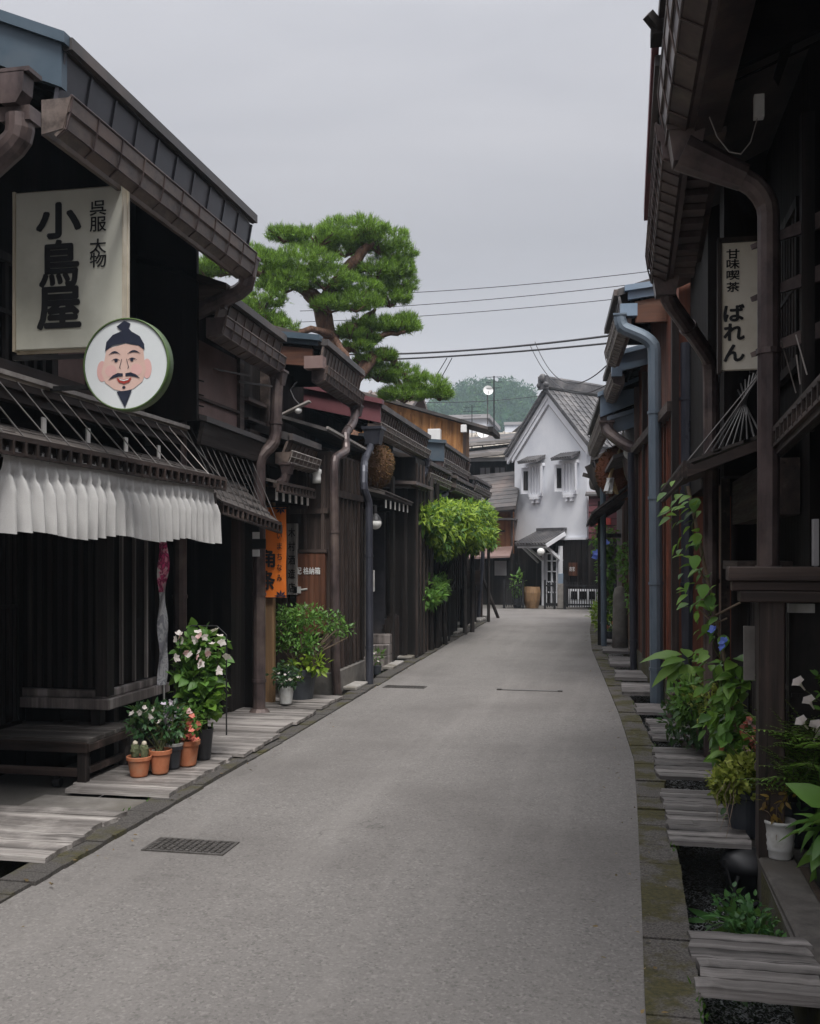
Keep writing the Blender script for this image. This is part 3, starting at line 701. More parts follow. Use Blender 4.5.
def battens(fr, root, u, v0, v1, z0, z1, mat, step=.24, w=.03, d=.025, name='battens', rails=()):
    m = MB(fr); k = max(1, int(round((v1-v0)/step)))
    for i in range(k+1):
        v = v0+(v1-v0)*i/k; m.box(u-d, u-.002, v-w/2, v+w/2, z0, z1, .002)
    for z in rails: m.box(u-d-.012, u-.004, v0, v1, z-.04, z+.04)
    return m.build(name, mat, root)

def lattice(fr, root, u, v0, v1, z0, z1, step=.06, w=.025, mat='darkZ', name='lattice', frame=True, back=True, rails=1, axis='v', d=.03):
    """slatted window or door; axis 'v' faces the street, axis 'u' faces along it (u is then the v position)"""
    fr2 = fr if axis == 'v' else (lambda a, b, c: fr(b, a, c))
    m = MB(fr2); k = max(1, int(round((v1-v0)/step)))
    for i in range(k+1):
        v = v0+(v1-v0)*i/k; m.box(u-d, u-.004, v-w/2, v+w/2, z0, z1)
    for i in range(rails):
        z = z0+(z1-z0)*(i+1)/(rails+1); m.box(u-d-.008, u-d+.002, v0, v1, z-.015, z+.015)
    if frame:
        f = .045
        m.box(u-d-.02, u-.002, v0-f, v1+f, z1, z1+.06); m.box(u-d-.02, u-.002, v0-f, v1+f, z0-.06, z0)
        m.box(u-d-.018, u-.003, v0-f, v0-.0, z0, z1); m.box(u-d-.018, u-.003, v1, v1+f, z0, z1)
    return m.build(name, M[mat], root)

def pipe(root, path, r, mat, hopper=None, fr=ident, straps=True, name='downspout', n=10, foot=False):
    """rainwater pipe through world points; hopper = size of the box head at its top"""
    pts = [V(p) for p in path]; q = [pts[0]]
    for a, b, c in zip(pts, pts[1:], pts[2:]):            # ease the bends
        l = min((b-a).length, (c-b).length)*.4; l = min(l, .09)
        q += [b+(a-b).normalized()*l, b*.5+(b+(a-b).normalized()*l)*.25+(b+(c-b).normalized()*l)*.25, b+(c-b).normalized()*l]
    q.append(pts[-1])
    m = MB(); m.tube(q, r, n)
    if straps:
        for a, b in zip(pts, pts[1:]):
            L = (b-a).length
            if L < .5: continue
            k = max(1, int(L/.85)); d = (b-a).normalized()
            for i in range(k):
                c = a+d*L*(i+.6)/k; m.tube([c-d*.016, c+d*.016], r*1.14, n)
    if hopper:
        h = hopper; t = pts[0]
        b = [V((t.x+sx*h*.45, t.y+sy*h*.45, t.z-h*.9)) for sx, sy in ((-1, -1), (1, -1), (1, 1), (-1, 1))]
        w = [V((t.x+sx*h*.62, t.y+sy*h*.62, t.z+h*.1)) for sx, sy in ((-1, -1), (1, -1), (1, 1), (-1, 1))]
        m.hexa(b+w); m.box(t.x-h*.7, t.x+h*.7, t.y-h*.7, t.y+h*.7, t.z+h*.1, t.z+h*.28)
    if foot: m.lathe(tuple(pts[-1]), [(r*2.0, 0), (r*1.9, .02), (r*1.2, .07)], n)
    return m.build(name, M[mat], root, smooth=False)

def penthouse(fr, root, ue, z, v0, v1, pitch=.3, run=.6, dz=0, mat='shingle', th=.04, tips=None, rods=None, teeth=True, edge='fascia', name='pent_roof'):
    """small lean-to roof over the ground floor; rods = (u, z) they hang from"""
    m = MB(fr); zi = z+pitch*run
    rows = 4
    for i in range(rows):                                   # lapped board courses
        a, b = i/rows, (i+1)/rows+.06; b = min(b, 1)
        za, zb = z+(zi-z)*a+.012, z+(zi-z)*b+.0
        k = max(2, int((v1-v0)/.3)); 
        for j in range(k):
            p, q_ = v0+(v1-v0)*j/k, v0+(v1-v0)*(j+1)/k-.006
            da, db = dz*j/k*(1-a*.6), dz*(j+1)/k*(1-a*.6); jj = R.uniform(-.006, .006)
            m.slab([(ue+run*a-R.uniform(0, .01), p, za+da+jj), (ue+run*a-R.uniform(0, .01), q_, za+db+jj), (ue+run*b, q_, zb+db+.008), (ue+run*b, p, zb+da+.008)], th*.5)
    m.build(name, M[mat], root)
    m = MB(fr); m.beam((ue+.03, v0, z-.03), (ue+.03, v1, z-.03+dz), .03, .05)
    m.beam((ue-.005, v0, z+.0), (ue-.005, v1, z+.0+dz), .02, .03)
    if teeth:
        k = int((v1-v0)/.12)
        for i in range(k+1):
            v = v0+(v1-v0)*i/k; d = dz*i/k; m.beam((ue-.004, v-.008, z-.05+d), (ue-.004, v+.008, z-.05+d), .03, .085)
        m.beam((ue+.0, v0, z-.09), (ue+.0, v1, z-.09+dz), .03, .02)
    m.build('eave_edge', M['darkY'], root)
    if tips:
        u0, zt, hh, step = tips; k = max(1, int((v1-v0)/step)); a = MB(fr); b = MB(fr)
        for i in range(k):
            v = v0+(v1-v0)*(i+.5)/k; d = dz*(i+.5)/k
            a.box(u0+.012, u0+.55, v-.022, v+.022, zt+d-hh, zt+d)
            b.box(u0, u0+.012, v-.024, v+.024, zt+d-hh*1.02, zt+d+.004)
        a.build_each('bracket', M['blackX'], root); b.build_each('bracket_tip', M['whitewood'], root)
    if rods:
        ur, zr, step = rods; k = max(1, int((v1-v0)/step)); 
        for i in range(k+1):
            a = MB(fr); v = v0+.05+(v1-v0-.1)*i/k; d = dz*i/k
            a.tube([(ur, v+R.uniform(-.02, .02), zr), (ur-.02, v, zr-.03), (ue+.02, v+R.uniform(-.03, .03), z+.02+d)], .005, 5)
            a.build('rod', M['steel'], root)
# ------------------------------------------------------------------ left row of houses (frame: u = -X, v = Y)
FL = left
def house(name, label, fr, u, v, group=None):
    return thing(name, label, 'house', fr(u, v, 0), group)

# house at the very left edge of the picture
h = house('wooden_house', 'dark wooden house at the top left corner, of which only a brown gutter end shows', FL, 4.2, 3)
body(FL, h, 4.25, .6, 5.15, 3.2, 4.6, .42, 3.4, M['charZ'])
eave(FL, h, 3.44, 4.42, .6, 4.9, run=3.4)
pipe(h, [(-3.2, 4.99, 4.12), (-3.2, 4.99, 4.0), (-3.62, 5.0, 3.70), (-4.05, 5.02, 3.55), (-4.1, 5.02, .02)], .078, 'copper', n=14)
m = MB(FL); m.prism([(3.12, 4.33), (3.30, 4.33), (3.29, 4.22), (3.26, 4.16), (3.17, 4.16), (3.13, 4.22)], 4.9, 5.0); m.box(3.09, 3.32, 4.9, 5.03, 4.325, 4.35); m.box(3.11, 3.29, 4.94, 5.05, 4.08, 4.16); m.build('gutter_end', M['copper'], h)
lattice(FL, h, 4.24, 1.2, 4.9, .5, 2.2, .07, .03, 'charZ'); lattice(FL, h, 4.24, 1.2, 4.9, 2.9, 3.9, .09, .03, 'charZ')

# ---- shop with the white curtain
h = house('curtain_shop', 'dark wooden shop with white curtain, large white sign board and black lattice bay', FL, 4.0, 6.8)
pit = .42
body(FL, h, 4.2, 5.32, 8.42, 3.1, 4.68, pit, 3.4, M['blackZ'], z0=2.56)
m = MB(FL); m.box(4.62, 9.6, 5.2, 8.62, -.004, 2.56); m.build('ground_floor_wall', M['blackZ'], h)
eave(FL, h, 3.1, 4.68, 5.3, 8.40, pitch=pit, run=3.4, pan='fascia', gut='palecopper', ph=.27, gh=.2, out=.6, rim='copper', seam=.31)
verge(FL, h, 3.14, 4.66, 5.28, pit, 3.4, .25, M['bluemetal'], lip=.04)
pipe(h, [(-3.17, 8.44, 4.32), (-3.17, 8.44, 4.08), (-3.78, 8.50, 3.86), (-3.85, 8.52, 3.7)], .075, 'copper', hopper=.13, n=12)
pipe(h, [(-3.85, 8.52, 3.72), (-3.85, 8.52, .03)], .062, 'copper', hopper=.13, foot=True)
m = MB(FL); m.prism([(3.62, 2.9), (3.62, 4.72), (4.2, 4.96), (4.2, 2.9)], 8.36, 8.41); m.build('wing_wall', M['blackZ'], h)
# upper window strip behind the sign, with its rail
lattice(FL, h, 4.18, 5.5, 6.9, 3.06, 3.75, .12, .04, 'charZ', name='window_lattice')
m = MB(FL); m.box(4.12, 4.19, 5.32, 8.42, 2.93, 3.06); m.box(4.13, 4.19, 5.32, 8.42, 2.78, 2.86); m.build('window_rail', M['darkY'], h)
m = MB(FL); m.box(4.155, 4.19, 6.93, 7.40, 3.07, 3.7); m.build('window_panel', M['panel'], h)
m = MB(FL)
for v in (6.9, 7.43, 7.9): m.box(4.13, 4.19, v-.04, v+.03, 3.06, 3.9)
m.build_each('window_post', M['charZ'], h)
# board roof with white tipped brackets, lower shingle roof hung from it by rods
m = MB(FL)
for j in range(11):
    a, b = 4.75+3.6*j/11, 4.75+3.6*(j+1)/11-.005; e = R.uniform(-.004, .004)
    m.slab([(3.70, a, 2.83+e), (3.70, b, 2.83+e), (4.2, b, 3.0+e), (4.2, a, 3.0+e)], .03)
m.build('board_roof', M['paleboard'], h)
m = MB(FL); m.beam((3.72, 4.75, 2.785), (3.72, 8.35, 2.785), .03, .06); m.beam((3.76, 4.75, 2.72), (3.76, 8.35, 2.72), .04, .07); m.build('board_roof_edge', M['darkY'], h)
m = MB(FL); m.beam((3.69, 4.75, 2.835), (3.69, 8.35, 2.835), .022, .03); m.build('board_roof_lip', M['lip'], h)
penthouse(FL, h, 3.30, 2.36, 4.7, 8.22, pitch=.32, run=.62, tips=(3.77, 2.63, .12, .56), rods=(3.68, 2.79, .245))
# lattice bay on posts
m = MB(FL); m.box(3.885, 4.6, 7.195, 8.13, .6, 2.34); m.build('bay_core', M['blackZ'], h)
lattice(FL, h, 3.885, 7.22, 8.10, .66, 2.25, .22, .022, 'slat', name='bay_slats', rails=0, frame=False)
lattice(FL, h, 7.195, 3.9, 4.6, .66, 2.25, .085, .035, 'charZ', name='bay_side_slats', rails=0, frame=False, axis='u')
m = MB(FL); m.box(3.83, 3.93, 7.14, 7.25, .6, 2.36); m.box(3.83, 3.93, 8.08, 8.18, .6, 2.36); m.build_each('bay_post', M['charZ'], h)
m = MB(FL); m.box(3.84, 4.62, 7.15, 8.18, .585, .645); m.box(3.80, 4.62, 7.11, 8.20, .50, .583); m.build('bay_sill', M['slat'], h, bevel=.006)
m = MB(FL)
m.box(4.3, 4.6, 7.25, 8.1, 0, .5); m.build('bay_base', M['blackZ'], h)
for v in (7.2, 7.42, 8.1): m = MB(FL); m.box(3.9, 3.98, v-.04, v+.04, 0, .5); m.build('bay_leg', M['charZ'], h)
# lattice front beyond the bay
lattice(FL, h, 4.61, 5.3, 7.1, .4, 2.2, .085, .035, 'charZ', name='front_slats')

# ---- second house with the long sagging shingle roof
h = house('sagging_roof_house', 'low brown house with faded upper wall panel, dark open entrance and thick brown downspout', FL, 4.0, 9.6)
pit = .36
body(FL, h, 3.82, 8.46, 10.62, 3.4, 4.02, pit, 3.2, M['charZ'], z0=2.5)
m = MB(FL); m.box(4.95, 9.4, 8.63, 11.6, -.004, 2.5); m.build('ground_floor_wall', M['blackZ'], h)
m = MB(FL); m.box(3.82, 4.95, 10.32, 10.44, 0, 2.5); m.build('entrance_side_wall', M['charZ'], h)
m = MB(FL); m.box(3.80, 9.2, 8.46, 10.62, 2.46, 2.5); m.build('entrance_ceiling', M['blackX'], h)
eave(FL, h, 3.4, 4.05, 8.43, 10.12, pitch=pit, run=3.2, pan='palecopper', gut='copper', ph=.17, gh=.17, rim='palecopper', seam=.2, dz=-.05)
verge(FL, h, 3.4, 4.06, 8.42, pit, 3.2, .16, M['darkX'])
m = MB(FL); m.box(3.79, 3.818, 8.6, 9.78, 3.02, 3.72, 0); m.build('wall_panel', M['panel'], h)
m = MB(FL); m.box(3.76, 3.788, 8.55, 9.80, 3.16, 3.185); m.box(3.765, 3.788, 8.52, 8.6, 2.95, 3.8); m.box(3.755, 3.82, 9.78, 9.9, 2.9, 3.85); m.build('panel_trim', M['darkY'], h)
m = MB(FL); m.box(3.72, 3.81, 9.93, 10.6, 3.32, 3.36); m.box(3.72, 3.81, 9.93, 10.6, 3.12, 3.15); m.box(3.70, 3.81, 9.93, 10.6, 2.98, 3.02); m.box(3.7, 3.8, 10.5, 10.6, 2.9, 3.9); m.build_each('window_bar', M['darkY'], h)
m = MB(FL)
for j, z in enumerate((3.1, 3.2, 3.33)):                    # small tapered boards sticking out past the pipe
    m.beam((3.9, 8.56, z+.02), (3.66, 8.62, z-.04), .12, .02, w2=.02, h2=.01)
m.build_each('louvre_board', M['charX'], h)
m = MB(FL); m.beam((3.70, 9.6, 3.46), (3.45, 9.9, 3.45), .02, .02); m.beam((3.72, 9.0, 3.48), (3.5, 9.4, 3.47), .015, .015); m.build('bracket', M['steel'], h)
# dark band: lean-to over the first floor
m = MB(FL); m.slab([(3.56, 8.45, 2.95), (3.56, 10.65, 2.92), (3.9, 10.65, 3.02), (3.9, 8.45, 3.05)], .05); m.build('band_roof', M['roofmetal'], h)
m = MB(FL); m.prism([(3.58, 2.9), (3.62, 2.9), (3.66, 2.70), (3.62, 2.70)], 8.45, 10.6, -.03); m.build('band_fascia', M['charY'], h)
penthouse(FL, h, 3.36, 2.16, 8.3, 9.9, pitch=.8, run=.46, dz=-.14, rods=(3.74, 2.86, .15))
# pieces beyond the downspout: small gutter box and the lean-to with white tipped brackets
eave(FL, h, 3.38, 2.98, 10.25, 11.35, pitch=.3, run=.6, pan='palecopper', gut='palecopper', ph=.12, gh=.12, seam=.16, back=False, rafters=False)
penthouse(FL, h, 3.42, 2.46, 9.98, 11.3, pitch=.25, run=.5, tips=(3.46, 2.42, .14, .2))
pipe(h, [(-3.46, 10.12, 3.62), (-3.47, 10.1, 3.42), (-3.48, 10.08, 2.88), (-3.62, 9.98, 2.74), (-3.62, 9.98, .02)], .066, 'copper', hopper=.13, foot=True, n=12)
pipe(h, [(-3.42, 10.3, 2.66), (-3.44, 10.3, 2.5), (-3.6, 10.25, 2.42)], .05, 'copper', hopper=.1)
m = MB(FL); m.box(3.9, 4.0, 9.9, 10.3, 0, 2.4); m.build('entrance_post', M['charZ'], h)

# ---- third house: plank walls, pipe in front, frontal wall with the brown cupboard door
h = house('plank_wall_house', 'two storey plank walled house with brown meter cupboard and tall brown downspout', FL, 3.8, 12.2)
pit = .30
m = MB(FL)
m.prism([(3.30, .28), (3.30, 2.95), (7.5, 2.95), (7.5, .28)], 11.62, 13.1); m.build('wall', M['darkZ'], h)
m = MB(FL); m.prism([(4.1, 2.95), (4.1, 4.05), (6.2, 4.7), (8.5, 4.2), (8.5, 2.95)], 11.0, 13.05); m.build('upper_wall', M['charZ'], h)
battens(FL, h, 3.30, 11.66, 13.06, .3, 2.92, M['darkZ'], .2, .035, .03, rails=(2.45,))
m = MB(FL)
for u in (3.4, 3.62, 3.85, 4.1, 4.35): m.box(u-.02, u+.02, 11.585, 11.618, .3, 2.9)
m.box(3.3, 4.6, 11.58, 11.62, 2.2, 2.26); m.build('front_battens', M['darkZ'], h)
m = MB(FL); m.box(3.26, 7.5, 11.58, 13.14, -.004, .279, .01); m.build('plinth', M['concrete'], h, bevel=.01)
m = MB(FL); m.box(3.36, 3.72, 11.55, 11.617, .75, 1.72); m.build('cupboard_door', M['brownZ'], h, bevel=.004)
m = MB(FL); m.box(3.34, 3.90, 11.54, 11.60, 1.73, 1.77); m.build('cupboard_rail', M['darkX'], h)
mt = MB(); write(mt, '配 格納箱', .09, (-3.57, 11.543, 1.51), (1, 0, 0), (0, 0, 1), 0.004, w=.30); mt.build('lettering', M['white'], h, normals=False)
m = MB(FL); m.box(3.66, 3.75, 11.53, 11.6, 1.24, 1.32); m.tube([(3.66, 11.55, 1.28), (3.58, 11.55, 1.29)], .012); m.tube([(3.62, 11.56, 1.08), (3.6, 11.54, 1.06), (3.58, 11.54, 1.10)], .008, 5)
m.build('door_latch', M['whiteplastic'], h)
eave(FL, h, 3.2, 4.14, 11.0, 12.75, pitch=pit, run=2.9, pan='palecopper', gut='copper', ph=.24, gh=.16, rim='palecopper', seam=.13, dz=-.05, rl=1.2)
verge(FL, h, 3.3, 4.15, 10.97, .13, 1.9, .06, M['bluemetal'])
m = MB(FL); m.slab([(3.35, 11.0, 4.06), (5.0, 11.0, 4.28), (5.0, 11.0, 4.06), (3.35, 11.0, 3.86)], V((0, .06, 0))); m.build('gable_board', M['brownX'], h)
m = MB(FL); m.box(3.3, 4.3, 12.64, 12.70, 3.92, 4.22); m.build('gable_infill', M['blackX'], h)
m = MB(FL); m.box(3.2, 3.42, 10.9, 11.05, 3.82, 3.96); m.build('purlin_end', M['panel'], h)
m = MB(FL); m.slab([(3.24, 11.2, 3.18), (3.24, 13.7, 3.10), (3.9, 13.7, 3.3), (3.9, 11.2, 3.38)], .04); m.build('middle_roof', M['roofmetal'], h)
m = MB(FL); m.beam((3.23, 11.2, 3.18), (3.23, 13.7, 3.10), .025, .03); m.build('middle_roof_lip', M['lip'], h)
pipe(h, [(-3.26, 12.66, 3.62), (-3.26, 12.5, 3.4), (-3.24, 12.0, 3.2), (-3.2, 11.95, 2.98), (-3.24, 11.55, 2.86), (-3.24, 11.5, 2.7), (-3.22, 11.52, .3), (-3.2, 11.54, .03)], .055, 'copper', hopper=.12, n=12)
m = MB(FL); m.box(3.95, 4.6, 11.3, 11.4, 2.95, 4.0)
for u in (4.0, 4.2, 4.4): m.box(u-.02, u+.02, 11.28, 11.3, 3.0, 3.9)
m.build_each('upper_window_bar', M['darkZ'], h)

# ---- fourth house: maroon gable board, recessed stepped doorway
h = house('maroon_gable_house', 'dark house with maroon gable board, curved grey gutter and recessed stepped doorway', FL, 3.6, 15.2)
pit = .23
body(FL, h, 4.5, 13.15, 17.0, 3.08, 3.74, pit, 2.6, M['charZ'])
eave(FL, h, 3.08, 3.74, 13.2, 17.0, pitch=pit, run=2.6, pan='palecopper', gut='palecopper', ph=.2, gh=.14, seam=.16, rl=1.4)
verge(FL, h, 3.08, 3.75, 13.17, pit, 2.6, .26, M['maroon'])
pipe(h, [(-3.16, 13.22, 3.38), (-3.18, 13.2, 3.2), (-3.22, 12.95, 2.98), (-3.14, 12.6, 2.85), (-3.12, 12.5, 2.55), (-3.08, 12.62, 2.4), (-3.07, 12.62, .03)], .05, 'darkpipe', hopper=.2)
m = MB(FL); m.box(3.12, 4.5, 16.0, 17.0, 0, 3.3); m.build('side_wall', M['charZ'], h); battens(FL, h, 3.12, 16.05, 16.98, .05, 3.2, M['darkZ'], .3)
m = MB(FL); m.box(3.25, 3.9, 15.9, 15.98, 0, 2.9)
for u in (3.3, 3.55, 3.8): m.box(u-.025, u+.025, 15.86, 15.9, .05, 2.8)
m.build('recess_wall', M['charZ'], h)
m = MB(FL); m.box(3.40, 3.58, 14.94, 15.0, .46, 2.35); m.build('door', M['fascia'], h)
m = MB(FL); m.box(3.25, 3.29, 14.86, 15.0, 0, 2.9); m.box(3.58, 4.5, 13.15, 15.9, 0, 2.9); m.box(3.25, 3.58, 14.86, 14.95, 2.36, 2.45); m.build('door_frame', M['charZ'], h)
m = MB(FL); m.box(3.27, 3.577, 14.3, 14.93, -.004, .2); m.box(3.27, 3.577, 14.5, 14.93, .2, .36); m.box(3.27, 3.577, 14.7, 14.93, .36, .5); m.build('steps', M['slat'], h, bevel=.01)
m = MB(FL); m.slab([(3.02, 13.3, 2.56), (3.02, 15.2, 2.50), (3.6, 15.2, 2.64), (3.6, 13.3, 2.70)], .04)
for i in range(5): m.slab([(3.0+.1*i, 13.3, 2.575+.024*i), (3.0+.1*i, 15.2, 2.515+.024*i), (3.14+.1*i, 15.2, 2.555+.024*i), (3.14+.1*i, 13.3, 2.615+.024*i)], .015)
m.build('porch_roof', M['shingle'], h)
a = MB(FL); b = MB(FL)
for i in range(6):
    v = 13.5+.3*i; a.box(3.06, 3.5, v-.02, v+.02, 2.36, 2.46); b.box(3.048, 3.06, v-.022, v+.022, 2.35, 2.465)
a.build_each('bracket', M['blackX'], h); b.build_each('bracket_tip', M['whitewood'], h)
m = MB(FL); m.box(3.1, 3.9, 15.5, 16.9, 2.78, 2.84); m.slab([(3.0, 15.4, 2.86), (3.9, 15.4, 2.9), (3.9, 17.0, 2.9), (3.0, 17.0, 2.86)], .05); m.build('side_roof', M['roofmetal'], h)
m = MB(FL); m.box(3.10, 3.16, 12.72, 12.8, .05, 2.3); m.build('conduit', M['lip'], h)
m = MB(FL); m.box(3.06, 3.14, 12.74, 12.86, 1.22, 1.5); m.build('meter_box', M['whiteplastic'], h)
m = MB(FL); m.slab([(3.2, 14.6, 3.40), (4.4, 14.6, 3.62), (4.4, 14.6, 3.36), (3.2, 14.6, 3.12)], V((0, .05, 0))); m.build('inner_verge', M['bluemetal'], h)
pipe(h, [(-3.12, 16.9, 3.32), (-3.13, 16.9, 3.1), (-3.3, 16.6, 2.85), (-3.2, 16.45, 2.7), (-3.2, 16.45, .02)], .055, 'darkpipe', hopper=.12)

# low boarded gate in front of the steps
g = MB(FL)
for i in range(7): g.box(3.36, 3.39, 14.9+.13*i, 15.02+.13*i, .06, .72+.07*math.sin(math.pi*i/6)+R.uniform(-.005, .005))
for z in (.2, .6): g.box(3.392, 3.42, 14.88, 15.84, z-.03, z+.03)
tag(g.build('low_gate', M['darkZ']), 'low arched wooden gate beside the steps of the recessed doorway', 'gate')

# ---- fifth house behind the wisteria
h = house('blue_gable_house', 'dark house behind the wisteria with blue grey gable sheet and tall gutter', FL, 3.8, 20.5)
pit = .3
pit = .09
body(FL, h, 3.95, 18.6, 23.0, 3.2, 3.88, pit, 1.6, M['charZ'])
eave(FL, h, 3.2, 3.88, 19.2, 22.8, pitch=pit, run=1.6, pan='palecopper', gut='copper', ph=.26, gh=.16, seam=.25)
verge(FL, h, 3.2, 3.88, 19.17, pit, 1.6, .36, M['bluemetal'])
eave(FL, h, 3.12, 3.32, 17.2, 19.6, pitch=.3, run=.8, pan='palecopper', gut='palecopper', ph=.14, gh=.14, seam=.25, back=False, rl=.7)
m = MB(FL); m.box(3.9, 5.5, 17.05, 18.6, 0, 3.5); m.build('entry_wall', M['charZ'], h)
eave(FL, h, 3.15, 3.30, 20.4, 24.5, pitch=.28, run=.8, pan='fascia', gut='copper', ph=.1, gh=.12, seam=.3, back=False, rl=.7)
verge(FL, h, 3.15, 3.28, 20.36, .28, .8, .2, M['roofmetal'])
lattice(FL, h, 3.94, 19.0, 22.5, .4, 2.0, .1, .04, 'charZ')
pipe(h, [(-3.2, 19.62, 3.2), (-3.2, 19.62, 2.9), (-3.35, 18.9, 2.75), (-3.24, 18.85, .03)], .05, 'darkpipe', hopper=.12)
pipe(h, [(-3.24, 22.7, 3.75), (-3.24, 22.7, 3.5), (-3.3, 22.6, .03)], .05, 'copper', hopper=.13)
h2 = house('narrow_dark_house', 'last narrow dark house of the left row at the bend', FL, 3.8, 24.6)
body(FL, h2, 3.75, 23.05, 26.2, 3.1, 3.5, .2, 1.6, M['charZ'])
eave(FL, h2, 3.1, 3.5, 23.05, 26.2, pitch=.2, run=1.6, pan='fascia', gut='copper', ph=.12, gh=.13, seam=.3)
pipe(h2, [(-3.2, 26.1, 3.5), (-3.2, 26.1, 3.2), (-3.4, 26.0, .03)], .05, 'darkpipe', hopper=.12)
battens(FL, h2, 3.75, 23.1, 26.1, .05, 3.2, M['charZ'], .35, .05)

# ---- taller timber house standing behind
h = house('orange_plank_house', 'house with bright orange brown plank wall and white meter box above the gutters', FL, 4.6, 23.8)
m = MB(FL); m.prism([(3.42, 2.0), (3.42, 4.78), (4.4, 5.08), (7.5, 6.02), (9, 5.52), (9, 2.0)], 23.3, 24.4); m.build('wall', M['orangewood'], h)
m = MB(FL); m.slab([(2.80, 23.1, 4.68), (2.80, 24.6, 4.68), (7.6, 24.6, 6.14), (7.6, 23.1, 6.14)], .07); m.slab([(7.6, 23.1, 6.14), (7.6, 24.6, 6.14), (9.5, 24.6, 5.52), (9.5, 23.1, 5.52)], .07); m.build('roof', M['roofmetal'], h)
m = MB(FL); m.beam((2.74, 23.1, 4.62), (2.74, 24.6, 4.62), .12, .12); m.build('gutter', M['charY'], h)
m = MB(FL)
for i in range(9): m.box(3.45+.24*i, 3.475+.24*i, 23.27, 23.298, 2, 4.74+.06*i)
m.build('wall_battens', M['orangewood'], h)
m = MB(FL); m.box(3.92, 4.22, 23.1, 23.28, 4.34, 4.66); m.tube([(4.0, 23.2, 4.46), (4.0, 23.2, 3.5)], .03); m.tube([(4.14, 23.2, 4.46), (4.14, 23.2, 3.5)], .03); m.build('meter_box', M['white'], h, bevel=.01)
m = MB(FL); m.box(3.3, 3.44, 23.1, 23.25, 4.56, 4.74); m.build('vent_box', M['white'], h, bevel=.01)
# ------------------------------------------------------------------ right row of houses
FR = right
h = house('near_house', 'dark house at the right edge with deep eaves, big gutter elbow and timber post', FR, 1.4, 4)
pit = .40
body(FR, h, 1.75, .5, 6.2, .33, 4.78, pit, 3.6, M['blackZ'])
eave(FR, h, .30, 4.78, .5, 5.98, pitch=pit, run=3.6, pan='fascia', gut='copper', rim='copper', ph=.36, gh=.26, seam=.33, raf=.24, rl=1.7)
verge(FR, h, .34, 4.74, 5.985, pit, 3.4, .4, M['blackX'])
m = MB(FR); m.prism([(.46, 4.10), (.62, 4.14), (.62, 4.12), (.46, 4.08)], .5, 5.95); m.build('gutter_soffit', M['copper'], h)
pipe(h, [(.42, 5.92, 4.08), (.45, 5.93, 3.98), (.80, 5.95, 3.80), (.875, 5.95, 3.68), (.875, 5.95, 2.3), (.865, 5.95, .05)], .062, 'copper', hopper=.16, n=12)
m = MB(FR); m.tube([(.40, 5.9, 4.0), (.55, 5.92, 3.93), (.74, 5.94, 3.84)], [.11, .095, .075], 12); m.build('gutter_elbow', M['copper'], h)
# posts, upper rail with tapered boards
m = MB(FR)
for u, v in ((1.09, 6.0), (1.16, 5.7)): m.box(u-.035, u+.035, v-.035, v+.035, 2.4, 4.2)
m.build_each('upper_post', M['charZ'], h)
m = MB(FR)
for z in (3.48, 3.18, 2.86): m.beam((1.22, 5.99, z+.13), (.79, 6.03, z-.01), .05, .10, w2=.02, h2=.025)
m.build_each('louvre_board', M['copper'], h)
# pent roof close to the camera
penthouse(FR, h, .90, 2.50, 4.0, 6.25, pitch=.42, run=.85, dz=-.12, mat='shingle', rods=(1.55, 3.1, .3))
m = MB(FR); m.beam((.93, 4.0, 2.40), (.93, 6.25, 2.28), .05, .07); m.build('pent_beam', M['darkY'], h)
m = MB(FR); m.tube([(.98, 5.4, 2.62), (.93, 5.42, 2.83)], .004, 5); m.tube([(1.0, 5.7, 2.62), (.98, 5.7, 2.78)], .004, 5); m.tube([(.95, 6.0, 2.92), (1.03, 6.0, 2.62)], .004, 5); m.build_each('snow_hook', M['lip'], h)
# timber front: rails, heavy post, panels
m = MB(FR); m.box(.80, .94, 5.80, 5.93, -.004, 1.50, .004); m.build('timber_post', M['darkZ'], h, bevel=.008)
m = MB(FR); m.box(.64, 1.15, 5.78, 5.94, 1.555, 1.635); m.box(.70, 1.15, 5.76, 5.92, 1.44, 1.50); m.box(.66, 1.15, 5.8, 5.9, 1.50, 1.555); m.build('front_rail', M['darkX'], h, bevel=.006)
m = MB(FR); m.box(.99, 1.18, 5.98, 6.03, .3, 1.5); m.box(1.0, 1.06, 5.95, 5.98, .78, .81); m.box(1.0, 1.06, 5.95, 5.98, .90, .92); m.build('front_panel', M['charZ'], h)
m = MB(FR); m.box(1.18, 1.75, 5.95, 6.1, 0, 2.3); m.build('door_panel', M['blackZ'], h)
m = MB(FR); m.box(.98, 1.12, 5.94, 5.978, 1.375, 1.425); m.build('white_plate', M['whiteplastic'], h)
m = MB(FR); m.box(1.105, 1.13, 5.88, 5.95, 1.64, 1.9); m.tube([(1.118, 5.9, 1.64), (1.12, 5.9, 1.5)], .01); m.build('switch_box', M['greyplaster'], h)
m = MB(FR); m.box(.75, .81, 6.02, 6.05, .98, 1.29); m.build('grey_board', M['concrete'], h)
lattice(FR, h, 1.74, 1.0, 5.8, .4, 2.2, .08, .03, 'blackZ')
# ceiling lamp under the eaves and its cable
m = MB(FR); m.box(.745, .795, 5.55, 5.60, 4.02, 4.14); m.build('eave_lamp', M['whiteplastic'], h)
m = MB(FR); m.tube([(.52, 5.6, 4.06), (.56, 5.6, 3.95), (.62, 5.59, 3.86), (.68, 5.58, 3.84), (.73, 5.58, 3.9), (.765, 5.575, 4.03)], .0035, 5); m.build('lamp_cable', M['lip'], h)

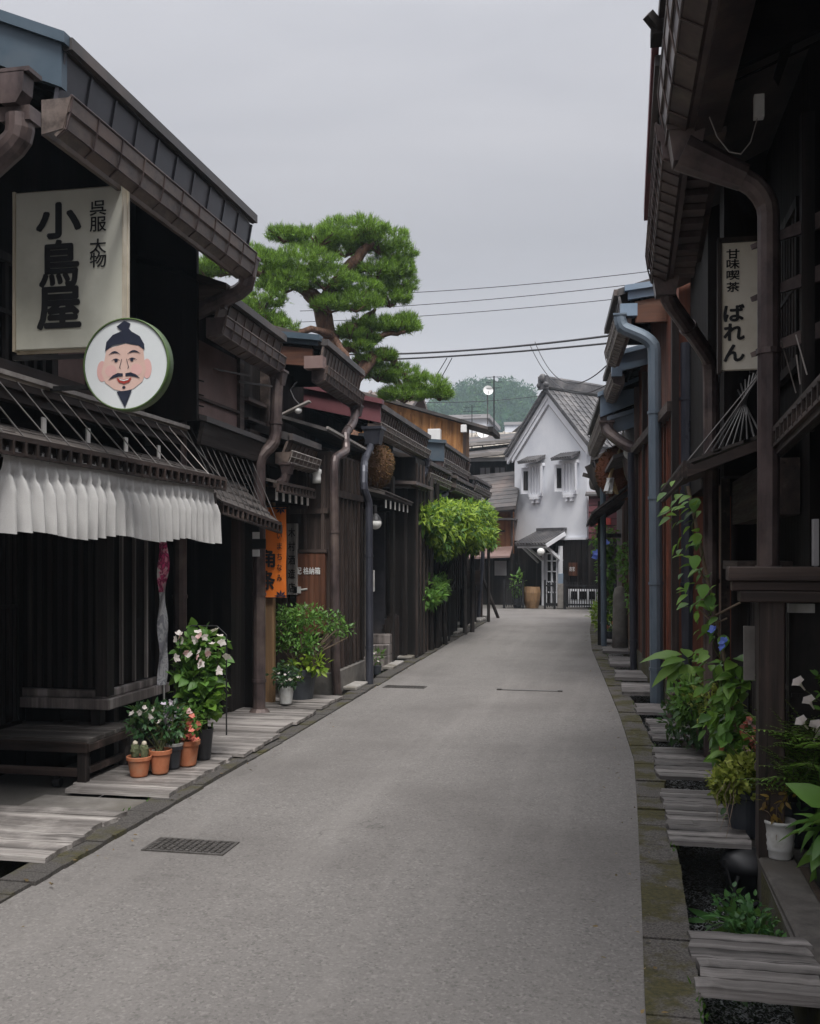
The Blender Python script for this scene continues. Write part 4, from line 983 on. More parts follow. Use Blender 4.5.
# ---- second house on the right
h = house('sign_house', 'dark house carrying the tall cream sign, with its own gutter elbow and shingle awning', FR, 1.3, 8)
pit = .4
body(FR, h, 1.15, 6.25, 10.2, .3, 4.45, pit, 3.4, M['blackZ'])
eave(FR, h, .29, 4.62, 6.05, 7.75, pitch=pit, run=3.4, pan='tile', gut='copper', rim='copper', ph=.34, gh=.22, seam=.12, dz=-.28, raf=.24)
m = MB(FR)
for i in range(9): m.box(.44+.0*i, .60, 6.2+.17*i, 6.34+.17*i, 4.06-.035*i-.02, 4.08-.035*i)
m.slab([(.42, 6.08, 4.17), (.66, 6.08, 4.2), (.66, 7.75, 3.92), (.42, 7.75, 3.86)], .03); m.build('soffit_plates', M['copper'], h)
m = MB(FR); m.beam((.255, 5.95, 4.74), (.265, 7.82, 4.30), .04, .12); m.build('roof_edge_board', M['maroon'], h)
m = MB(FR); m.box(.22, .3, 5.72, 5.88, 4.60, 4.68); m.beam((.2, 5.7, 4.7), (.28, 5.75, 4.62), .05, .05); m.build('edge_finial', M['charY'], h)
pipe(h, [(.40, 7.72, 3.78), (.42, 7.75, 3.62), (.70, 8.22, 3.36), (.785, 8.42, 3.28), (.795, 8.45, 3.12), (.80, 8.45, .06)], .062, 'copper', hopper=.16, n=12)
m = MB(FR); m.slab([(.62, 7.6, 4.66), (.62, 10.7, 4.5), (3.6, 10.7, 5.7), (3.6, 7.6, 5.85)], .06); m.build('rear_roof', M['roofmetal'], h)
m = MB(FR); m.prism([(.80, 2.3), (.80, 4.62), (3.4, 5.6), (3.4, 2.3)], 8.75, 10.65); m.build('rear_wall', M['blackZ'], h)
m = MB(FR); m.prism([(.84, 2.3), (.84, 4.68), (1.2, 4.8), (1.2, 2.3)], 7.9, 8.2); m.build('wing_wall', M['blackZ'], h)
penthouse(FR, h, .46, 2.28, 6.5, 9.4, pitch=.36, run=.70, mat='shingle', rods=(1.08, 3.05, .16), teeth=True)
for i in range(9):
    m = MB(FR); m.tube([(.58+.045*i, 6.55+.02*i, 2.34+.016*i), (1.02-.01*i, 6.62+.17*i, 2.98)], .006, 5); m.build('rod', M['steel'], h)
m = MB(FR); m.slab([(.47, 6.47, 2.25), (1.12, 6.47, 2.50), (1.12, 6.47, 2.43), (.47, 6.47, 2.19)], V((0, .04, 0))); m.build('awning_end', M['darkX'], h)
m = MB(FR); m.box(.98, 1.14, 6.5, 8.6, 1.95, 2.3); m.build('hanging_box', M['darkY'], h)
m = MB(FR); m.box(.80, 1.14, 6.75, 7.6, 1.60, 1.66); m.build('shelf', M['darkY'], h)
m = MB(FR); m.box(.92, .96, 8.7, 10.1, 1.2, 2.4); m.build('brown_panel', M['brownZ'], h)
m = MB(FR); m.box(.90, .97, 8.7, 10.1, 1.15, 1.2); m.box(.9, .97, 8.68, 8.74, .2, 2.4); m.build('panel_frame', M['darkY'], h)
lattice(FR, h, 1.14, 6.4, 8.5, .2, 1.5, .1, .04, 'charZ')
lattice(FR, h, 1.14, 6.4, 9.8, 2.9, 3.8, .1, .04, 'charZ', name='upper_lattice')
pipe(h, [(.78, 10.75, 3.9), (.77, 10.8, .05)], .075, 'darkpipe', n=12)
m = MB(FR); m.tube([(.70, 10.75, 3.6), (.70, 10.75, .3)], .014, 6); m.build('cable_conduit', M['lip'], h)
m = MB(FR); m.tube([(.60, 10.6, .02), (.60, 10.6, .22), (.62, 10.6, .27), (.72, 10.62, .27)], .035, 8); m.build('drain_pipe', M['copper'], h)

# ---- third: rust coloured board wall, turned with the bend
F3 = frame(.07, 11.7, -.062)
h = house('rust_board_house', 'house of rust red boards with pale blue gable sheet and long blue grey downspout', F3, .8, 1.5)
pit = .3
body(F3, h, .56, -1.0, 3.6, .0, 4.7, pit, 3.0, M['redZ'], z0=.3)
m = MB(F3); m.box(.52, 5, -1.02, 3.62, -.004, .30); m.build('plinth', M['mossstone'], h)
battens(F3, h, .56, -.95, 3.55, .3, 3.2, M['redZ'], .27, .05, .03, rails=())
m = MB(F3)
for v in (-.96, .9, 2.3, 3.56): m.box(.49, .56, v-.05, v+.05, .3, 4.2)
m.build_each('corner_post', M['darkZ'], h)
m = MB(F3); m.box(.44, .56, -1.0, 3.6, 3.2, 3.3); m.build('head_beam', M['darkY'], h)
eave(F3, h, .0, 4.72, 0, 2.0, pitch=pit, run=3.0, pan='tile', gut='copper', ph=.25, gh=.18, seam=.2, raf=.3)
verge(F3, h, .14, 4.72, -.02, .12, 2.0, .10, M['palebluemetal'])
m = MB(F3); m.slab([(.2, .02, 4.60), (2.2, .02, 4.95), (2.2, .02, 4.4), (.2, .02, 4.36)], V((0, .05, 0))); m.build('gable_board', M['brownX'], h)
m = MB(F3); m.slab([(.2, 1.9, 4.66), (2.4, 1.9, 5.2), (2.4, 1.9, 4.5), (.2, 1.9, 4.5)], V((0, .05, 0))); m.build('gable_infill', M['blackX'], h)
m = MB(F3); m.box(.03, .22, -.08, .05, 4.42, 4.56); m.build('gutter_end', M['palebluemetal'], h)
pipe(h, [(.10, 11.68, 4.42), (.12, 11.68, 4.30), (.38, 11.68, 4.18), (.48, 11.68, 4.08), (.485, 11.68, 3.9), (.51, 11.68, .02)], .075, 'bluepipe', hopper=.11, n=12)
pipe(h, [tuple(F3(.42, 3.3, 3.2)), tuple(F3(.46, 3.3, .02))], .05, 'darkpipe')

# ---- fourth: lower house with the big pale blue gable sheets
F4 = frame(-.05, 13.9, -.062)
h = house('blue_sheet_house', 'house with stacked pale blue gable sheets above the far rust ball', F4, .8, 1)
body(F4, h, .72, 0, 6.9, .05, 4.25, .25, 2.6, M['darkZ'])
eave(F4, h, .08, 4.44, 0.1, 1.9, pitch=.25, run=2.6, pan='tile', gut='copper', ph=.2, gh=.14, seam=.2)
verge(F4, h, .14, 4.42, .06, .25, 2.6, .22, M['palebluemetal'])
m = MB(F4); m.slab([(.2, 1.76, 4.22), (2.6, 1.76, 4.5), (2.6, 1.76, 5.0), (.2, 1.76, 4.42)], V((0, .05, 0))); m.build('gable_infill', M['blackX'], h)
m = MB(F4); m.box(.06, .2, 0, .14, 4.14, 4.28); m.build('gutter_end', M['palebluemetal'], h)
eave(F4, h, .02, 4.14, 1.85, 6.4, pitch=.3, run=2.6, pan='tile', gut='copper', ph=.22, gh=.2, seam=.2)
verge(F4, h, .02, 4.15, 1.8, .38, 2.6, .32, M['palebluemetal'])
verge(F4, h, .16, 3.78, 1.84, .3, 2.6, .22, M['palebluemetal'], name='lower_verge_board')
pipe(h, [tuple(F4(.1, 1.85, 3.72)), tuple(F4(.12, 1.75, 3.58)), tuple(F4(.35, 1.5, 3.36)), tuple(F4(.55, 1.4, 3.26))], .09, 'copper', hopper=.17, n=12)
m = MB(F4); m.slab([(.2, 1.9, 3.25), (.2, 5.0, 3.2), (.75, 5.0, 3.35), (.75, 1.9, 3.4)], .06); m.build('porch_roof', M['roofmetal'], h)
m = MB(F4); m.ball((.46, 1.8, 3.27), .11, .08, .11); m.build('eave_globe', M['whiteplastic'], h, smooth=True)
pipe(h, [tuple(F4(.42, 2.0, 3.2)), tuple(F4(.46, 2.0, 2.9)), tuple(F4(.62, 2.0, 2.8)), tuple(F4(.6, 1.9, .03))], .075, 'copper', n=12)
m = MB(F4); m.slab([(-.05, 3.9, 2.45), (-.05, 6.2, 2.3), (.6, 6.2, 2.75), (.6, 3.9, 2.95)], .05); m.build('awning', M['shingle'], h)
m = MB(F4)
for i in range(9): m.beam((.02, 4.0+.25*i, 2.40-.016*i), (.6, 4.0+.25*i, 2.80-.02*i), .03, .07)
m.build_each('awning_rafter', M['darkX'], h)
pipe(h, [tuple(F4(.2, 4.8, 3.2)), tuple(F4(.22, 4.8, .03))], .055, 'bluepipe')
battens(F4, h, .72, .1, 6.8, .1, 3.2, M['brownZ'], .4, .1)
m = MB(F4); m.box(.12, .2, 5.0, 5.1, 0, 2.7); m.box(.1, .55, 5.02, 5.08, 2.02, 2.10); m.build_each('porch_post', M['charZ'], h)
F5 = frame(-.47, 20.9, -.03)
h = house('far_brown_house', 'dark brown house at the far right end of the row behind the climbing vine', F5, .8, 2)
body(F5, h, .75, 0, 4.6, .1, 3.6, .35, 2.4, M['darkZ'])
eave(F5, h, .1, 3.7, 0, 4.6, pitch=.35, run=2.4, pan='fascia', gut='copper', ph=.15, gh=.15)
m = MB(F5); m.beam((.02, .05, 3.55), (.30, .0, 2.9), .12, .16); m.beam((.1, .02, 3.3), (-.1, 0, 3.36), .06, .08); m.build('bracket_arm', M['charZ'], h)
h = house('maroon_wall_house', 'maroon panelled building right of the white storehouse with a red sign', ident, 1.2, 30)
m = MB(); m.box(.30, 6, 28.0, 33.0, 2.25, 4.4); m.build('wall', M['maroon'], h)
m = MB(); m.box(.25, 6, 27.98, 33.2, -.004, 2.25); m.build('lower_wall', M['charZ'], h)
m = MB(); m.slab([(.0, 27.6, 4.35), (.0, 33.4, 4.35), (3.2, 33.4, 5.4), (3.2, 27.6, 5.4)], .1); m.slab([(3.2, 27.6, 5.4), (3.2, 33.4, 5.4), (6.4, 33.4, 4.35), (6.4, 27.6, 4.35)], .1); m.build('roof', M['roofmetal'], h)
# ------------------------------------------------------------------ white storehouse at the bend
PSI = math.radians(40); KC = V((-2.04, 34.0, 0)); KW = V((math.cos(PSI), -math.sin(PSI), 0)); KB = V((math.sin(PSI), math.cos(PSI), 0))
def FK(a, b, z): return KC+KW*a+KB*b+V((0, 0, z))       # a across the gable, b backwards
k = thing('storehouse', 'white plastered storehouse with grey tiled gable roof and two shuttered windows', 'storehouse', KC)
W, EZ, AZ, LK = 1.66, 5.42, 7.2, 5.0
m = MB(FK); a = [(-W, 0, 2.2), (W, 0, 2.2), (W, 0, EZ), (0, 0, AZ-.12), (-W, 0, EZ)]
m.slab(a, KB*LK); m.build('wall', M['plaster'], k)
m = MB(FK); m.box(-W-.03, W+.03, -.04, LK, 0, 2.2); m.build('lower_wall', M['charZ'], k)
m = MB(FK)
for i in range(15):
    if not (2 <= i <= 6): m.box(-W+.24*i-.015, -W+.24*i+.015, -.065, -.042, 0, 2.18)
m.build_each('wall_batten', M['charZ'], k)
m = MB(FK); m.box(-.05, W+.05, -.10, LK, 2.2, 2.27); m.build('plinth_band', M['plastertrim'], k)
sl_ = (AZ-EZ)/W
m = MB(FK)
for s in (-1, 1):                                          # stepped plaster barge band under the roof
    for i, (o, d, t) in enumerate(((.0, .10, .20), (.22, .06, .16))):
        zt = AZ-.02-o
        p = [(0, -d, zt), (s*(W+.28-.2*i), -d, zt-sl_*(W+.28-.2*i)), (s*(W+.28-.2*i), -d, zt-t-sl_*(W+.28-.2*i)), (0, -d, zt-t)]
        m.slab(p, KB*(d-.003))
m.build('barge_band', M['plastertrim'], k)
m = MB(FK)
zt = AZ-.42
for s in (-1, 1):
    m.slab([(0, -.02, zt), (s*(W-.08), -.02, zt-sl_*(W-.08)), (s*(W-.08), -.02, zt-.05-sl_*(W-.08)), (0, -.02, zt-.05)], KB*.017)
m.build('barge_line', M['greyplaster'], k)
m = MB(FK)
for s in (-1, 1):
    m.slab([(0, -.22, AZ+.08), (s*(W+.26), -.22, AZ+.08-sl_*(W+.26)), (s*(W+.26), LK+.2, AZ+.08-sl_*(W+.26)), (0, LK+.2, AZ+.08)], .09)
    for r in range(11):                                    # tile courses
        u0, u1 = (W+.26)*r/11, (W+.26)*(r+1)/11+.05
        m.slab([(s*u0, -.24, AZ+.115-sl_*u0), (s*u1, -.24, AZ+.15-sl_*u1), (s*u1, LK+.2, AZ+.15-sl_*u1), (s*u0, LK+.2, AZ+.115-sl_*u0)], .03)
    for c in range(20):                                    # rolls down the slope
        b = -.2+(LK+.36)*c/19
        m.beam((s*.1, b, AZ+.13-sl_*.1), (s*(W+.3), b, AZ+.15-sl_*(W+.3)), .075, .06)
m.build('roof', M['tile'], k)
m = MB(FK); m.beam((0, -.26, AZ+.25), (0, LK+.25, AZ+.25), .26, .22); m.beam((0, -.28, AZ+.38), (0, LK+.25, AZ+.38), .2, .07)
m.tube([(0, -.28, AZ+.45), (0, LK+.25, AZ+.45)], .08, 8); m.build('ridge', M['tile'], k)
m = MB(FK); m.box(-.2, .2, -.34, -.24, AZ+.06, AZ+.5); m.ball((0, -.32, AZ+.42), .14, .10, .16); m.ball((-.15, -.32, AZ+.2), .1, .08, .1); m.ball((.15, -.32, AZ+.2), .1, .08, .1); m.build('ridge_end_tile', M['tile'], k)
for a_ in (-.60, .95):
    f = MB(FK); f.box(a_-.30, a_+.30, -.10, -.003, 3.70, 3.78); f.box(a_-.30, a_-.21, -.08, -.003, 3.78, 4.72); f.box(a_+.21, a_+.30, -.08, -.003, 3.78, 4.72); f.box(a_-.40, a_+.40, -.12, -.003, 4.72, 4.82)
    f.box(a_-.22, a_+.22, -.13, -.003, 3.60, 3.70); f.box(a_-.16, a_-.06, -.1, -.003, 3.48, 3.6); f.box(a_+.06, a_+.16, -.1, -.003, 3.48, 3.6)
    w = f.build('window', M['plastertrim'], k)
    g = MB(FK); g.box(a_-.21, a_+.21, -.012, -.002, 3.78, 4.72)
    for i in range(3): g.box(a_-.18+.14*i, a_-.10+.14*i, -.05, -.012, 3.78, 4.72)
    g.build('pane', M['plastertrim'], w)
    for s in (-1, 1):                                      # open shutters standing out from the wall
        q = MB(FK); q.slab([(a_+s*.30, -.08, 3.80), (a_+s*(.30+.12), -.26, 3.80), (a_+s*(.30+.12), -.26, 4.70), (a_+s*.30, -.08, 4.70)], KW*(.07*s))
        q.build('shutter', M['plastertrim'], w)
        q = MB(FK); q.slab([(a_+s*.315, -.105, 3.92), (a_+s*(.395), -.23, 3.92), (a_+s*(.395), -.23, 4.58), (a_+s*.315, -.105, 4.58)], KW*(-.012*s)); q.build('shutter_panel', M['charZ'], w)
    q = MB(FK); q.slab([(a_-.44, -.46, 4.86), (a_+.44, -.46, 4.86), (a_+.42, -.0, 5.06), (a_-.42, -.0, 5.06)], .05)
    for i in range(9): q.beam((a_-.42+.105*i, -.48, 4.885), (a_-.40+.1*i, -.0, 5.085), .05, .045)
    q.build('window_hood', M['tile'], w)
# porch
m = MB(FK); PZ = 2.05
m.slab([(-.62, -1.0, PZ), (.80, -1.0, PZ), (.80, -.05, PZ+.44), (-.45, -.05, PZ+.44)], .06)
for i in range(11): m.beam((-.59+.136*i, -1.04, PZ+.03), (-.43+.12*i, -.06, PZ+.47), .06, .06)
m.beam((-.47, -.08, PZ+.51), (.80, -.08, PZ+.51), .14, .1); m.build('porch_roof', M['tile'], k)
m = MB(FK)
m.beam((.78, -.99, PZ-.05), (.78, -.1, PZ+.36), .08, .13); m.beam((.62, -.9, PZ-.02), (.62, -.06, PZ-.55), .09, .09); m.beam((-.45, -.9, PZ-.02), (-.45, -.06, PZ-.6), .07, .07)
m.beam((-.15, -.95, PZ-.06), (-.15, -.06, PZ-.6), .07, .07); m.box(-.58, .76, -.94, -.87, PZ-.12, PZ-.03); m.build_each('porch_bracket', M['plastertrim'], k)
m = MB(FK)
for a_ in (-.12, .64): m.box(a_-.045, a_+.045, -.2, -.08, 0, PZ-.05)
for i in range(3): m.box(-.02+.24*i, .02+.24*i, -.16, -.1, .1, 1.75)
for z in (.45, .8, 1.15, 1.5, 1.75): m.box(-.02, .5, -.16, -.1, z-.02, z+.02)
m.build('porch_lattice', M['plastertrim'], k)
m = MB(FK); m.box(-.08, .6, -.09, -.05, 0, 1.85); m.build('door', M['charZ'], k)
m = MB(FK); m.box(1.0, 1.32, -.14, -.07, 1.02, 1.45); o = m.build('name_plate', M['brownZ'], k)
for ch, a_ in (('商', 1.09), ('家', 1.22)): mt = MB(); write(mt, ch, .2, FK(a_, -.145, 1.24), KW, (0, 0, 1), .01, w=.10, h=.15); mt.build('lettering', M['white'], k, normals=False)
# things in front of the storehouse, all real and standing on the ground
t = tag(MB().ball((-2.22, 32.5, 1.80), .13, .13, .13).build('porch_globe', M['lampglass'], smooth=True), 'white globe lamp at the porch of the white storehouse', 'lamp')
def picket(x0, x1, y, label, h=.85):
    m = MB(); n = int((x1-x0)/.075)
    for i in range(n+1): m.box(x0+.075*i-.014, x0+.075*i+.014, y-.012, y+.012, .05, h)
    for z in (.14, h-.12): m.box(x0, x1, y-.03, y+.03, z-.025, z+.025)
    for x in (x0, x1): m.box(x-.035, x+.035, y-.04, y+.04, -.004, h+.06)
    tag(m.build('picket_fence', M['iron']), label, 'fence', 'low black fences at the storehouse')
picket(-3.35, -2.75, 31.95, 'low black fence left of the storehouse porch'); picket(-2.05, -1.75, 31.9, 'short black fence directly right of the porch lattice'); picket(-1.42, -.30, 31.8, 'low black fence below the dark storehouse cladding')
m = MB(); m.box(-1.66, -1.46, 31.8, 32.0, -.004, .80); tag(m.build('stone_post', M['concrete'], bevel=.02), 'pale stone post between the black fences', 'post')
m = MB(); m.box(-1.64, -1.48, 31.84, 31.97, .80, 1.12); tag(m.build('blue_box', M['palebluemetal'], bevel=.01), 'small pale blue box on the stone post', 'box')
m = MB(); m.lathe((-2.48, 32.15, 0), [(.2, 0), (.26, .25), (.28, .5), (.25, .68), (.22, .68), (.2, .6)], 18); o = tag(m.build('barrel', M['tan'], smooth=False), 'tan round tub standing at the storehouse porch', 'tub')
t = thing('potted_plant', 'pale leafy plant at the left side of the storehouse porch', 'plant', (-2.95, 32.2, 0)); m = MB(); m.lathe((-2.95, 32.2, 0), [(.12, 0), (.16, .3), (.13, .3)], 12); m.build('pot', M['greenblackpot'], t)
foliage('foliage', 90, [(-2.95, 32.2, .75, .25, .25, .45)], (.12, .26), .3, M['leaf'], t)
m = MB(); m.box(-1.32, -.42, 32.15, 32.2, .05, .62); t = thing('glass_case', 'white framed panel behind the low black fence', 'panel', (-.85, 32.2, 0)); m.build('panel', M['plastertrim'], t)
m = MB()
for i in range(3): m.box(-1.25+.28*i, -1.05+.28*i, 32.13, 32.149, .3, .55)
m.build('pane', M['blackZ'], t)
h = house('maroon_shed', 'maroon panelled shed between the storehouse and the right hand row', ident, -.2, 32.4)
m = MB(); m.box(-.70, 4, 32.25, 32.75, 2.22, 3.62); m.build('wall', M['maroon'], h)
m = MB(); m.box(-.72, 4, 32.2, 32.8, -.004, 2.22); m.build('lower_wall', M['charZ'], h)
m = MB()
for i in range(6): m.box(-.7, 4, 32.235, 32.249, 2.4+.22*i, 2.415+.22*i)
m.build('panel_seams', M['charX'], h)
m = MB(); m.slab([(-.8, 32.1, 3.62), (4.2, 32.1, 3.62), (4.2, 32.85, 3.75), (-.8, 32.85, 3.75)], .06); m.build('roof', M['roofmetal'], h)
m = MB(); m.box(-.46, .0, 32.1, 32.14, 2.65, 2.86); tag(m.build('red_sign', M['redpaint'], bevel=.01), 'small red sign board on the maroon shed', 'sign')

# white notice on a pole, right kerb
t = thing('notice_post', 'white notice on a dark pole at the right kerb near the storehouse', 'sign', (-.22, 24.4, 0))
m = MB(); m.beam((-.16, 24.4, 0), (-.24, 24.4, 1.5), .035, .035); m.box(-.24, -.06, 24.3, 24.5, 0, .16); m.build('pole', M['iron'], t)
m = MB(); m.box(-.31, -.17, 24.37, 24.39, 1.5, 1.86); m.build('board', M['white'], t)

# ------------------------------------------------------------------ houses closing the street on the left of the storehouse
h = house('brown_end_house', 'end house with brown panel wall under a long dark shingle roof', ident, -5, 35)
m = MB(); m.box(-9, -3.32, 34.6, 38, 1.75, 3.2); m.build('wall', M['redbrown'], h)
m = MB()
for x in (-3.36, -3.95, -4.5, -5.0): m.box(x-.04, x+.04, 34.55, 34.6, 1.75, 3.2)
m.box(-9, -3.6, 34.55, 34.6, 2.5, 2.56); m.build('wall_frame', M['darkZ'], h)
m = MB(); m.box(-9, -3.3, 34.2, 38, -.004, 1.75); m.build('lower_wall', M['charZ'], h)
m = MB(); m.slab([(-3.2, 33.9, 2.95), (-3.2, 38, 2.95), (-7.5, 38, 3.0), (-7.5, 33.9, 3.0)], .06)
m.slab([(-9, 33.8, 2.85), (-3.15, 33.8, 3.35), (-3.15, 36.2, 4.75), (-9, 36.2, 4.25)], .1)
for r in range(9): m.slab([(-9, 33.8+.26*r, 2.87+.153*r), (-3.15, 33.8+.26*r, 3.37+.153*r), (-3.15, 34.1+.26*r, 3.53+.153*r), (-9, 34.1+.26*r, 3.03+.153*r)], .03)
m.build('roof', M['roofmetal'], h)
m = MB(); m.slab([(-4.7, 33.3, 1.62), (-3.3, 33.3, 1.68), (-3.3, 34.2, 2.0), (-4.7, 34.2, 1.95)], .06); m.build('porch_roof', M['panel'], h)
m = MB(); m.box(-3.9, -3.5, 34.05, 34.19, 1.0, 1.5); m.build('shop_panel', M['greyplaster'], h)
h = house('dark_end_house', 'dark two storey end house with lattice windows above the shingle roof', ident, -6, 38)
m = MB(); m.box(-11, -3.3, 37.2, 43, 0, 5.2); m.build('wall', M['charZ'], h)
for x in (-4.6, -4.05, -5.4):
    m = MB(); m.box(x-.22, x+.22, 37.12, 37.2, 4.35, 5.0); w = m.build('window', M['darkZ'], h)
    g = MB(); 
    for i in range(2): g.box(x-.18+.2*i, x-.02+.2*i, 37.10, 37.12, 4.4, 4.95)
    g.build('pane', M['greyplaster'], w)
m = MB(); m.slab([(-11, 36.3, 4.75), (-2.9, 36.3, 5.55), (-2.9, 40, 6.25), (-11, 40, 5.5)], .12); m.slab([(-11, 38.3, 5.6), (-3.1, 38.3, 6.15), (-3.1, 41, 6.75), (-11, 41, 6.2)], .12); m.build('roof', M['roofmetal'], h)
m = MB(); m.beam((-11, 36.28, 4.72), (-2.88, 36.28, 5.52), .1, .14); m.beam((-11, 38.28, 5.57), (-3.08, 38.28, 6.12), .1, .12); m.build('roof_edge', M['greyX'], h)
# further roofs towards the hill
def gable(name, label, x0, x1, y0, y1, ze, za, wall, roof, axis='x'):
    t = house(name, label, ident, (x0+x1)/2, (y0+y1)/2); xm, ym = (x0+x1)/2, (y0+y1)/2
    m = MB()
    if axis == 'x': m.slab([(x0, y0, 0), (x1, y0, 0), (x1, y0, ze), (xm, y0, za), (x0, y0, ze)], V((0, y1-y0, 0)))
    else: m.slab([(x0, y0, 0), (x0, y1, 0), (x0, y1, ze), (x0, ym, za), (x0, y0, ze)], V((x1-x0, 0, 0)))
    m.build('wall', M[wall], t); m = MB(); o = .4; s = (za-ze)/((x1-x0)/2 if axis == 'x' else (y1-y0)/2)
    if axis == 'x':
        for sg, xe in ((-1, x0-o), (1, x1+o)): m.slab([(xm, y0-o, za+.1), (xe, y0-o, ze-s*o+.1), (xe, y1+o, ze-s*o+.1), (xm, y1+o, za+.1)], .14)
        for i in range(8):
            for sg, xe in ((-1, x0-o), (1, x1+o)): y = y0-o+(y1-y0+2*o)*i/7; m.beam((xm, y, za+.13), (xe, y, ze-s*o+.13), .08, .06)
    else:
        for ye in (y0-o, y1+o): m.slab([(x0-o, ym, za+.1), (x0-o, ye, ze-s*o+.1), (x1+o, ye, ze-s*o+.1), (x1+o, ym, za+.1)], .14)
        for i in range(12):
            x = x0-o+(x1-x0+2*o)*i/11; m.beam((x, ym, za+.13), (x, y0-o, ze-s*o+.13), .08, .06)
    m.build('roof', M[roof], t); return t
gable('beige_roof_house', 'low house with beige sheet roof behind the dark end house', -12, -5.0, 48, 53, 6.6, 7.8, 'greyplaster', 'paleboard', 'y')
gable('grey_gable_house', 'grey gabled house with brown striped roof left of the storehouse ridge', -5.6, -1.5, 58, 66, 8.6, 10.3, 'greyplaster', 'shingle', 'x')
m = MB(); m.box(-10.3, -7.6, 62, 68, 0, 10.2); t = house('white_block_house', 'white flat roofed block below the hill', ident, -9, 65); m.build('wall', M['plaster'], t); m = MB(); m.box(-10.5, -7.4, 61.8, 68.2, 10.2, 10.45); m.build('roof', M['greyplaster'], t)
m = MB(); m.box(-7.3, -5.2, 70, 76, 0, 11.0); t = house('striped_block_house', 'pale block with horizontal bands beside the white block', ident, -6.2, 73); m.build('wall', M['plaster'], t); m = MB()
for z in (9.2, 10.0, 10.8): m.box(-7.35, -5.15, 69.9, 69.98, z, z+.2)
m.build_each('band', M['greyplaster'], t)
gable('pine_side_house', 'house with pale seamed metal roof showing behind the pine', -11.4, -6.2, 28.5, 33, 5.75, 6.75, 'greyplaster', 'palecopper', 'y')

def dish(c, r, label, pole=None):
    t = thing('satellite_dish', label, 'dish', c, 'satellite dishes on the end roofs'); m = MB(); c = V(c); n = V((.25, -1, .35)).normalized(); s = n.cross(V((0, 0, 1))).normalized(); u = s.cross(n)
    vs = [c]; fs = []
    for i in range(1, 5):
        for j in range(18):
            a = 2*math.pi*j/18; q = r*i/4; vs.append(c+(s*math.cos(a)+u*math.sin(a)*1.05)*q+n*(q*q*.35/r))
    fs = [(0, 1+j, 1+(j+1) % 18) for j in range(18)]+[(1+18*i+j, 1+18*(i+1)+j, 1+18*(i+1)+(j+1) % 18, 1+18*i+(j+1) % 18) for i in range(3) for j in range(18)]
    m.add(vs, fs); m.build('reflector', M['white'], t, smooth=True)
    m = MB(); m.tube([c-u*r*.8, c+n*r*.8-u*.1], .015, 5); m.tube([c, c-n*.15, c-n*.15-V((0, 0, pole or .6))], .025, 6); m.build('arm', M['steel'], t); return t
dish(at(488, 391, 44), .22, 'round white satellite dish on the tall mast', 1.4); dish(at(483, 433, 40.5), .26, 'white satellite dish lower down on the dark roof edge', .6)
t = thing('antenna_mast', 'thin television mast rising above the end roofs', 'antenna', at(494, 430, 44)); m = MB(); p = at(494, 445, 44); q = at(494, 376, 44); m.tube([p, q], .03, 6)
for z in (377, 382, 388): a = at(494, z, 44); m.tube([a-V((.35, 0, 0)), a+V((.35, .0, 0))], .012, 4)
p = at(472, 430, 44); m.tube([p-V((0, 0, 1)), at(472, 405, 44)], .02, 5)
for dz in (0, .2, .4): a = at(472, 407, 44)-V((0, 0, dz)); m.tube([a-V((.4, 0, 0)), a+V((.4, 0, 0))], .01, 4)
m.build('mast', M['iron'], t)

# ------------------------------------------------------------------ wooded hill
def hill():
    nx, ny = 150, 60; vs = []; fs = []
    x0, x1, y0, y1 = -190, 190, 170, 420
    tree = NP.random((400, 3))
    from mathutils import noise as mn
    for j in range(ny):
        for i in range(nx):
            x = x0+(x1-x0)*i/(nx-1); y = y0+(y1-y0)*j/(ny-1)
            c = -33+.0*y
            z = 46*math.exp(-((x-c)/46)**2*(1.0 if x > c else 1.6))*math.exp(-((y-310)/75)**2)
            z += 36*math.exp(-((x+110)/60)**2)*math.exp(-((y-330)/70)**2)+30*math.exp(-((x-90)/70)**2)*math.exp(-((y-360)/60)**2)
            if z > 1.5: z += (mn.noise(V((x*.12, y*.12, 0)))*2.2+mn.noise(V((x*.33, y*.33, 3)))*1.6+mn.noise(V((x*.9, y*.9, 7)))*.9)*min(1, z/10)
            vs.append((x, y, z-1.0))
    fs = [(j*nx+i, j*nx+i+1, (j+1)*nx+i+1, (j+1)*nx+i) for j in range(ny-1) for i in range(nx-1)]
    o = raw_mesh('hill', vs, np.array(fs), M['hill']); tag(o, kind='structure'); return o
hill()
# woods on the hill: one mass of crowns
def woods():
    pts = []
    tgt = bpy.data.objects['hill']; me = tgt.data; L = np.array(tgt.location)
    co = np.array([v.co for v in me.vertices])+L
    co = co[(co[:, 2] > 6) & (co[:, 0] > -130) & (co[:, 0] < 60) & (co[:, 1] < 330)]
    n = 2600; idx = NP.choice(len(co), n); c = co[idx]+np.column_stack([NP.normal(size=n)*1.5, NP.normal(size=n)*2, NP.random(n)*1.5])
    vs, fs = [], []
    r = 1.1+1.7*NP.random(n)
    per = 90
    g = NP.normal(size=(n, per, 3)); g /= np.linalg.norm(g, axis=2, keepdims=True); g[:, :, 2] = np.abs(g[:, :, 2])*1.25
    p = c[:, None, :]+g*r[:, None, None]*(.75+.35*NP.random((n, per, 1)))
    p = p.reshape(-1, 3); N_ = len(p)
    a = NP.normal(size=(N_, 3))*.42; b = NP.normal(size=(N_, 3))*.42
    v = np.stack([p, p+a, p+b], 1).reshape(-1, 3); f = np.arange(N_*3).reshape(-1, 3)
    o = raw_mesh('hill_woods', v, f, M['woods']); tag(o, 'green wood covering the distant hill', 'woods', kind='stuff')
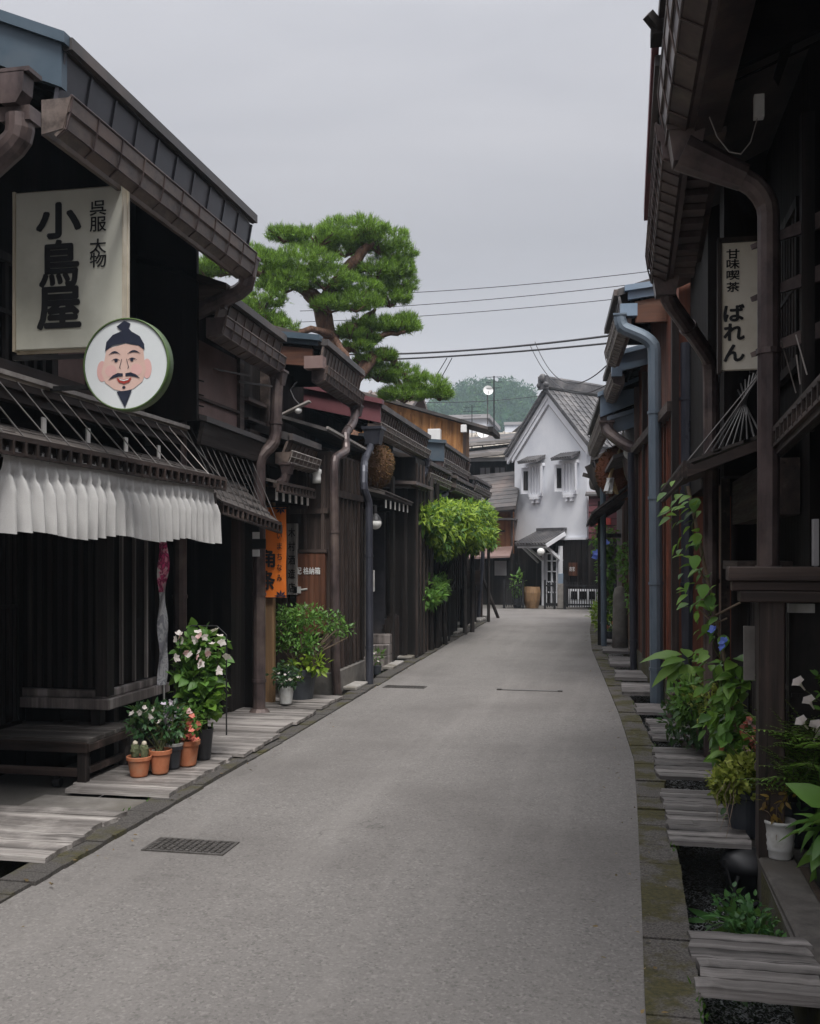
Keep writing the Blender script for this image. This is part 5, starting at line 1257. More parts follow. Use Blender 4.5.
M['woods'] = leafmat('far_tree_crowns', (.015, .045, .02), (.07, .14, .04), trans=.15, rough=.8, spec=.1)
woods()

# ------------------------------------------------------------------ overhead cables
def cable(label, a, b, sag, r=.012, group='overhead cables'):
    m = MB(); a, b = V(a), V(b); pts = [a+(b-a)*(i/24)-V((0, 0, sag*4*(i/24)*(1-i/24))) for i in range(25)]
    m.tube(pts, r, 5); o = m.build('cable', M['wire']); tag(o, label, 'cable', group)
cable('topmost thin cable crossing the sky from the pine to the right eaves', at(300, 296, 26), at(700, 265, 22), .15, .009)
cable('second thin cable crossing the sky below the topmost one', at(300, 311, 26), at(700, 276, 22), .12, .009)
cable('third thin cable across the sky', at(300, 322, 27), at(720, 287, 23), .12, .009)
cable('upper thick twisted cable between pine and blue gable house', at(280, 352, 26), at(630, 333, 19), .2, .022)
cable('lower thick cable just above the storehouse roof', at(280, 361, 26), at(640, 340, 19), .12, .02)
cable('low sagging service cable above the storehouse ridge', at(530, 345, 30), at(640, 355, 17), 1.0, .012)
cable('slack service cable curving towards the blue gable sheets', at(535, 342, 30), at(606, 366, 18), .7, .012)
cable('short slanting drop cable hanging by the pine', at(452, 358, 25), at(428, 398, 30), .05, .012)
cable('second slanting drop cable hanging by the pine', at(447, 358, 25), at(420, 398, 30), .05, .012)
cable('faint low cable in front of the hill', at(420, 402, 60), at(560, 393, 60), .2, .02)
# ------------------------------------------------------------------ garden pine
def pine():
    t = thing('pine_tree', 'cloud pruned garden pine with thick leaning trunk rising above the left roofs', 'tree', (-5.1, 18, 0))
    Y0 = 18.0
    P = lambda px, py, dy=0: at(px, py, Y0+dy)
    def limb(m, pts, r0, r1):
        q = [P(*p) for p in pts]
        # smooth
        out = []
        for i in range(len(q)-1):
            a, b = q[i], q[i+1]; p0 = q[i-1] if i else a; p3 = q[i+2] if i+2 < len(q) else b
            for k in range(4):
                s = k/4; out.append(.5*((2*a)+(-p0+b)*s+(2*p0-5*a+4*b-p3)*s*s+(-p0+3*a-3*b+p3)*s**3))
        out.append(q[-1]); n = len(out)
        out = [o+V((R.uniform(-.02, .02), R.uniform(-.02, .02), R.uniform(-.02, .02))) for o in out]
        m.tube(out, [(r0+(r1-r0)*i/(n-1))*(1+R.uniform(-.08, .1)) for i in range(n)], 9)
    m = MB()
    base = V((-4.9, 18, 0)); mid = P(346, 408)
    m.tube([base, base*.5+mid*.5+V((.15, 0, 0)), mid], [.32, .24, .20], 12)
    limb(m, [(346, 412), (343, 390), (332, 350), (322, 310), (316, 295)], .20, .14)
    limb(m, [(318, 302), (305, 290), (293, 278, -.3)], .17, .05)
    limb(m, [(322, 306), (340, 280, .2), (357, 258, .2), (372, 240, .3), (362, 228, .2)], .15, .05)
    limb(m, [(332, 290), (350, 272, .3), (378, 268, .6), (396, 262, .6)], .10, .04)
    limb(m, [(316, 296), (290, 283, -.5), (258, 274, -.9), (222, 272, -1.2)], .11, .03)
    limb(m, [(345, 330), (360, 322, .2), (376, 310, .4)], .09, .03)
    limb(m, [(338, 365), (352, 345, .1), (385, 335, .5), (406, 332, .6)], .10, .03)
    limb(m, [(343, 388), (355, 372, .2), (372, 350, .4)], .08, .03)
    limb(m, [(345, 398), (372, 360, .4), (388, 352, .8), (396, 366, .9), (412, 380, 1.1), (436, 392, 1.2)], .11, .03)
    limb(m, [(336, 340), (318, 330, -.4), (290, 332, -.8), (270, 330, -1)], .08, .03)
    limb(m, [(330, 330), (345, 355, -.3), (347, 372, -.3)], .07, .05)
    m.build('trunk', M['bark'], t, smooth=True)
    pads = [  # px, py, half width, half height, depth offset
        (352, 231, 34, 13, .2), (380, 243, 30, 16, .5), (318, 240, 34, 11, -.1), (284, 236, 16, 8, -.5), (345, 248, 34, 13, .5), (396, 256, 20, 12, .7),
        (300, 266, 38, 17, -.5), (262, 266, 28, 13, -.9), (325, 280, 30, 14, -.3), (285, 284, 26, 12, -.8), (220, 268, 24, 11, -1.2), (206, 272, 14, 8, -1.3), (245, 255, 22, 9, -.6),
        (376, 274, 28, 14, .5), (398, 286, 20, 14, .8), (400, 270, 16, 12, .7), (360, 290, 22, 12, .2), (356, 304, 26, 11, .0), (330, 306, 18, 9, -.3), (390, 300, 22, 10, .7),
        (264, 300, 22, 16, -1.0), (250, 314, 16, 10, -1.1), (276, 330, 20, 12, -1.0), (268, 320, 16, 10, -.9),
        (372, 326, 26, 9, .4), (398, 328, 22, 9, .7), (406, 322, 12, 8, .8), (350, 334, 16, 7, .1), (366, 340, 14, 6, .4), (356, 348, 18, 6, .2),
        (378, 374, 22, 11, .8), (402, 378, 26, 14, 1.0), (426, 388, 24, 13, 1.2), (440, 395, 13, 8, 1.3), (404, 396, 26, 10, 1.0), (368, 362, 14, 8, .5), (384, 356, 12, 6, .6)]
    vs = []; 
    for px, py, a, b, dy in pads:
        c = np.array(P(px, py, dy)); s = 18.7/1000; rx, rz = a*s*1.04, b*s*.95; ry = max(rx*.75, .3)
        n = int(200*(rx*ry)/.25)+50
        g = NP.normal(size=(n, 3)); g /= np.linalg.norm(g, axis=1, keepdims=True)
        low = g[:, 2] < 0; g[low, 2] *= .45
        tips = c+g*np.array([rx, ry, rz])*(.45+.6*NP.random((n, 1))**.5)
        K = 26
        d = NP.normal(size=(n, K, 3))*.55+g[:, None, :]*.55+np.array([0, 0, .85])
        d /= np.linalg.norm(d, axis=2, keepdims=True)
        L = (.065+.06*NP.random((n, K, 1)))
        o = tips[:, None, :]+NP.normal(size=(n, K, 3))*.02
        e = o+d*L; w = np.cross(d, NP.normal(size=(n, K, 3))); w /= np.linalg.norm(w, axis=2, keepdims=True)+1e-9
        vs.append(np.stack([o-w*.0055, o+w*.0055, e], 2).reshape(-1, 3))
        # twigs hidden inside the pad are part of the trunk mesh already
    v = np.concatenate(vs); raw_mesh('crown', v, np.arange(len(v)).reshape(-1, 3), M['pine'], t)
    # fine twigs under the pads
    for px, py, a, b, dy in pads:
        c = P(px, py, dy); m = MB()
        for i in range(5):
            q = c+V((R.uniform(-a, a)*.0187*.8, R.uniform(-.4, .4), R.uniform(-.2, .4)*b*.0187)); m.tube([c+V((0, 0, -b*.0187*.7)), (c+q)*.5+V((0, 0, -.05)), q], [.025, .018, .008], 5, cap=False)
        m.build('branchlet', M['bark'], t)
pine()
# ------------------------------------------------------------------ signs, curtain, bench
X_, Z_ = V((1, 0, 0)), V((0, 0, 1))
def box_part(name, x0, x1, y0, y1, z0, z1, mat, parent, bevel=.004):
    m = MB(); m.box(x0, x1, y0, y1, z0, z1); return m.build(name, mat, parent, bevel=bevel)

SY = 6.2
qa, qb = at(15, 350, SY), at(122, 185, SY); SX0, SX1, SZ0, SZ1 = qa.x, qb.x, qa.z, qb.z
s = thing('shop_sign', 'tall white sign board with large black brush characters hanging under the eaves', 'sign', ((SX0+SX1)/2, SY, SZ0))
box_part('board', SX0, SX1, SY+.01, SY+.05, SZ0, SZ1, M['sign'], s)
m = MB(); m.box(SX0-.02, SX1+.02, SY+.051, SY+.07, SZ0-.02, SZ1+.02); m.box(SX1, SX1+.012, SY, SY+.052, SZ0-.01, SZ1+.01); m.box(SX0-.02, SX0, SY, SY+.052, SZ0-.01, SZ1+.01); m.build('frame', M['signdim'], s)
m = MB(); kx, kz = (SX1-SX0)/107, (SZ1-SZ0)/165
for ch, y0, y1, x0, x1 in (('小', 203, 238, 37, 80), ('鳥', 240, 287, 40, 78), ('屋', 287, 329, 38, 80)):
    write(m, ch, .3, at((x0+x1)/2, (y0+y1)/2, SY+.004), X_, Z_, .035, w=(x1-x0)*kx, h=(y1-y0)*kz)
for ch, y in (('呉', 208), ('服', 224), ('太', 246), ('物', 260)):
    write(m, ch, .13, at(98, y, SY+.004), X_, Z_, .012, w=16*kx, h=15*kz)
m.build('lettering', M['ink'], s, normals=False)

# round emblem board
EY = 6.0; C0 = at(125.5, 364, EY); RR = .30
s = thing('round_emblem_sign', 'round green rimmed sign with painted smiling moustached face in black cap', 'sign', C0-V((0, 0, RR)))
def disc(m, c, r, y0, y1, n=56, sx_=1, sz_=1):
    a = [V((c.x+r*sx_*math.cos(2*math.pi*i/n), y0, c.z+r*sz_*math.sin(2*math.pi*i/n))) for i in range(n)]; b = [V((p.x, y1, p.z)) for p in a]
    m.add(a+b, [tuple(range(n)), tuple(range(2*n-1, n-1, -1))]+[(i, (i+1) % n, n+(i+1) % n, n+i) for i in range(n)])
m = MB(); disc(m, C0, RR-.010, EY+.005, EY+.07); m.build('board', M['discwhite'], s)
m = MB(); n = 64
prof = [(RR-.010, EY), (RR-.010, EY-.004), (RR, EY-.002), (RR+.002, EY+.01), (RR+.002, EY+.07), (RR-.02, EY+.08), (RR-.05, EY+.08)]
vs = [V((C0.x+r*math.cos(2*math.pi*i/n), y, C0.z+r*math.sin(2*math.pi*i/n))) for r, y in prof for i in range(n)]
m.add(vs, [(j*n+i, j*n+(i+1) % n, (j+1)*n+(i+1) % n, (j+1)*n+i) for j in range(len(prof)-1) for i in range(n)]); m.build('rim', M['green_rim'], s, smooth=True)
def paint(name, polys, mat, lay):
    m = MB(); k = RR/44.0*1.14
    for poly in polys:
        a = [V((C0.x+x*k*1.16, EY+.004-.0012*lay, C0.z+(y+1.5)*k*.97)) for x, y in poly]; m.add(a, [tuple(range(len(a)))])
    m.build_each(name, mat, s, normals=False)
def ell(cx, cy, rx, ry, n=28, a0=0, a1=2*math.pi): return [(cx+rx*math.cos(a0+(a1-a0)*i/n), cy+ry*math.sin(a0+(a1-a0)*i/n)) for i in range(n)]
paint('painted_ear', [ell(-18.5, -7, 4, 9), ell(16.5, -6, 3.6, 8.5)], M['pinkpaint'], 1)
paint('painted_face', [[(-15, 12), (-17, 0), (-19, -8), (-16, -17), (-9, -23), (-2, -25), (6, -23), (13, -17), (16, -7), (14.5, 2), (13.5, 13), (0, 16)]], M['skinpaint'], 2)
paint('painted_cheek', [ell(-11.5, -7, 4.5, 5), ell(8.5, -6.5, 4.5, 5)], M['pinkpaint'], 3)
paint('painted_cap', [[(-16, 10), (-15, 18), (-10, 24), (-3, 27), (-7, 31), (-1, 36), (4, 33), (2.5, 29), (5, 26), (11, 22), (14.5, 15), (14.8, 10), (10, 14), (0, 16.5), (-10, 15)],
                      [(-7, -25), (5, -24), (-.5, -39)]], M['navyink'], 4)
def arc(x0, x1, y, h, t, n=10):
    up = [(x0+(x1-x0)*i/n, y+h*math.sin(math.pi*i/n)) for i in range(n+1)]; return up+[(x, yy-t*math.sin(math.pi*max(.08, min(.92, i/n)))) for i, (x, yy) in reversed(list(enumerate(up)))]
paint('painted_line', [arc(-13, -4, 7, 3, 1.6), arc(1.5, 11.5, 7.2, 3, 1.6), arc(-11, -4, 1.6, 2.0, 1.0), arc(1.5, 9, 1.8, 2, 1.0), ell(-7.3, 1.6, 1.3, 1.2), ell(5, 1.8, 1.3, 1.2),
    [(-2, -9.5), (-6, -9), (-10, -11), (-13.5, -15), (-9, -13), (-5, -12), (-2, -12)], [(0, -9.5), (4, -8.8), (8, -10.6), (11.5, -14.2), (7, -12.6), (3, -11.8), (0, -12)], ell(-1.2, -21.5, 1.3, 1.2),
    [(-3.6, -6), (-4.2, -4), (-2.6, 3), (-3.0, 3), (-4.8, -4.4)], [(1.4, -6), (2.2, -4), (.6, 3), (1.0, 3), (2.8, -4.4)]], M['navyink'], 5)
paint('painted_mouth', [[(-7, -13.4), (-1, -14.6), (5, -13.2), (3, -17), (-1, -18.6), (-5, -17)]], M['redpaint'], 6)
paint('painted_teeth', [[(-5, -14.2), (-1, -15.2), (3.2, -14.1), (2, -15.4), (-1, -16.2), (-4, -15.4)]], M['white'], 7)
m = MB(); m.beam(C0+V((0, .10, .08)), C0+V((-.9, .15, .10)), .03, .03, fr=False); m.beam(C0+V((0, .10, -.12)), C0+V((-.9, .15, -.12)), .03, .03, fr=False); m.build('bracket', M['iron'], s)

# curtain
c = thing('shop_curtain', 'long pleated off white shop curtain hanging below the shingle roof', 'curtain', (-3.4, 6.7, 1.8))
nv, nz = 420, 22; vs = []
for j in range(nz+1):
    s_ = j/nz
    for i in range(nv+1):
        v = 5.02+3.02*i/nv; ph = i/nv*25.5*2*math.pi+.6*math.sin(i*.021)+.35*math.sin(i*.083)
        fr_ = ((i/nv*24.5+.12*math.sin(i*.021)) % 1)-.5; gw = .06+.10*max(0, s_-.15)*(1+.4*math.sin(int(i/nv*24.5)*2.1)); w = .35*fr_+.25-1.25*math.exp(-((fr_+.1*math.sin(int(i/nv*24.5)*1.7))/gw)**2)
        amp = .004+.062*min(1, max(0, (s_-.16)/.35))
        ga = .014*math.exp(-((s_-.27-.03*abs(math.sin(i*.028)))/.035)**2)
        u = 3.315+amp*w+ga+.05*(s_-.2)**2*0+.008*math.sin(i*.031+s_*3)+.05*max(0, 1-i/16)*s_
        hem = .010*w+.018*math.sin(i*.043)
        z = 2.285-.465*s_+(hem*s_ if s_ > .5 else 0)+.006*math.sin(i*.11)*(1-s_)
        vs.append((-u, v, z))
fs = np.array([(j*(nv+1)+i, j*(nv+1)+i+1, (j+1)*(nv+1)+i+1, (j+1)*(nv+1)+i) for j in range(nz) for i in range(nv)])
o = raw_mesh('cloth', vs, fs, M['linen'], c); o.data.polygons.foreach_set('use_smooth', [True]*len(o.data.polygons))
m = MB(left); m.tube([(3.33, 4.96, 2.30), (3.33, 8.1, 2.295)], .014, 8); m.build('rod', M['charY'], c)
m = MB(left)
for i in range(34): v = 5.05+2.95*i/33; m.box(3.315, 3.345, v-.012, v+.012, 2.25, 2.315)
m.build_each('loop', M['linen'], c)
m = MB(left); m.slab([(3.27, 7.90, 2.22), (3.265, 7.94, 2.23), (3.265, 7.96, 2.14), (3.27, 7.93, 2.13)], V((.004, 0, 0))); m.build('tag', M['charZ'], c)

# flag beside the bay
f = thing('nobori_flag', 'narrow pink and grey printed flag hanging edge on beside the lattice bay', 'flag', (-3.77, 8.0, .0))
vs = []; nn = 30
for j in range(nn+1):
    z = 1.88-1.30*j/nn
    for i in range(7):
        s_ = i/6; vs.append((-3.815+.085*s_*(.85+.15*math.sin(j*.35)), 8.0+.025*math.sin(j*.6+s_*4)+.02*s_, z))
raw_mesh('cloth', vs, np.array([(j*7+i, j*7+i+1, (j+1)*7+i+1, (j+1)*7+i) for j in range(nn) for i in range(6)]), M['flag'], f)
m = MB(); m.tube([(-3.79, 8.06, .0), (-3.79, 8.06, 1.98)], .008, 6); m.tube([(-3.83, 8.01, 1.89), (-3.71, 8.02, 1.89)], .006, 5); m.build('pole', M['whiteplastic'], f)

# bench
b = thing('bench', 'low dark weathered plank bench standing before the shop lattice', 'bench', (-4.5, 6.95, 0))
m = MB()
for i in range(3): m.box(-5.5, -3.70, 6.62+.235*i, 6.62+.235*i+.228, .335, .372, .003)
m.build('seat', M['bench'], b, bevel=.005)
m = MB(); m.box(-5.48, -3.705, 6.60, 6.625, .27, .345); m.box(-5.48, -3.705, 7.30, 7.33, .27, .335); m.box(-3.725, -3.695, 6.626, 7.3, .275, .334); m.build('apron', M['darkX'], b, bevel=.004)
for x, y in ((-3.755, 6.65), (-3.755, 7.27), (-5.4, 6.65), (-5.4, 7.27)): box_part('leg', x-.035, x+.035, y-.03, y+.03, .0, .334, M['charZ'], b)
m = MB(); m.box(-5.36, -3.79, 6.63, 6.665, .09, .15); m.box(-3.775, -3.735, 6.68, 7.24, .10, .15); m.build('stretcher', M['darkX'], b, bevel=.004)
for x in (-3.98, -5.2):
    m = MB()
    for dy in (0,): m.tube([(x-.03, 6.68, .035), (x+.03, 6.68, .035)], .034, 10)
    m.box(x-.02, x+.02, 6.66, 6.7, .05, .09); m.build('caster', M['iron'], b)

# orange banner and its post, wooden name board
s = thing('orange_banner', 'orange banner with black lettering and navy leaf marks hanging on a post', 'banner', (-3.66, 10.6, 1.2))
vs = []; 
for j in range(21):
    for i in range(9): vs.append((-3.81+.28*i/8, 10.6+.008*math.sin(j*.5+i*.5), 2.23-1.0*j/20))
raw_mesh('cloth', vs, np.array([(j*9+i, j*9+i+1, (j+1)*9+i+1, (j+1)*9+i) for j in range(20) for i in range(8)]), M['orange'], s)
m = MB()
for i, ch in enumerate('るいまちなみ'): write(m, ch, .1, (-3.605, 10.586, 2.035-.118*i), X_, Z_, .02, w=.055, h=.072)
for ch, z, h_ in (('角', 1.66, .19), ('条', 1.42, .2)): write(m, ch, .2, (-3.74, 10.586, z), X_, Z_, .04, w=.16, h=h_)
m.build('lettering', M['ink'], s, normals=False)
m = MB()
for z in (2.19, 1.27):
    for k in range(5):
        a = math.radians(90+(k-2)*42); d = V((math.cos(a), 0, math.sin(a)*(1 if z < 2 else -1))); p = V((-3.59, 10.587, z-.03 if z < 2 else z+.03)); n_ = V((-d.z, 0, d.x))
        m.add([p, p+d*.04+n_*.013, p+d*.075, p+d*.04-n_*.013], [(0, 1, 2, 3)])
m.build('leaf_mark', M['navyink'], s, normals=False)
m = MB(); m.tube([(-3.84, 10.6, 2.24), (-3.51, 10.6, 2.24)], .008, 6); m.tube([(-3.83, 10.6, 1.225), (-3.52, 10.6, 1.225)], .006, 6); m.build('rod', M['charX'], s)
m = MB(); m.box(-3.80, -3.70, 10.65, 10.74, 0, 2.5); tag(m.build('banner_post', M['tan'], bevel=.006), 'pale tan wooden post standing behind the orange banner', 'post')
t = thing('hanging_tag_sign', 'small black and white sign dangling beside the orange banner', 'sign', (-3.58, 9.78, 1.7))
m = MB()
for z in (2.08, 1.90, 1.72): m.box(-3.60, -3.53, 9.72, 9.745, z-.035, z+.035)
m.build_each('white_plate', M['white'], t); m = MB(); m.box(-3.61, -3.46, 9.72, 9.74, 1.765, 1.865); m.box(-3.6, -3.53, 9.72, 9.74, 1.935, 2.045); m.build('black_plate', M['ink'], t)
s = thing('wooden_name_board', 'narrow weathered vertical name board on the plank house front', 'sign', (-3.72, 11.56, 1.25))
box_part('board', -3.84, -3.70, 11.53, 11.575, 1.22, 2.08, M['greyZ'], s)
m = MB()
for i, ch in enumerate('木村酒造店'): write(m, ch, .1, (-3.77, 11.526, 1.97-.165*i), X_, Z_, .02, w=.085, h=.11)
m.build('lettering', M['charX'], s, normals=False)

# lamps
s = thing('wall_lamp', 'small round white wall lamp on plank house corner', 'lamp', (-3.42, 11.45, 2.62))
m = MB(); m.lathe((-3.42, 11.4, 2.55), [(.05, 0), (.055, .05), (.05, .10), (.06, .12), (.06, .16), (.03, .18)], 14); m.build('globe', M['lampglass'], s, smooth=True)
m = MB(); m.lathe((-3.42, 11.4, 2.735), [(.05, 0), (.02, .06)], 12); m.beam((-3.42, 11.4, 2.77), (-3.42, 11.6, 2.77), .02, .02, fr=False); m.build('arm', M['iron'], s)
s = thing('street_lamp', 'flat white street lamp on a curved arm beneath the eaves', 'lamp', (-3.5, 11.1, 3.35))
m = MB(); m.beam((-3.70, 11.0, 3.32), (-3.38, 11.0, 3.46), .10, .02, fr=False); m.build('lamp_shade', M['lip'], s)
m = MB(); m.ball((-3.52, 11.0, 3.36), .045, .045, .04); m.build('bulb', M['lampglass'], s, smooth=True)
m = MB(); m.tube([(-3.5, 11.0, 3.42), (-3.57, 11.0, 3.5), (-3.62, 11.02, 3.6), (-3.55, 11.05, 3.7)], .009, 6); m.build('arm', M['iron'], s)
s = thing('globe_lamp', 'white globe lamp under the small porch roof of the stepped doorway', 'lamp', (-3.14, 13.2, 2.0))
m = MB(); m.ball((-3.12, 13.15, 2.13), .085, .085, .085); m.build('globe', M['lampglass'], s, smooth=True)
m = MB(); m.lathe((-3.12, 13.15, 2.17), [(.088, 0), (.06, .05), (.025, .09), (.02, .2)], 14); m.beam((-3.12, 13.15, 2.36), (-3.3, 13.3, 2.4), .02, .02, fr=False); m.build('lamp_cap', M['iron'], s)

# cedar balls of the sake houses
def cedar(c, r, mat, label, n=2600):
    t = thing('cedar_ball', label, 'cedar ball', (c[0], c[1], c[2]-r)); m = MB(); m.ball(c, r*.93, r*.93, r*.97, 28, 20); m.build('core', M[mat], t, smooth=True)
    g = NP.normal(size=(n, 3)); g /= np.linalg.norm(g, axis=1, keepdims=True); p = np.array(c)+g*r*.90*np.array([1, 1, 1.04])
    d = g+NP.normal(size=(n, 3))*.35+np.array([0, 0, -.25]); leaf_mesh('sprays', p, d, NP.normal(size=(n, 3)), (.03+.03*NP.random(n))*r/.42, .016, M[mat+'leaf'], t)
    m = MB(); m.tube([(c[0], c[1], c[2]+r*.9), (c[0], c[1], c[2]+r+.5)], .012, 6); m.build('rope', M['rope'], t)
M['cedarballleaf'] = leafmat('brown_cedar_tips', (.06, .032, .015), (.24, .14, .07), trans=.1, rough=.9, spec=.1)
M['redballleaf'] = leafmat('rust_cedar_tips', (.09, .03, .015), (.26, .10, .055), trans=.1, rough=.9, spec=.1)
cedar((-3.36, 13.75, 2.97), .375, 'cedarball', 'big dry brown cedar ball hanging beside the maroon gable house')
cq = at(623, 472, 18.4); cedar((cq.x, cq.y, cq.z), .50, 'redball', 'rust coloured cedar ball with straw rope on the right hand row')
s = thing('straw_rope_tassel', 'straw rope with white paper tassel hanging by the rust cedar ball', 'tassel', at(612, 490, 17.6))
m = MB(); pts = [at(621, 447, 17.6), at(617, 458, 17.6), at(612, 470, 17.6), at(609, 480, 17.6)]; m.tube(pts, [.022, .026, .03, .03], 8); m.build('rope', M['rope'], s, smooth=True)
m = MB()
for i in range(9):
    a = at(609+R.uniform(-2, 5), 478, 17.6+R.uniform(-.1, .1)); bq = at(608+R.uniform(-2, 9), 490+R.uniform(-3, 4), 17.6+R.uniform(-.12, .12)); m.beam(a, bq, .07, .012, fr=False, w2=.10)
m.build('paper_strips', M['white'], s)
m = MB()
for i in range(7): m.beam(at(611+R.uniform(-1, 3), 480, 17.65), at(612+R.uniform(0, 6), 492+R.uniform(-2, 3), 17.7), .05, .012, fr=False)
m.build('straw_tuft', M['rope'], s)

# cream sign on the right
s = thing('cream_sign', 'tall aged cream sign with dark brush characters under the right eaves', 'sign', (.83, 6.9, 2.9))
box_part('board', .715, .955, 6.88, 6.92, 2.92, 3.76, M['creamsign'], s)
m = MB(); m.box(.69, .715, 6.86, 6.93, 2.9, 3.78); m.box(.69, .96, 6.86, 6.93, 3.76, 3.79); m.build('frame', M['darkZ'], s)
m = MB()
for ch, y in (('甘', 254), ('味', 264), ('喫', 275), ('茶', 287)): write(m, ch, .1, at(733, y, 6.876), X_, Z_, .02, w=.08, h=.062)
for ch, y in (('ば', 313), ('れ', 332), ('ん', 353)): write(m, ch, .15, at(734, y, 6.876), X_, Z_, .04, w=.125, h=.105)
m.build('lettering', M['ink'], s, normals=False)
t = thing('dark_wave_board', 'dark board with pale swirls tucked behind the cream sign', 'sign', (1.02, 7.2, 2.95))
m = MB(); m.box(.93, 1.13, 7.15, 7.19, 2.95, 3.35); m.build('board', M['blackZ'], t)
m = MB()
for cx_, cz_ in ((1.0, 3.28), (1.0, 3.15), (1.0, 3.02), (1.08, 3.2), (1.08, 3.08)):
    for r_ in (.02, .035, .05): m.tube([(cx_+r_*math.cos(a), 7.146, cz_+r_*math.sin(a)) for a in [i*.45 for i in range(10)]], .004, 4)
m.build('swirls', M['signdim'], t)
M['bigleaf'] = leafmat('large_pale_leaves', (.10, .22, .04), (.22, .36, .08), trans=.35)
# ------------------------------------------------------------------ pots and plants
def pot(t, c, r, h, mat, rim=True, soil=True, sq=False):
    m = MB()
    if sq: m.hexa([V((c[0]+sx*r*.85, c[1]+sy*r*.85, c[2])) for sx, sy in ((-1, -1), (1, -1), (1, 1), (-1, 1))]+[V((c[0]+sx*r, c[1]+sy*r, c[2]+h)) for sx, sy in ((-1, -1), (1, -1), (1, 1), (-1, 1))])
    else:
        pr = [(r*.68, 0), (r*.72, .01), (r*.93, h*.8)]+([(r*1.04, h*.8), (r*1.06, h), (r*.93, h), (r*.9, h*.85), (r*.5, h*.84)] if rim else [(r, h), (r*.93, h), (r*.9, h*.85), (r*.5, h*.84)])
        m.lathe(c, pr, 26)
    o = m.build('pot', M[mat], t, bevel=.004)
    if soil and not sq:
        m = MB(); m.lathe((c[0], c[1], c[2]+h*.845), [(r*.9, 0), (r*.6, .012), (.001, .016)], 16); m.build('soil', M['soil'], t)
    return o
def stems(t, base, tips, r=.008, mat='stem', mid=.1, n=5):
    m = MB(); b = V(base)
    for q in tips:
        q = V(q); c = (b+q)*.5+V((R.uniform(-mid, mid)*.5, R.uniform(-mid, mid)*.5, mid*.4)); m.tube([b+V((R.uniform(-.03, .03), R.uniform(-.03, .03), 0)), c, q], [r, r*.8, r*.5], n, cap=False)
    m.build('stems', M[mat], t)
def blooms(t, cs, r, mat, petals=5, face=(0, -.7, .5), name='flower', spread=.5, ratio=.85):
    """each flower is a part of its own: petals round one centre"""
    for c in cs:
        f = V(face)+V((R.gauss(0, spread), R.gauss(0, spread), R.gauss(0, spread))); f.normalize(); a = f.orthogonal().normalized(); b = f.cross(a); o = R.random()*6; D, L = [], []
        for k in range(petals):
            an = o+2*math.pi*k/petals; d = a*math.cos(an)+b*math.sin(an)+f*R.uniform(.2, .5); D.append(tuple(d)); L.append(r*.82*R.uniform(.75, 1.2))
        leaf_mesh(name, [tuple(V(c))]*petals, D, [tuple(f)]*petals, np.array(L), np.array(L)*ratio*R.uniform(.9, 1.1), M[mat], t, droop=R.uniform(-.1, .25), fold=-.1)
def inblob(b, n, top=False):
    out = []
    while len(out) < n:
        p = V((R.uniform(-1, 1), R.uniform(-1, 1), R.uniform(-1, 1)))
        if .55 < p.length < 1.05 and (not top or p.z > -.2) and p.y < .5: out.append((b[0]+p.x*b[3], b[1]+p.y*b[4], b[2]+p.z*b[5]))
    return out
PR = 'flower pots in front of the curtain shop'
# cactus
c = on_plane(139, 776, .06); t = thing('cactus_pot', 'small terracotta pot with two pale tipped cacti, nearest of the row', 'plant', c, PR); pot(t, tuple(c), .088, .15, 'terracotta')
for dx in (-.03, .042):
    m = MB(); m.ball((c.x+dx, c.y, c.z+.185), .034, .034, .062, 12, 10, wob=.14); m.build('cactus', M['cactus'], t)
    m = MB(); m.ball((c.x+dx, c.y, c.z+.243), .019, .019, .02); m.build('cactus_tip', M['signdim'], t, smooth=True)
c = on_plane(149, 772, .06); t = thing('cream_pot', 'narrow cream pot half hidden between two terracotta pots', 'plant pot', c); pot(t, tuple(c+V((.0, .06, 0))), .06, .17, 'signdim')
c = on_plane(160, 773, .06); t = thing('white_flower_pot', 'terracotta pot of dark glossy leaves and white flowers, second of the row', 'plant', c, PR); pot(t, tuple(c), .085, .18, 'terracotta')
bl = [tuple(c+V((-.14, .04, .36)))+(.15, .15, .13), tuple(c+V((.02, .06, .34)))+(.14, .13, .13), tuple(c+V((-.02, .1, .44)))+(.13, .14, .08), tuple(c+V((-.2, .1, .42)))+(.09, .1, .08)]
foliage('foliage', 620, bl, (.035, .075), .5, M['glossleaf'], t, up=.8); stems(t, tuple(c+V((0, 0, .16))), inblob(bl[1], 8)+inblob(bl[0], 7), .005)
blooms(t, [tuple(c+V((dx, -.06, dz))) for dx, dz in ((-.10, .50), (-.08, .47), (-.05, .43), (-.13, .46), (-.2, .45), (.03, .40), (-.02, .48))], .032, 'whitepetal')
c = on_plane(172, 768, .06); t = thing('lilac_flower_pot', 'dark pot with pale rim and lilac white flower spike, middle of the row', 'plant', c, PR); pot(t, tuple(c), .08, .18, 'greenblackpot')
m = MB(); m.lathe(tuple(c+V((0, 0, .175))), [(.086, 0), (.09, .02), (.076, .024), (.07, 0)], 22); m.build('pot_rim', M['whiteplastic'], t)
foliage('foliage', 330, [tuple(c+V((.0, .03, .32)))+(.13, .12, .13)], (.03, .07), .5, M['leaf'], t)
blooms(t, [tuple(c+V((.02+R.uniform(-.035, .035), -.1+R.uniform(-.03, .03), .32+.021*i))) for i in range(11)], .036, 'lilacpetal')
c = on_plane(187, 765, .06); t = thing('coral_geranium_pot', 'terracotta pot with drooping coral and pink flowers beside the black pot', 'plant', c, PR); pot(t, tuple(c), .098, .20, 'terracotta')
foliage('foliage', 280, [tuple(c+V((-.02, .04, .34)))+(.13, .12, .13)], (.03, .07), .6, M['leaf'], t)
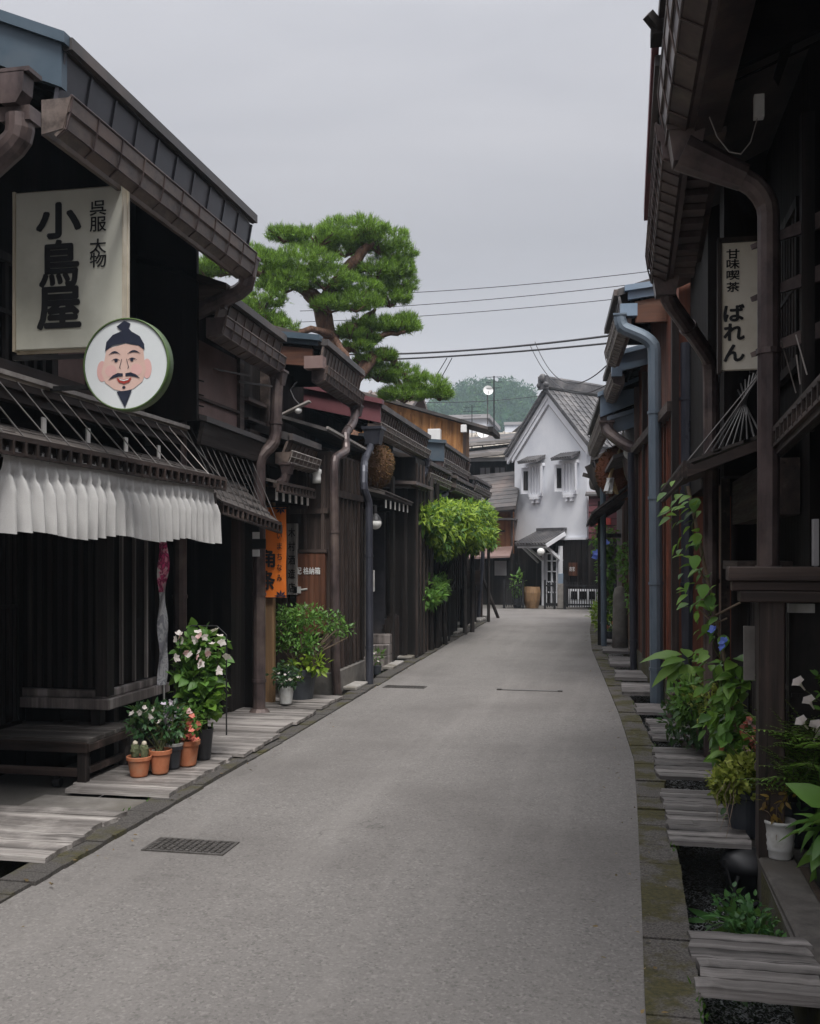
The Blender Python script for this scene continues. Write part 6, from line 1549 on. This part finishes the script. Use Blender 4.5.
blooms(t, inblob(tuple(c+V((.06, -.06, .30)))+(.08, .07, .13), 30), .034, 'redpetal'); blooms(t, [tuple(c+V((R.uniform(-.06, .07), -.08, .42+R.uniform(-.05, .05)))) for i in range(10)], .034, 'pinkpetal', name='pink_flower')
# tall mallow in black pot
c = on_plane(203, 759, .06); t = thing('tall_mallow', 'tall leafy mallow with pale pink flowers in tapered black pot', 'plant', c); pot(t, tuple(c), .085, .25, 'blackplastic', rim=False)
bl = [tuple(c+V((-.02, .03, .44)))+(.17, .15, .17), tuple(c+V((-.06, .05, .64)))+(.21, .17, .2), tuple(c+V((-.05, .06, .86)))+(.23, .18, .19)]
foliage('foliage', 760, bl, (.05, .11), .74, M['leaf'], t, up=.5, shell=.25); foliage('young_leaves', 200, bl[:2], (.06, .12), .74, M['freshleaf'], t, shell=.6)
stems(t, tuple(c+V((0, 0, .22))), [p for b_ in bl for p in inblob(b_, 7)], .005)
blooms(t, [tuple(at(px_, py_, c.y-.16)) for px_, py_ in ((179, 634), (176, 639), (183, 640), (198, 632), (195, 640), (204, 637), (215, 630), (219, 636), (227, 656), (222, 642), (201, 664), (207, 651), (210, 655), (219, 671), (200, 651), (189, 655), (176, 658), (212, 644))], .046, 'whitepetal', spread=.6)
blooms(t, [tuple(at(px_, py_, c.y-.18)) for px_, py_ in ((180, 637), (201, 662), (208, 653), (199, 636), (186, 652), (197, 656))], .038, 'pinkpetal', name='pink_flower', spread=.6)
m = MB(); m.tube([tuple(c+V(p)) for p in ((-.2, .0, .2), (-.2, .0, 1.0), (-.1, .0, 1.07), (.12, .0, 1.07), (.2, .0, 1.0), (.2, .0, .2))], .006, 5); m.build('support_hoop', M['iron'], t)
# bucket and bush by the banner
t = thing('white_bucket', 'plain white bucket inside the dark entrance beside the brown downspout', 'bucket', (-4.02, 10.65, 0)); pot(t, (-4.02, 10.65, 0), .09, .17, 'whiteplastic', rim=False)
t = thing('white_blossom_pot', 'white pot with small white blossoms at the foot of the tan post', 'plant', (-3.52, 10.5, .066)); pot(t, (-3.50, 10.5, .066), .09, .18, 'whiteplastic', rim=False)
foliage('foliage', 260, [(-3.5, 10.5, .38, .18, .16, .16)], (.03, .07), .5, M['darkleaf'], t); blooms(t, inblob((-3.5, 10.48, .40, .17, .15, .13), 24), .022, 'whitepetal')
t = thing('pruned_bush', 'broad pruned green bush with bare branching trunk in dark blue pot', 'plant', (-3.45, 11.05, .0)); pot(t, (-3.50, 11.0, .02), .2, .38, 'greenblackpot')
bl = [(-3.68, 11.0, .96, .22, .25, .16), (-3.45, 11.0, 1.0, .26, .28, .16), (-3.2, 11.1, .92, .22, .24, .16), (-3.55, 10.95, .78, .32, .25, .16), (-3.06, 11.12, .84, .16, .16, .12), (-3.72, 10.95, .72, .16, .16, .16), (-3.4, 10.9, .66, .2, .18, .12)]
foliage('foliage', 1900, bl, (.03, .075), .42, M['leaf'], t, up=1, shell=.3); stems(t, (-3.48, 11, .38), [p for b_ in bl[:5] for p in inblob(b_, 3)], .013, 'twig', .12, 6)
foliage('undergrowth', 120, [(-3.28, 10.9, .45, .14, .12, .12), (-3.44, 10.85, .45, .14, .1, .1)], (.05, .11), .5, M['limeleaf'], t)

# left, farther: bushes, fences, trellis
t = thing('doorway_plant', 'tiny potted plant with white flowers at the foot of the recessed steps', 'plant', (-3.27, 13.9, 0)); m = MB(); m.lathe((-3.27, 13.9, 0), [(.05, 0), (.065, .12), (.05, .12)], 14); m.build('pot', M['greenblackpot'], t)
foliage('foliage', 60, [(-3.27, 13.9, .24, .08, .08, .12)], (.05, .1), .25, M['leaf'], t); blooms(t, inblob((-3.27, 13.85, .26, .07, .06, .10), 6), .028, 'whitepetal')
for i, (p_, y, r_, lb) in enumerate([((428, 590), 17.8, .4, 'bushy green shrub above the dark latticed fence'), ((437, 586), 18.6, .26, 'lighter green shrub just beyond the latticed fence')]):
    c = at(p_[0], p_[1], y); t = thing('fence_shrub', lb, 'shrub', (c.x, y, 0), 'shrubs under the wisteria'); foliage('foliage', 900, [(c.x+.08, y-.5, c.z+.02, r_*.75, r_*1.6, .24), (c.x+.16, y-.9, c.z-.12, r_*.5, r_, .16), (c.x-.1, y-.1, c.z-.2, r_*.6, r_, .25)], (.07, .16), .4, M['leaf'], t); stems(t, (c.x, y, .02), inblob((c.x, y, c.z, r_*.6, r_, .3), 9), .014, 'twig')
def railfence(x, y0, y1, hgt, label, n=None, grp='dark fences along the left gutter'):
    m = MB(); k = n or int((y1-y0)/.11)
    for i in range(k+1): y = y0+(y1-y0)*i/k; m.box(x-.014, x+.014, y-.02, y+.02, .02, hgt+R.uniform(-.01, .01))
    for z in (.2, hgt*.55, hgt-.06): m.box(x-.03, x-.015, y0, y1, z-.025, z+.025)
    for y in (y0, y1): m.box(x-.035, x+.035, y-.035, y+.035, -.004, hgt+.05)
    tag(m.build('slat_fence', M['charZ']), label, 'fence', grp)
railfence(-3.32, 17.1, 19.2, .85, 'dark slatted fence below the bushy shrub'); railfence(-3.28, 19.6, 21.3, .95, 'second dark slatted fence in the wisteria shade'); railfence(-3.3, 22.3, 24.6, .9, 'third dark fence near the prop pole')
def post(p_, q_, r_, label, mat='charZ', grp='posts under the wisteria'):
    m = MB(); m.tube([p_, q_], r_, 8); tag(m.build('trellis_post', M[mat]), label, 'post', grp)
post((-3.12, 17.35, 0), (-3.12, 17.35, 3.1), .055, 'tall black post at the near end of the wisteria'); post((-3.1, 17.9, 0), (-3.1, 17.9, 3.0), .045, 'second black post directly behind the nearest one')
post((-3.06, 21.2, 0), (-3.08, 21.2, 2.2), .05, 'grey metal post under the middle of the wisteria', 'steel'); post((-3.0, 21.9, 0), (-3.0, 21.9, 2.2), .05, 'black post beside the grey metal one'); post((-3.05, 25.3, 0), (-3.05, 25.3, 2.3), .04, 'thin far post under the wisteria end')
m = MB(); m.tube([(-2.98, 26.9, .0), (-3.35, 26.6, 1.05), (-3.35, 26.6, 1.9)], .045, 7); tag(m.build('prop_pole', M['charZ']), 'slanting prop pole at the end of the left kerb', 'pole')
m = MB(); m.box(-3.75, -3.3, 26.0, 26.1, .05, 1.3); m.box(-3.7, -3.35, 25.97, 26.0, .75, 1.2); tag(m.build('notice_board', M['darkX']), 'dark notice board behind the slanting prop pole', 'board')
m = MB(); m.tube([(-3.12, 19.4, 0), (-3.12, 19.4, 1.0), (-3.1, 20.0, 1.15)], .022, 6); tag(m.build('handrail', M['iron']), 'thin bent black handrail beside the second dark fence', 'rail')
def wisteria():
    t = thing('wisteria', 'bright lime green wisteria spilling over a trellis above the left gutter', 'climber', (-3.1, 20, 0))
    bl = []
    for px_, py_, y, a, b in [(432, 512, 17.3, .32, .24), (450, 514, 18.5, .5, .32), (446, 535, 18.0, .38, .30), (466, 512, 20, .5, .34), (463, 534, 19.6, .46, .40), (478, 516, 22, .40, .36), (476, 538, 21.6, .40, .36), (484, 530, 24, .30, .36), (466, 509, 22.5, .46, .2), (440, 548, 17.8, .26, .18), (480, 510, 24.5, .36, .22), (424, 520, 16.6, .18, .16), (428, 506, 17.2, .14, .10), (440, 500, 18.5, .22, .12), (455, 501, 20.5, .2, .1), (452, 556, 18.5, .12, .10), (472, 554, 20.5, .14, .10), (490, 548, 24, .16, .12), (420, 508, 16.4, .10, .08), (432, 540, 17, .12, .14)]:
        c = at(px_, 526+(py_-526)*.8, y); bl.append((c.x, y, c.z, a, a*1.9, b*.78))
    bl2 = bl
    for i in range(16):
        b_ = R.choice(bl[:12]); a_ = R.uniform(0, 6.28); bl.append((b_[0]+.25*math.cos(a_)*R.uniform(.6, 1.2), b_[1]+R.uniform(-.5, .5), b_[2]+b_[5]*1.1*math.sin(a_), R.uniform(.10, .18), .22, R.uniform(.08, .15)))
    n = 9000; p, g = cloud(n, bl, .5)
    d = g*.7+NP.normal(size=(n, 3))*.55; d[:, 2] -= .15
    L = .09+.09*NP.random(n); leaf_mesh('foliage', p, d, g+np.array([0, 0, .8]), L, L*.36, M['limeleaf'], t, droop=.3, hi=False)
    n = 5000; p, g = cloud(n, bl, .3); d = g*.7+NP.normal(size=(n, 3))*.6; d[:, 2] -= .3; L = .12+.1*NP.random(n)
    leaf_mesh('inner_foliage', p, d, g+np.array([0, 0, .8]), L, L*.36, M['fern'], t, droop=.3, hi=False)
    m = MB()
    for i in range(5):
        pts = [(-3.15+R.uniform(-.1, .1), 17.4+.3*i, .02), (-3.2, 17.6+.4*i, 1.2), (-3.1, 18.2+i*.8, 2.2), (-3.0, 20+i, 2.4), (-2.95, 22+.6*i, 2.4)]; m.tube(pts, [.05, .045, .035, .025, .012], 7)
    m.build('trunk', M['charZ'], t, smooth=True)
    m = MB()
    for y in range(17, 26, 1): m.box(-3.6, -2.8, y-.02, y+.02, 2.26, 2.3)
    for x in (-3.5, -3.2, -2.9): m.box(x-.02, x+.02, 17, 25.5, 2.3, 2.34)
    m.build('trellis', M['charX'], t)
wisteria()

# ---- right side
GP = 'pots and plants along the right gutter'
t = thing('ribbed_white_pot', 'ribbed white plastic pot with withered sprig on the concrete ledge', 'plant', (.915, 5.82, .03), GP)
m = MB(); m.lathe((.915, 5.82, .03), [(r_*.74, z_*.80) for r_, z_ in ((.085, 0), (.09, .01), (.092, .05), (.1, .058), (.098, .075), (.105, .1), (.1, .12), (.108, .16), (.104, .18), (.113, .235), (.12, .24), (.12, .26), (.108, .26), (.1, .22), (.05, .22))], 28); m.build('pot', M['whiteplastic'], t, smooth=True)
foliage('foliage', 40, [(.89, 5.78, .36, .09, .05, .13)], (.03, .06), .4, M['ochreleaf'], t); stems(t, (.9, 5.82, .2), [(.85, 5.76, .44), (.93, 5.78, .36), (.88, 5.72, .15), (.82, 5.78, .3)], .003, 'twig')
t = thing('dark_tub', 'large dark planter tub with ochre leaves behind the white pot', 'plant', (1.12, 6.15, 0), GP)
m = MB(); m.lathe((1.10, 6.30, .0), [(.17, 0), (.19, .05), (.215, .38), (.235, .40), (.235, .43), (.2, .43), (.19, .38), (.1, .38)], 26); m.build('pot', M['greenblackpot'], t)
foliage('foliage', 40, [(1.04, 6.1, .37, .12, .05, .04)], (.05, .09), .35, M['autumn'], t)
# dark fern bank and white trumpet flowers at the right edge
t = thing('fern_bank', 'dense feathery dark green shrub at the right edge behind the white pot', 'shrub', (1.25, 5.95, 0), GP)
def fronds(name, n, c, spread, L, mat, t, W=.22, drop=.5):
    P_, D, Nn, LL = [], [], [], []
    m = MB()
    for i in range(n):
        a = R.uniform(0, 6.28); e = R.uniform(.2, 1.1); l = L*R.uniform(.6, 1.1); d = V((math.cos(a)*math.cos(e), math.sin(a)*math.cos(e), math.sin(e))); p = V(c)+V((R.uniform(-1, 1)*spread[0], R.uniform(-1, 1)*spread[1], R.uniform(-1, 1)*spread[2])); pts = []
        for k in range(10):
            pts.append(p.copy()); p = p+d*(l/10); d = (d+V((0, 0, -drop*.1))).normalized()
            s_ = d.cross(V((0, 0, 1))).normalized(); w = W*l*(1-k/11)
            for sg in (-1, 1): P_.append(tuple(p)); D.append(tuple(s_*sg+d*.5)); Nn.append((R.gauss(0, .2), R.gauss(0, .2), 1)); LL.append(w)
        m.tube(pts, .003, 4, cap=False)
    leaf_mesh(name, P_, D, Nn, np.array(LL), np.array(LL)*.32, M[mat], t); m.build('stems', M['stem'], t)
fronds('foliage', 110, (1.03, 5.78, .55), (.10, .06, .16), .32, 'freshleaf', t)
foliage('inner_leaves', 300, [(1.12, 5.9, .5, .13, .1, .22)], (.04, .09), .4, M['darkleaf'], t)
t = thing('trumpet_flowers', 'white trumpet flowers on thin stems at the right edge', 'plant', (1.2, 5.8, 0), GP)
fl = [(803, 684, -.8), (812, 703, -.6), (806, 723, -.8), (812, 735, .3), (818, 715, .6), (816, 728, -.3)]
st = MB()
for px_, py_, dx in fl:
    m = MB()
    c = at(px_+2, py_+6, 5.75); ax = V((dx*.8, -.45, .75)).normalized(); a = ax.orthogonal().normalized(); b_ = ax.cross(a); rows = []
    for r_, l_ in ((.004, 0), (.006, .035), (.013, .058), (.034, .074)):
        rows.append([c+ax*l_+(a*math.cos(2*math.pi*k/15)+b_*math.sin(2*math.pi*k/15))*r_*(1+(.16*math.cos(5*2*math.pi*k/15) if r_ > .03 else 0)) for k in range(15)])
    vs = [p for r_ in rows for p in r_]; m.add(vs, [(j*15+k, j*15+(k+1) % 15, (j+1)*15+(k+1) % 15, (j+1)*15+k) for j in range(3) for k in range(15)]); st.tube([V((1.25, 5.95, .3)), (c+V((1.22, 5.9, .6)))*.5+V((.02, 0, .1)), c], .003, 4); m.build('flower', M['whitepetal'], t, smooth=True, normals=False)
st.build('stems', M['stem'], t)
foliage('foliage', 70, [(1.18, 5.85, 1.02, .08, .08, .12), (1.16, 5.8, .9, .06, .06, .12)], (.03, .06), .5, M['leaf'], t)
t = thing('broad_leaf_plant', 'bright broad leaved plant in square dark planter at the right edge', 'plant', (1.1, 5.3, 0), GP)
m = MB(); m.hexa([V(p) for p in ((1.03, 5.25, -.0), (1.4, 5.25, 0), (1.4, 5.6, 0), (1.03, 5.6, 0), (1.02, 5.24, .14), (1.42, 5.24, .14), (1.42, 5.62, .14), (1.02, 5.62, .14))]); m.build('pot', M['blackplastic'], t, bevel=.01)
foliage('foliage', 85, [(1.16, 5.36, .34, .14, .16, .22)], (.10, .20), .6, M['leaf'], t, droop=.5, down=.3); stems(t, (1.2, 5.4, .12), inblob((1.16, 5.38, .35, .12, .14, .2), 12), .006)
# yellow green shrub in a dark pot, terracotta box, pink flowers
t = thing('yellow_green_shrub', 'yellow green variegated shrub in dark pot against the timber post', 'plant', (.74, 6.35, .0), GP); pot(t, (.80, 6.35, .0), .13, .30, 'greenblackpot')
foliage('foliage', 1000, [(.76, 6.3, .36, .15, .16, .15), (.68, 6.3, .31, .11, .13, .11), (.83, 6.35, .40, .09, .12, .11)], (.028, .055), .7, M['yellowleaf'], t, up=.5, droop=.25); stems(t, (.79, 6.35, .27), inblob((.76, 6.3, .45, .14, .14, .14), 12), .006)
stems(t, (.70, 6.2, .36), [(.62, 6.05, .1), (.65, 6.0, .07), (.68, 6.02, .12), (.6, 6.0, .16)], .003, 'twig')
t = thing('pink_flower_box', 'square terracotta box of trailing leaves beneath the vine pole', 'plant', (.80, 7.2, 0), GP); pot(t, (.80, 7.0, .30), .1, .17, 'terracotta', sq=True)
m = MB(); m.box(.70, .90, 6.9, 7.1, -.004, .30); m.build('stand', M['charZ'], t)
foliage('foliage', 240, [(.76, 7.05, .58, .16, .12, .12)], (.04, .1), .5, M['leaf'], t, down=.2)
t = thing('pink_bedding_flowers', 'small pot of coral pink flowers tucked behind the timber post', 'plant', (.86, 6.6, 0), GP); pot(t, (.87, 6.6, .02), .1, .3, 'greenblackpot')
foliage('foliage', 160, [(.86, 6.55, .48, .1, .1, .18)], (.03, .06), .5, M['leaf'], t); blooms(t, inblob((.85, 6.5, .60, .07, .06, .12), 16), .03, 'redpetal'); blooms(t, inblob((.83, 6.48, .56, .08, .06, .12), 9), .028, 'pinkpetal', name='pink_flower')
# vine on its leaning pole
t = thing('morning_glory', 'morning glory vine with blue flowers climbing a leaning pole', 'climber', (.84, 6.65, 0), GP); pa, pb = V((.86, 6.62, .0)), V((.48, 6.6, 2.14))
m = MB(); m.tube([pa, pa*.5+pb*.5+V((.03, 0, 0)), pb], .012, 6); m.tube([(.62, 6.6, 1.30), (.80, 6.6, 1.40)], .008, 5); m.tube([(.55, 6.6, 1.36), (.64, 6.6, 1.26), (.72, 6.6, 1.3)], .006, 5); m.build('pole', M['twig'], t)
P_, D, Nn, L = [], [], [], []
for i in range(170):
    s_ = R.random()**1.1; p = pa+(pb-pa)*s_; q = p+V((R.uniform(-.14, .06), R.uniform(-.12, .1), R.uniform(-.05, .05))); P_.append(tuple(q)); D.append((R.uniform(-1, -.1), R.uniform(-.6, .2), R.uniform(-.7, .2))); Nn.append((R.uniform(-.6, .2), R.uniform(-.6, .3), .8)); L.append(R.uniform(.05, .10))
for i in range(120):
    q = V((.80+R.uniform(-.14, .06), 6.6+R.uniform(-.12, .12), R.uniform(.35, 1.05))); P_.append(tuple(q)); D.append((R.uniform(-1, .2), R.uniform(-.7, .2), R.uniform(-.8, .2))); Nn.append((R.uniform(-.5, .3), R.uniform(-.6, .2), .8)); L.append(R.uniform(.07, .13))
h_ = len(P_)//2; q_ = list(range(len(P_))); R.shuffle(q_)
for nm, ii, mm in (('foliage', q_[:h_], 'leaf'), ('bright_foliage', q_[h_:], 'freshleaf')): leaf_mesh(nm, [P_[i] for i in ii], [D[i] for i in ii], [Nn[i] for i in ii], np.array([L[i] for i in ii]), np.array([L[i] for i in ii])*.7, M[mm], t, droop=.25)
leaf_mesh('young_leaves', [(.53, 6.52, 2.06), (.53, 6.5, 1.70), (.58, 6.5, 1.52), (.62, 6.5, 1.45), (.7, 6.5, 1.2), (.75, 6.5, .85), (.72, 6.5, .6)], [(-.3, -.3, -1)]*7, [(-.5, -.8, .3)]*7, np.full(7, .10), np.full(7, .085), M['leaf'], t)
blooms(t, [tuple(at(713, 630, 6.48)), tuple(at(724, 641, 6.45)), tuple(at(722, 646, 6.45))], .045, 'bluepetal', 5, (-.7, -.5, .5), spread=.1)
m = MB(); pts = [pa+(pb-pa)*(i/60)+V((.022*math.cos(i*.9), .022*math.sin(i*.9), 0)) for i in range(61)]; m.tube(pts, .004, 4); m.build('stem', M['stem'], t)
# big leaves reaching over the gutter
t = thing('big_leaf_plant', 'plant with a few large pale leaves reaching over the right gutter', 'plant', (.75, 9.2, 0), GP)
o0 = V((.66, 9.05, .80)); P_, D, Nn, L = [], [], [], []
for an, el, l in ((185, .05, .36), (200, -.5, .34), (160, .35, .30), (235, .1, .30), (265, -.4, .34), (300, .2, .30), (345, .1, .32), (320, -.5, .30), (20, .2, .30), (90, .4, .28), (225, -.75, .30)):
    d = V((math.cos(math.radians(an)), math.sin(math.radians(an))*.8, math.sin(el))); P_.append(tuple(o0+d*.05+V((0, 0, R.uniform(-.06, .05))))); D.append(tuple(d)); Nn.append((R.uniform(-.2, .2), -.35, 1)); L.append(l)
leaf_mesh('foliage', P_, D, Nn, np.array(L), np.array(L)*.42, M['bigleaf'], t, droop=.3, fold=.18)
stems(t, (.78, 9.2, .05), [tuple(o0), tuple(o0+V((.05, 0, -.05)))], .012)
t = thing('mixed_shrub', 'dark wiry shrub with ochre and green tips on the right bank', 'shrub', (.8, 8.9, 0), GP)
foliage('foliage', 800, [(.76, 8.7, .35, .26, .4, .3), (.62, 9.0, .25, .2, .3, .22)], (.04, .09), .4, M['darkleaf'], t, shell=.3); foliage('ochre_tips', 260, [(.82, 8.4, .52, .22, .3, .16)], (.04, .08), .45, M['yellowleaf'], t); foliage('green_tips', 420, [(.66, 8.6, .50, .2, .3, .2)], (.04, .09), .45, M['leaf'], t)
stems(t, (.75, 8.8, 0), inblob((.74, 8.8, .4, .26, .3, .3), 24), .007, 'twig')
blooms(t, inblob((.86, 8.0, .42, .08, .1, .06), 12), .03, 'redpetal')
t = thing('hose_reel', 'rounded black container with hose loop at the end of the long plank bridge', 'container', (.80, 6.0, -.2), GP)
m = MB(); m.lathe((.77, 5.98, -.36), [(.10, 0), (.12, .02), (.125, .26), (.15, .27), (.155, .30), (.15, .325), (.12, .36), (.05, .385), (.01, .39)], 40); m.build('drum', M['blackplastic'], t, smooth=True)
m = MB(); m.tube([(.70, 5.86, -.1), (.66, 5.82, -.22), (.70, 5.8, -.3), (.80, 5.8, -.22), (.86, 5.8, -.05)], .012, 7); m.tube([(.62, 5.82, .0), (.66, 5.8, -.16)], .008, 5); m.build('hose', M['iron'], t)
# weeds growing in the gutter
t = thing('gutter_weeds', 'green weeds growing in the gutter beyond the nearest plank bridge', 'weeds', (.66, 4.95, -.42)); foliage('foliage', 1500, [(.68, 4.95, -.14, .13, .34, .17), (.64, 5.25, -.16, .15, .26, .16), (.58, 4.85, -.24, .13, .24, .10)], (.022, .05), .6, M['wetgreen'], t, up=.8, shell=.2)
foliage('long_leaves', 26, [(.56, 5.2, -.15, .12, .1, .08)], (.1, .18), .22, M['wetgreen'], t); stems(t, (.68, 5.0, -.44), inblob((.68, 5.0, -.2, .14, .3, .14), 14), .004)
# far right: vine, leaning stone, shrub
t = thing('far_vine', 'slender climbing vine with blue flowers against the far brown house', 'climber', (-.1, 21.6, 0)); c = at(606, 565, 21.8)
foliage('foliage', 620, [(at(604, 545, 21.6).x, 21.6, 2.0, .28, .35, .38), (at(606, 570, 21.6).x, 21.6, 1.4, .2, .3, .42), (at(608, 595, 21.6).x, 21.6, .8, .2, .3, .4)], (.06, .13), .7, M['leaf'], t, down=.5); m = MB(); m.tube([(-.06, 21.7, 0), (-.08, 21.7, 2.3)], .02, 6); m.build('pole', M['twig'], t)
blooms(t, [tuple(at(px_, py_, 21.2)) for px_, py_ in ((597, 553), (599, 556), (596, 557), (604, 540), (606, 543), (603, 545))], .13, 'bluepetal', spread=.4)
t = thing('far_shrub', 'yellow green shrub at the foot of the far vine', 'shrub', (-.12, 22.6, 0)); foliage('foliage', 520, [(at(602, 610, 22.4).x, 22.4, .42, .26, .5, .36), (at(606, 618, 21).x, 21.0, .25, .2, .3, .22)], (.07, .15), .4, M['limeleaf'], t); stems(t, (-.1, 22.4, .01), inblob((-.12, 22.4, .4, .2, .3, .3), 8), .01)
t = thing('garden_vine', 'pale dotted vine on strings beside the blue grey pipe', 'climber', (.2, 17.4, 0)); foliage('foliage', 260, [(at(629, 575, 17.4).x, 17.4, 1.35, .06, .1, .75), (at(622, 565, 17.8).x, 17.8, 1.6, .10, .15, .3)], (.05, .1), .6, M['leaf'], t, down=.4); m = MB(); m.tube([(at(629, 575, 17.4).x, 17.4, 0), (at(629, 575, 17.4).x, 17.4, 2.1)], .008, 5); m.build('pole', M['twig'], t)
m = MB(); c = at(620, 655, 17.9); m.lathe((c.x, 17.9, 0), [(.14, 0), (.13, .5), (.12, 1.0), (.09, 1.12), (.02, 1.16)], 12, sx=1, sy=.8); tag(m.build('standing_stone', M['concrete'], smooth=True), 'rounded grey standing stone before the far porch', 'stone')
t = thing('red_flower_pot', 'small red flowered pot at the foot of the far vine', 'plant', (.0, 20.0, 0)); m = MB(); m.lathe((.02, 20, 0), [(.1, 0), (.13, .2), (.1, .2)], 12); m.build('pot', M['greenblackpot'], t); foliage('foliage', 90, [(.02, 20, .3, .16, .15, .14)], (.05, .1), .5, M['darkleaf'], t); blooms(t, inblob((.0, 19.95, .34, .13, .1, .1), 9), .05, 'redpetal')
# ------------------------------------------------------------------ the damp air between the street and the hill
def haze():
    me = bpy.data.meshes.new('haze'); m = MB(); m.box(-210, 210, -20, 440, -1.6, 75); o = m.build('haze', M['pine']); o.data.materials.clear()
    mt = bpy.data.materials.new('haze_air'); mt.use_nodes = True; nt = mt.node_tree
    for n in list(nt.nodes): nt.nodes.remove(n)
    out = N(nt, 'ShaderNodeOutputMaterial'); v = N(nt, 'ShaderNodeVolumePrincipled'); v.inputs['Color'].default_value = (.66, .82, .97, 1); v.inputs['Density'].default_value = .001; v.inputs['Anisotropy'].default_value = .2
    nt.links.new(v.outputs[0], out.inputs['Volume']); o.data.materials.append(mt); tag(o, kind='stuff')
haze()
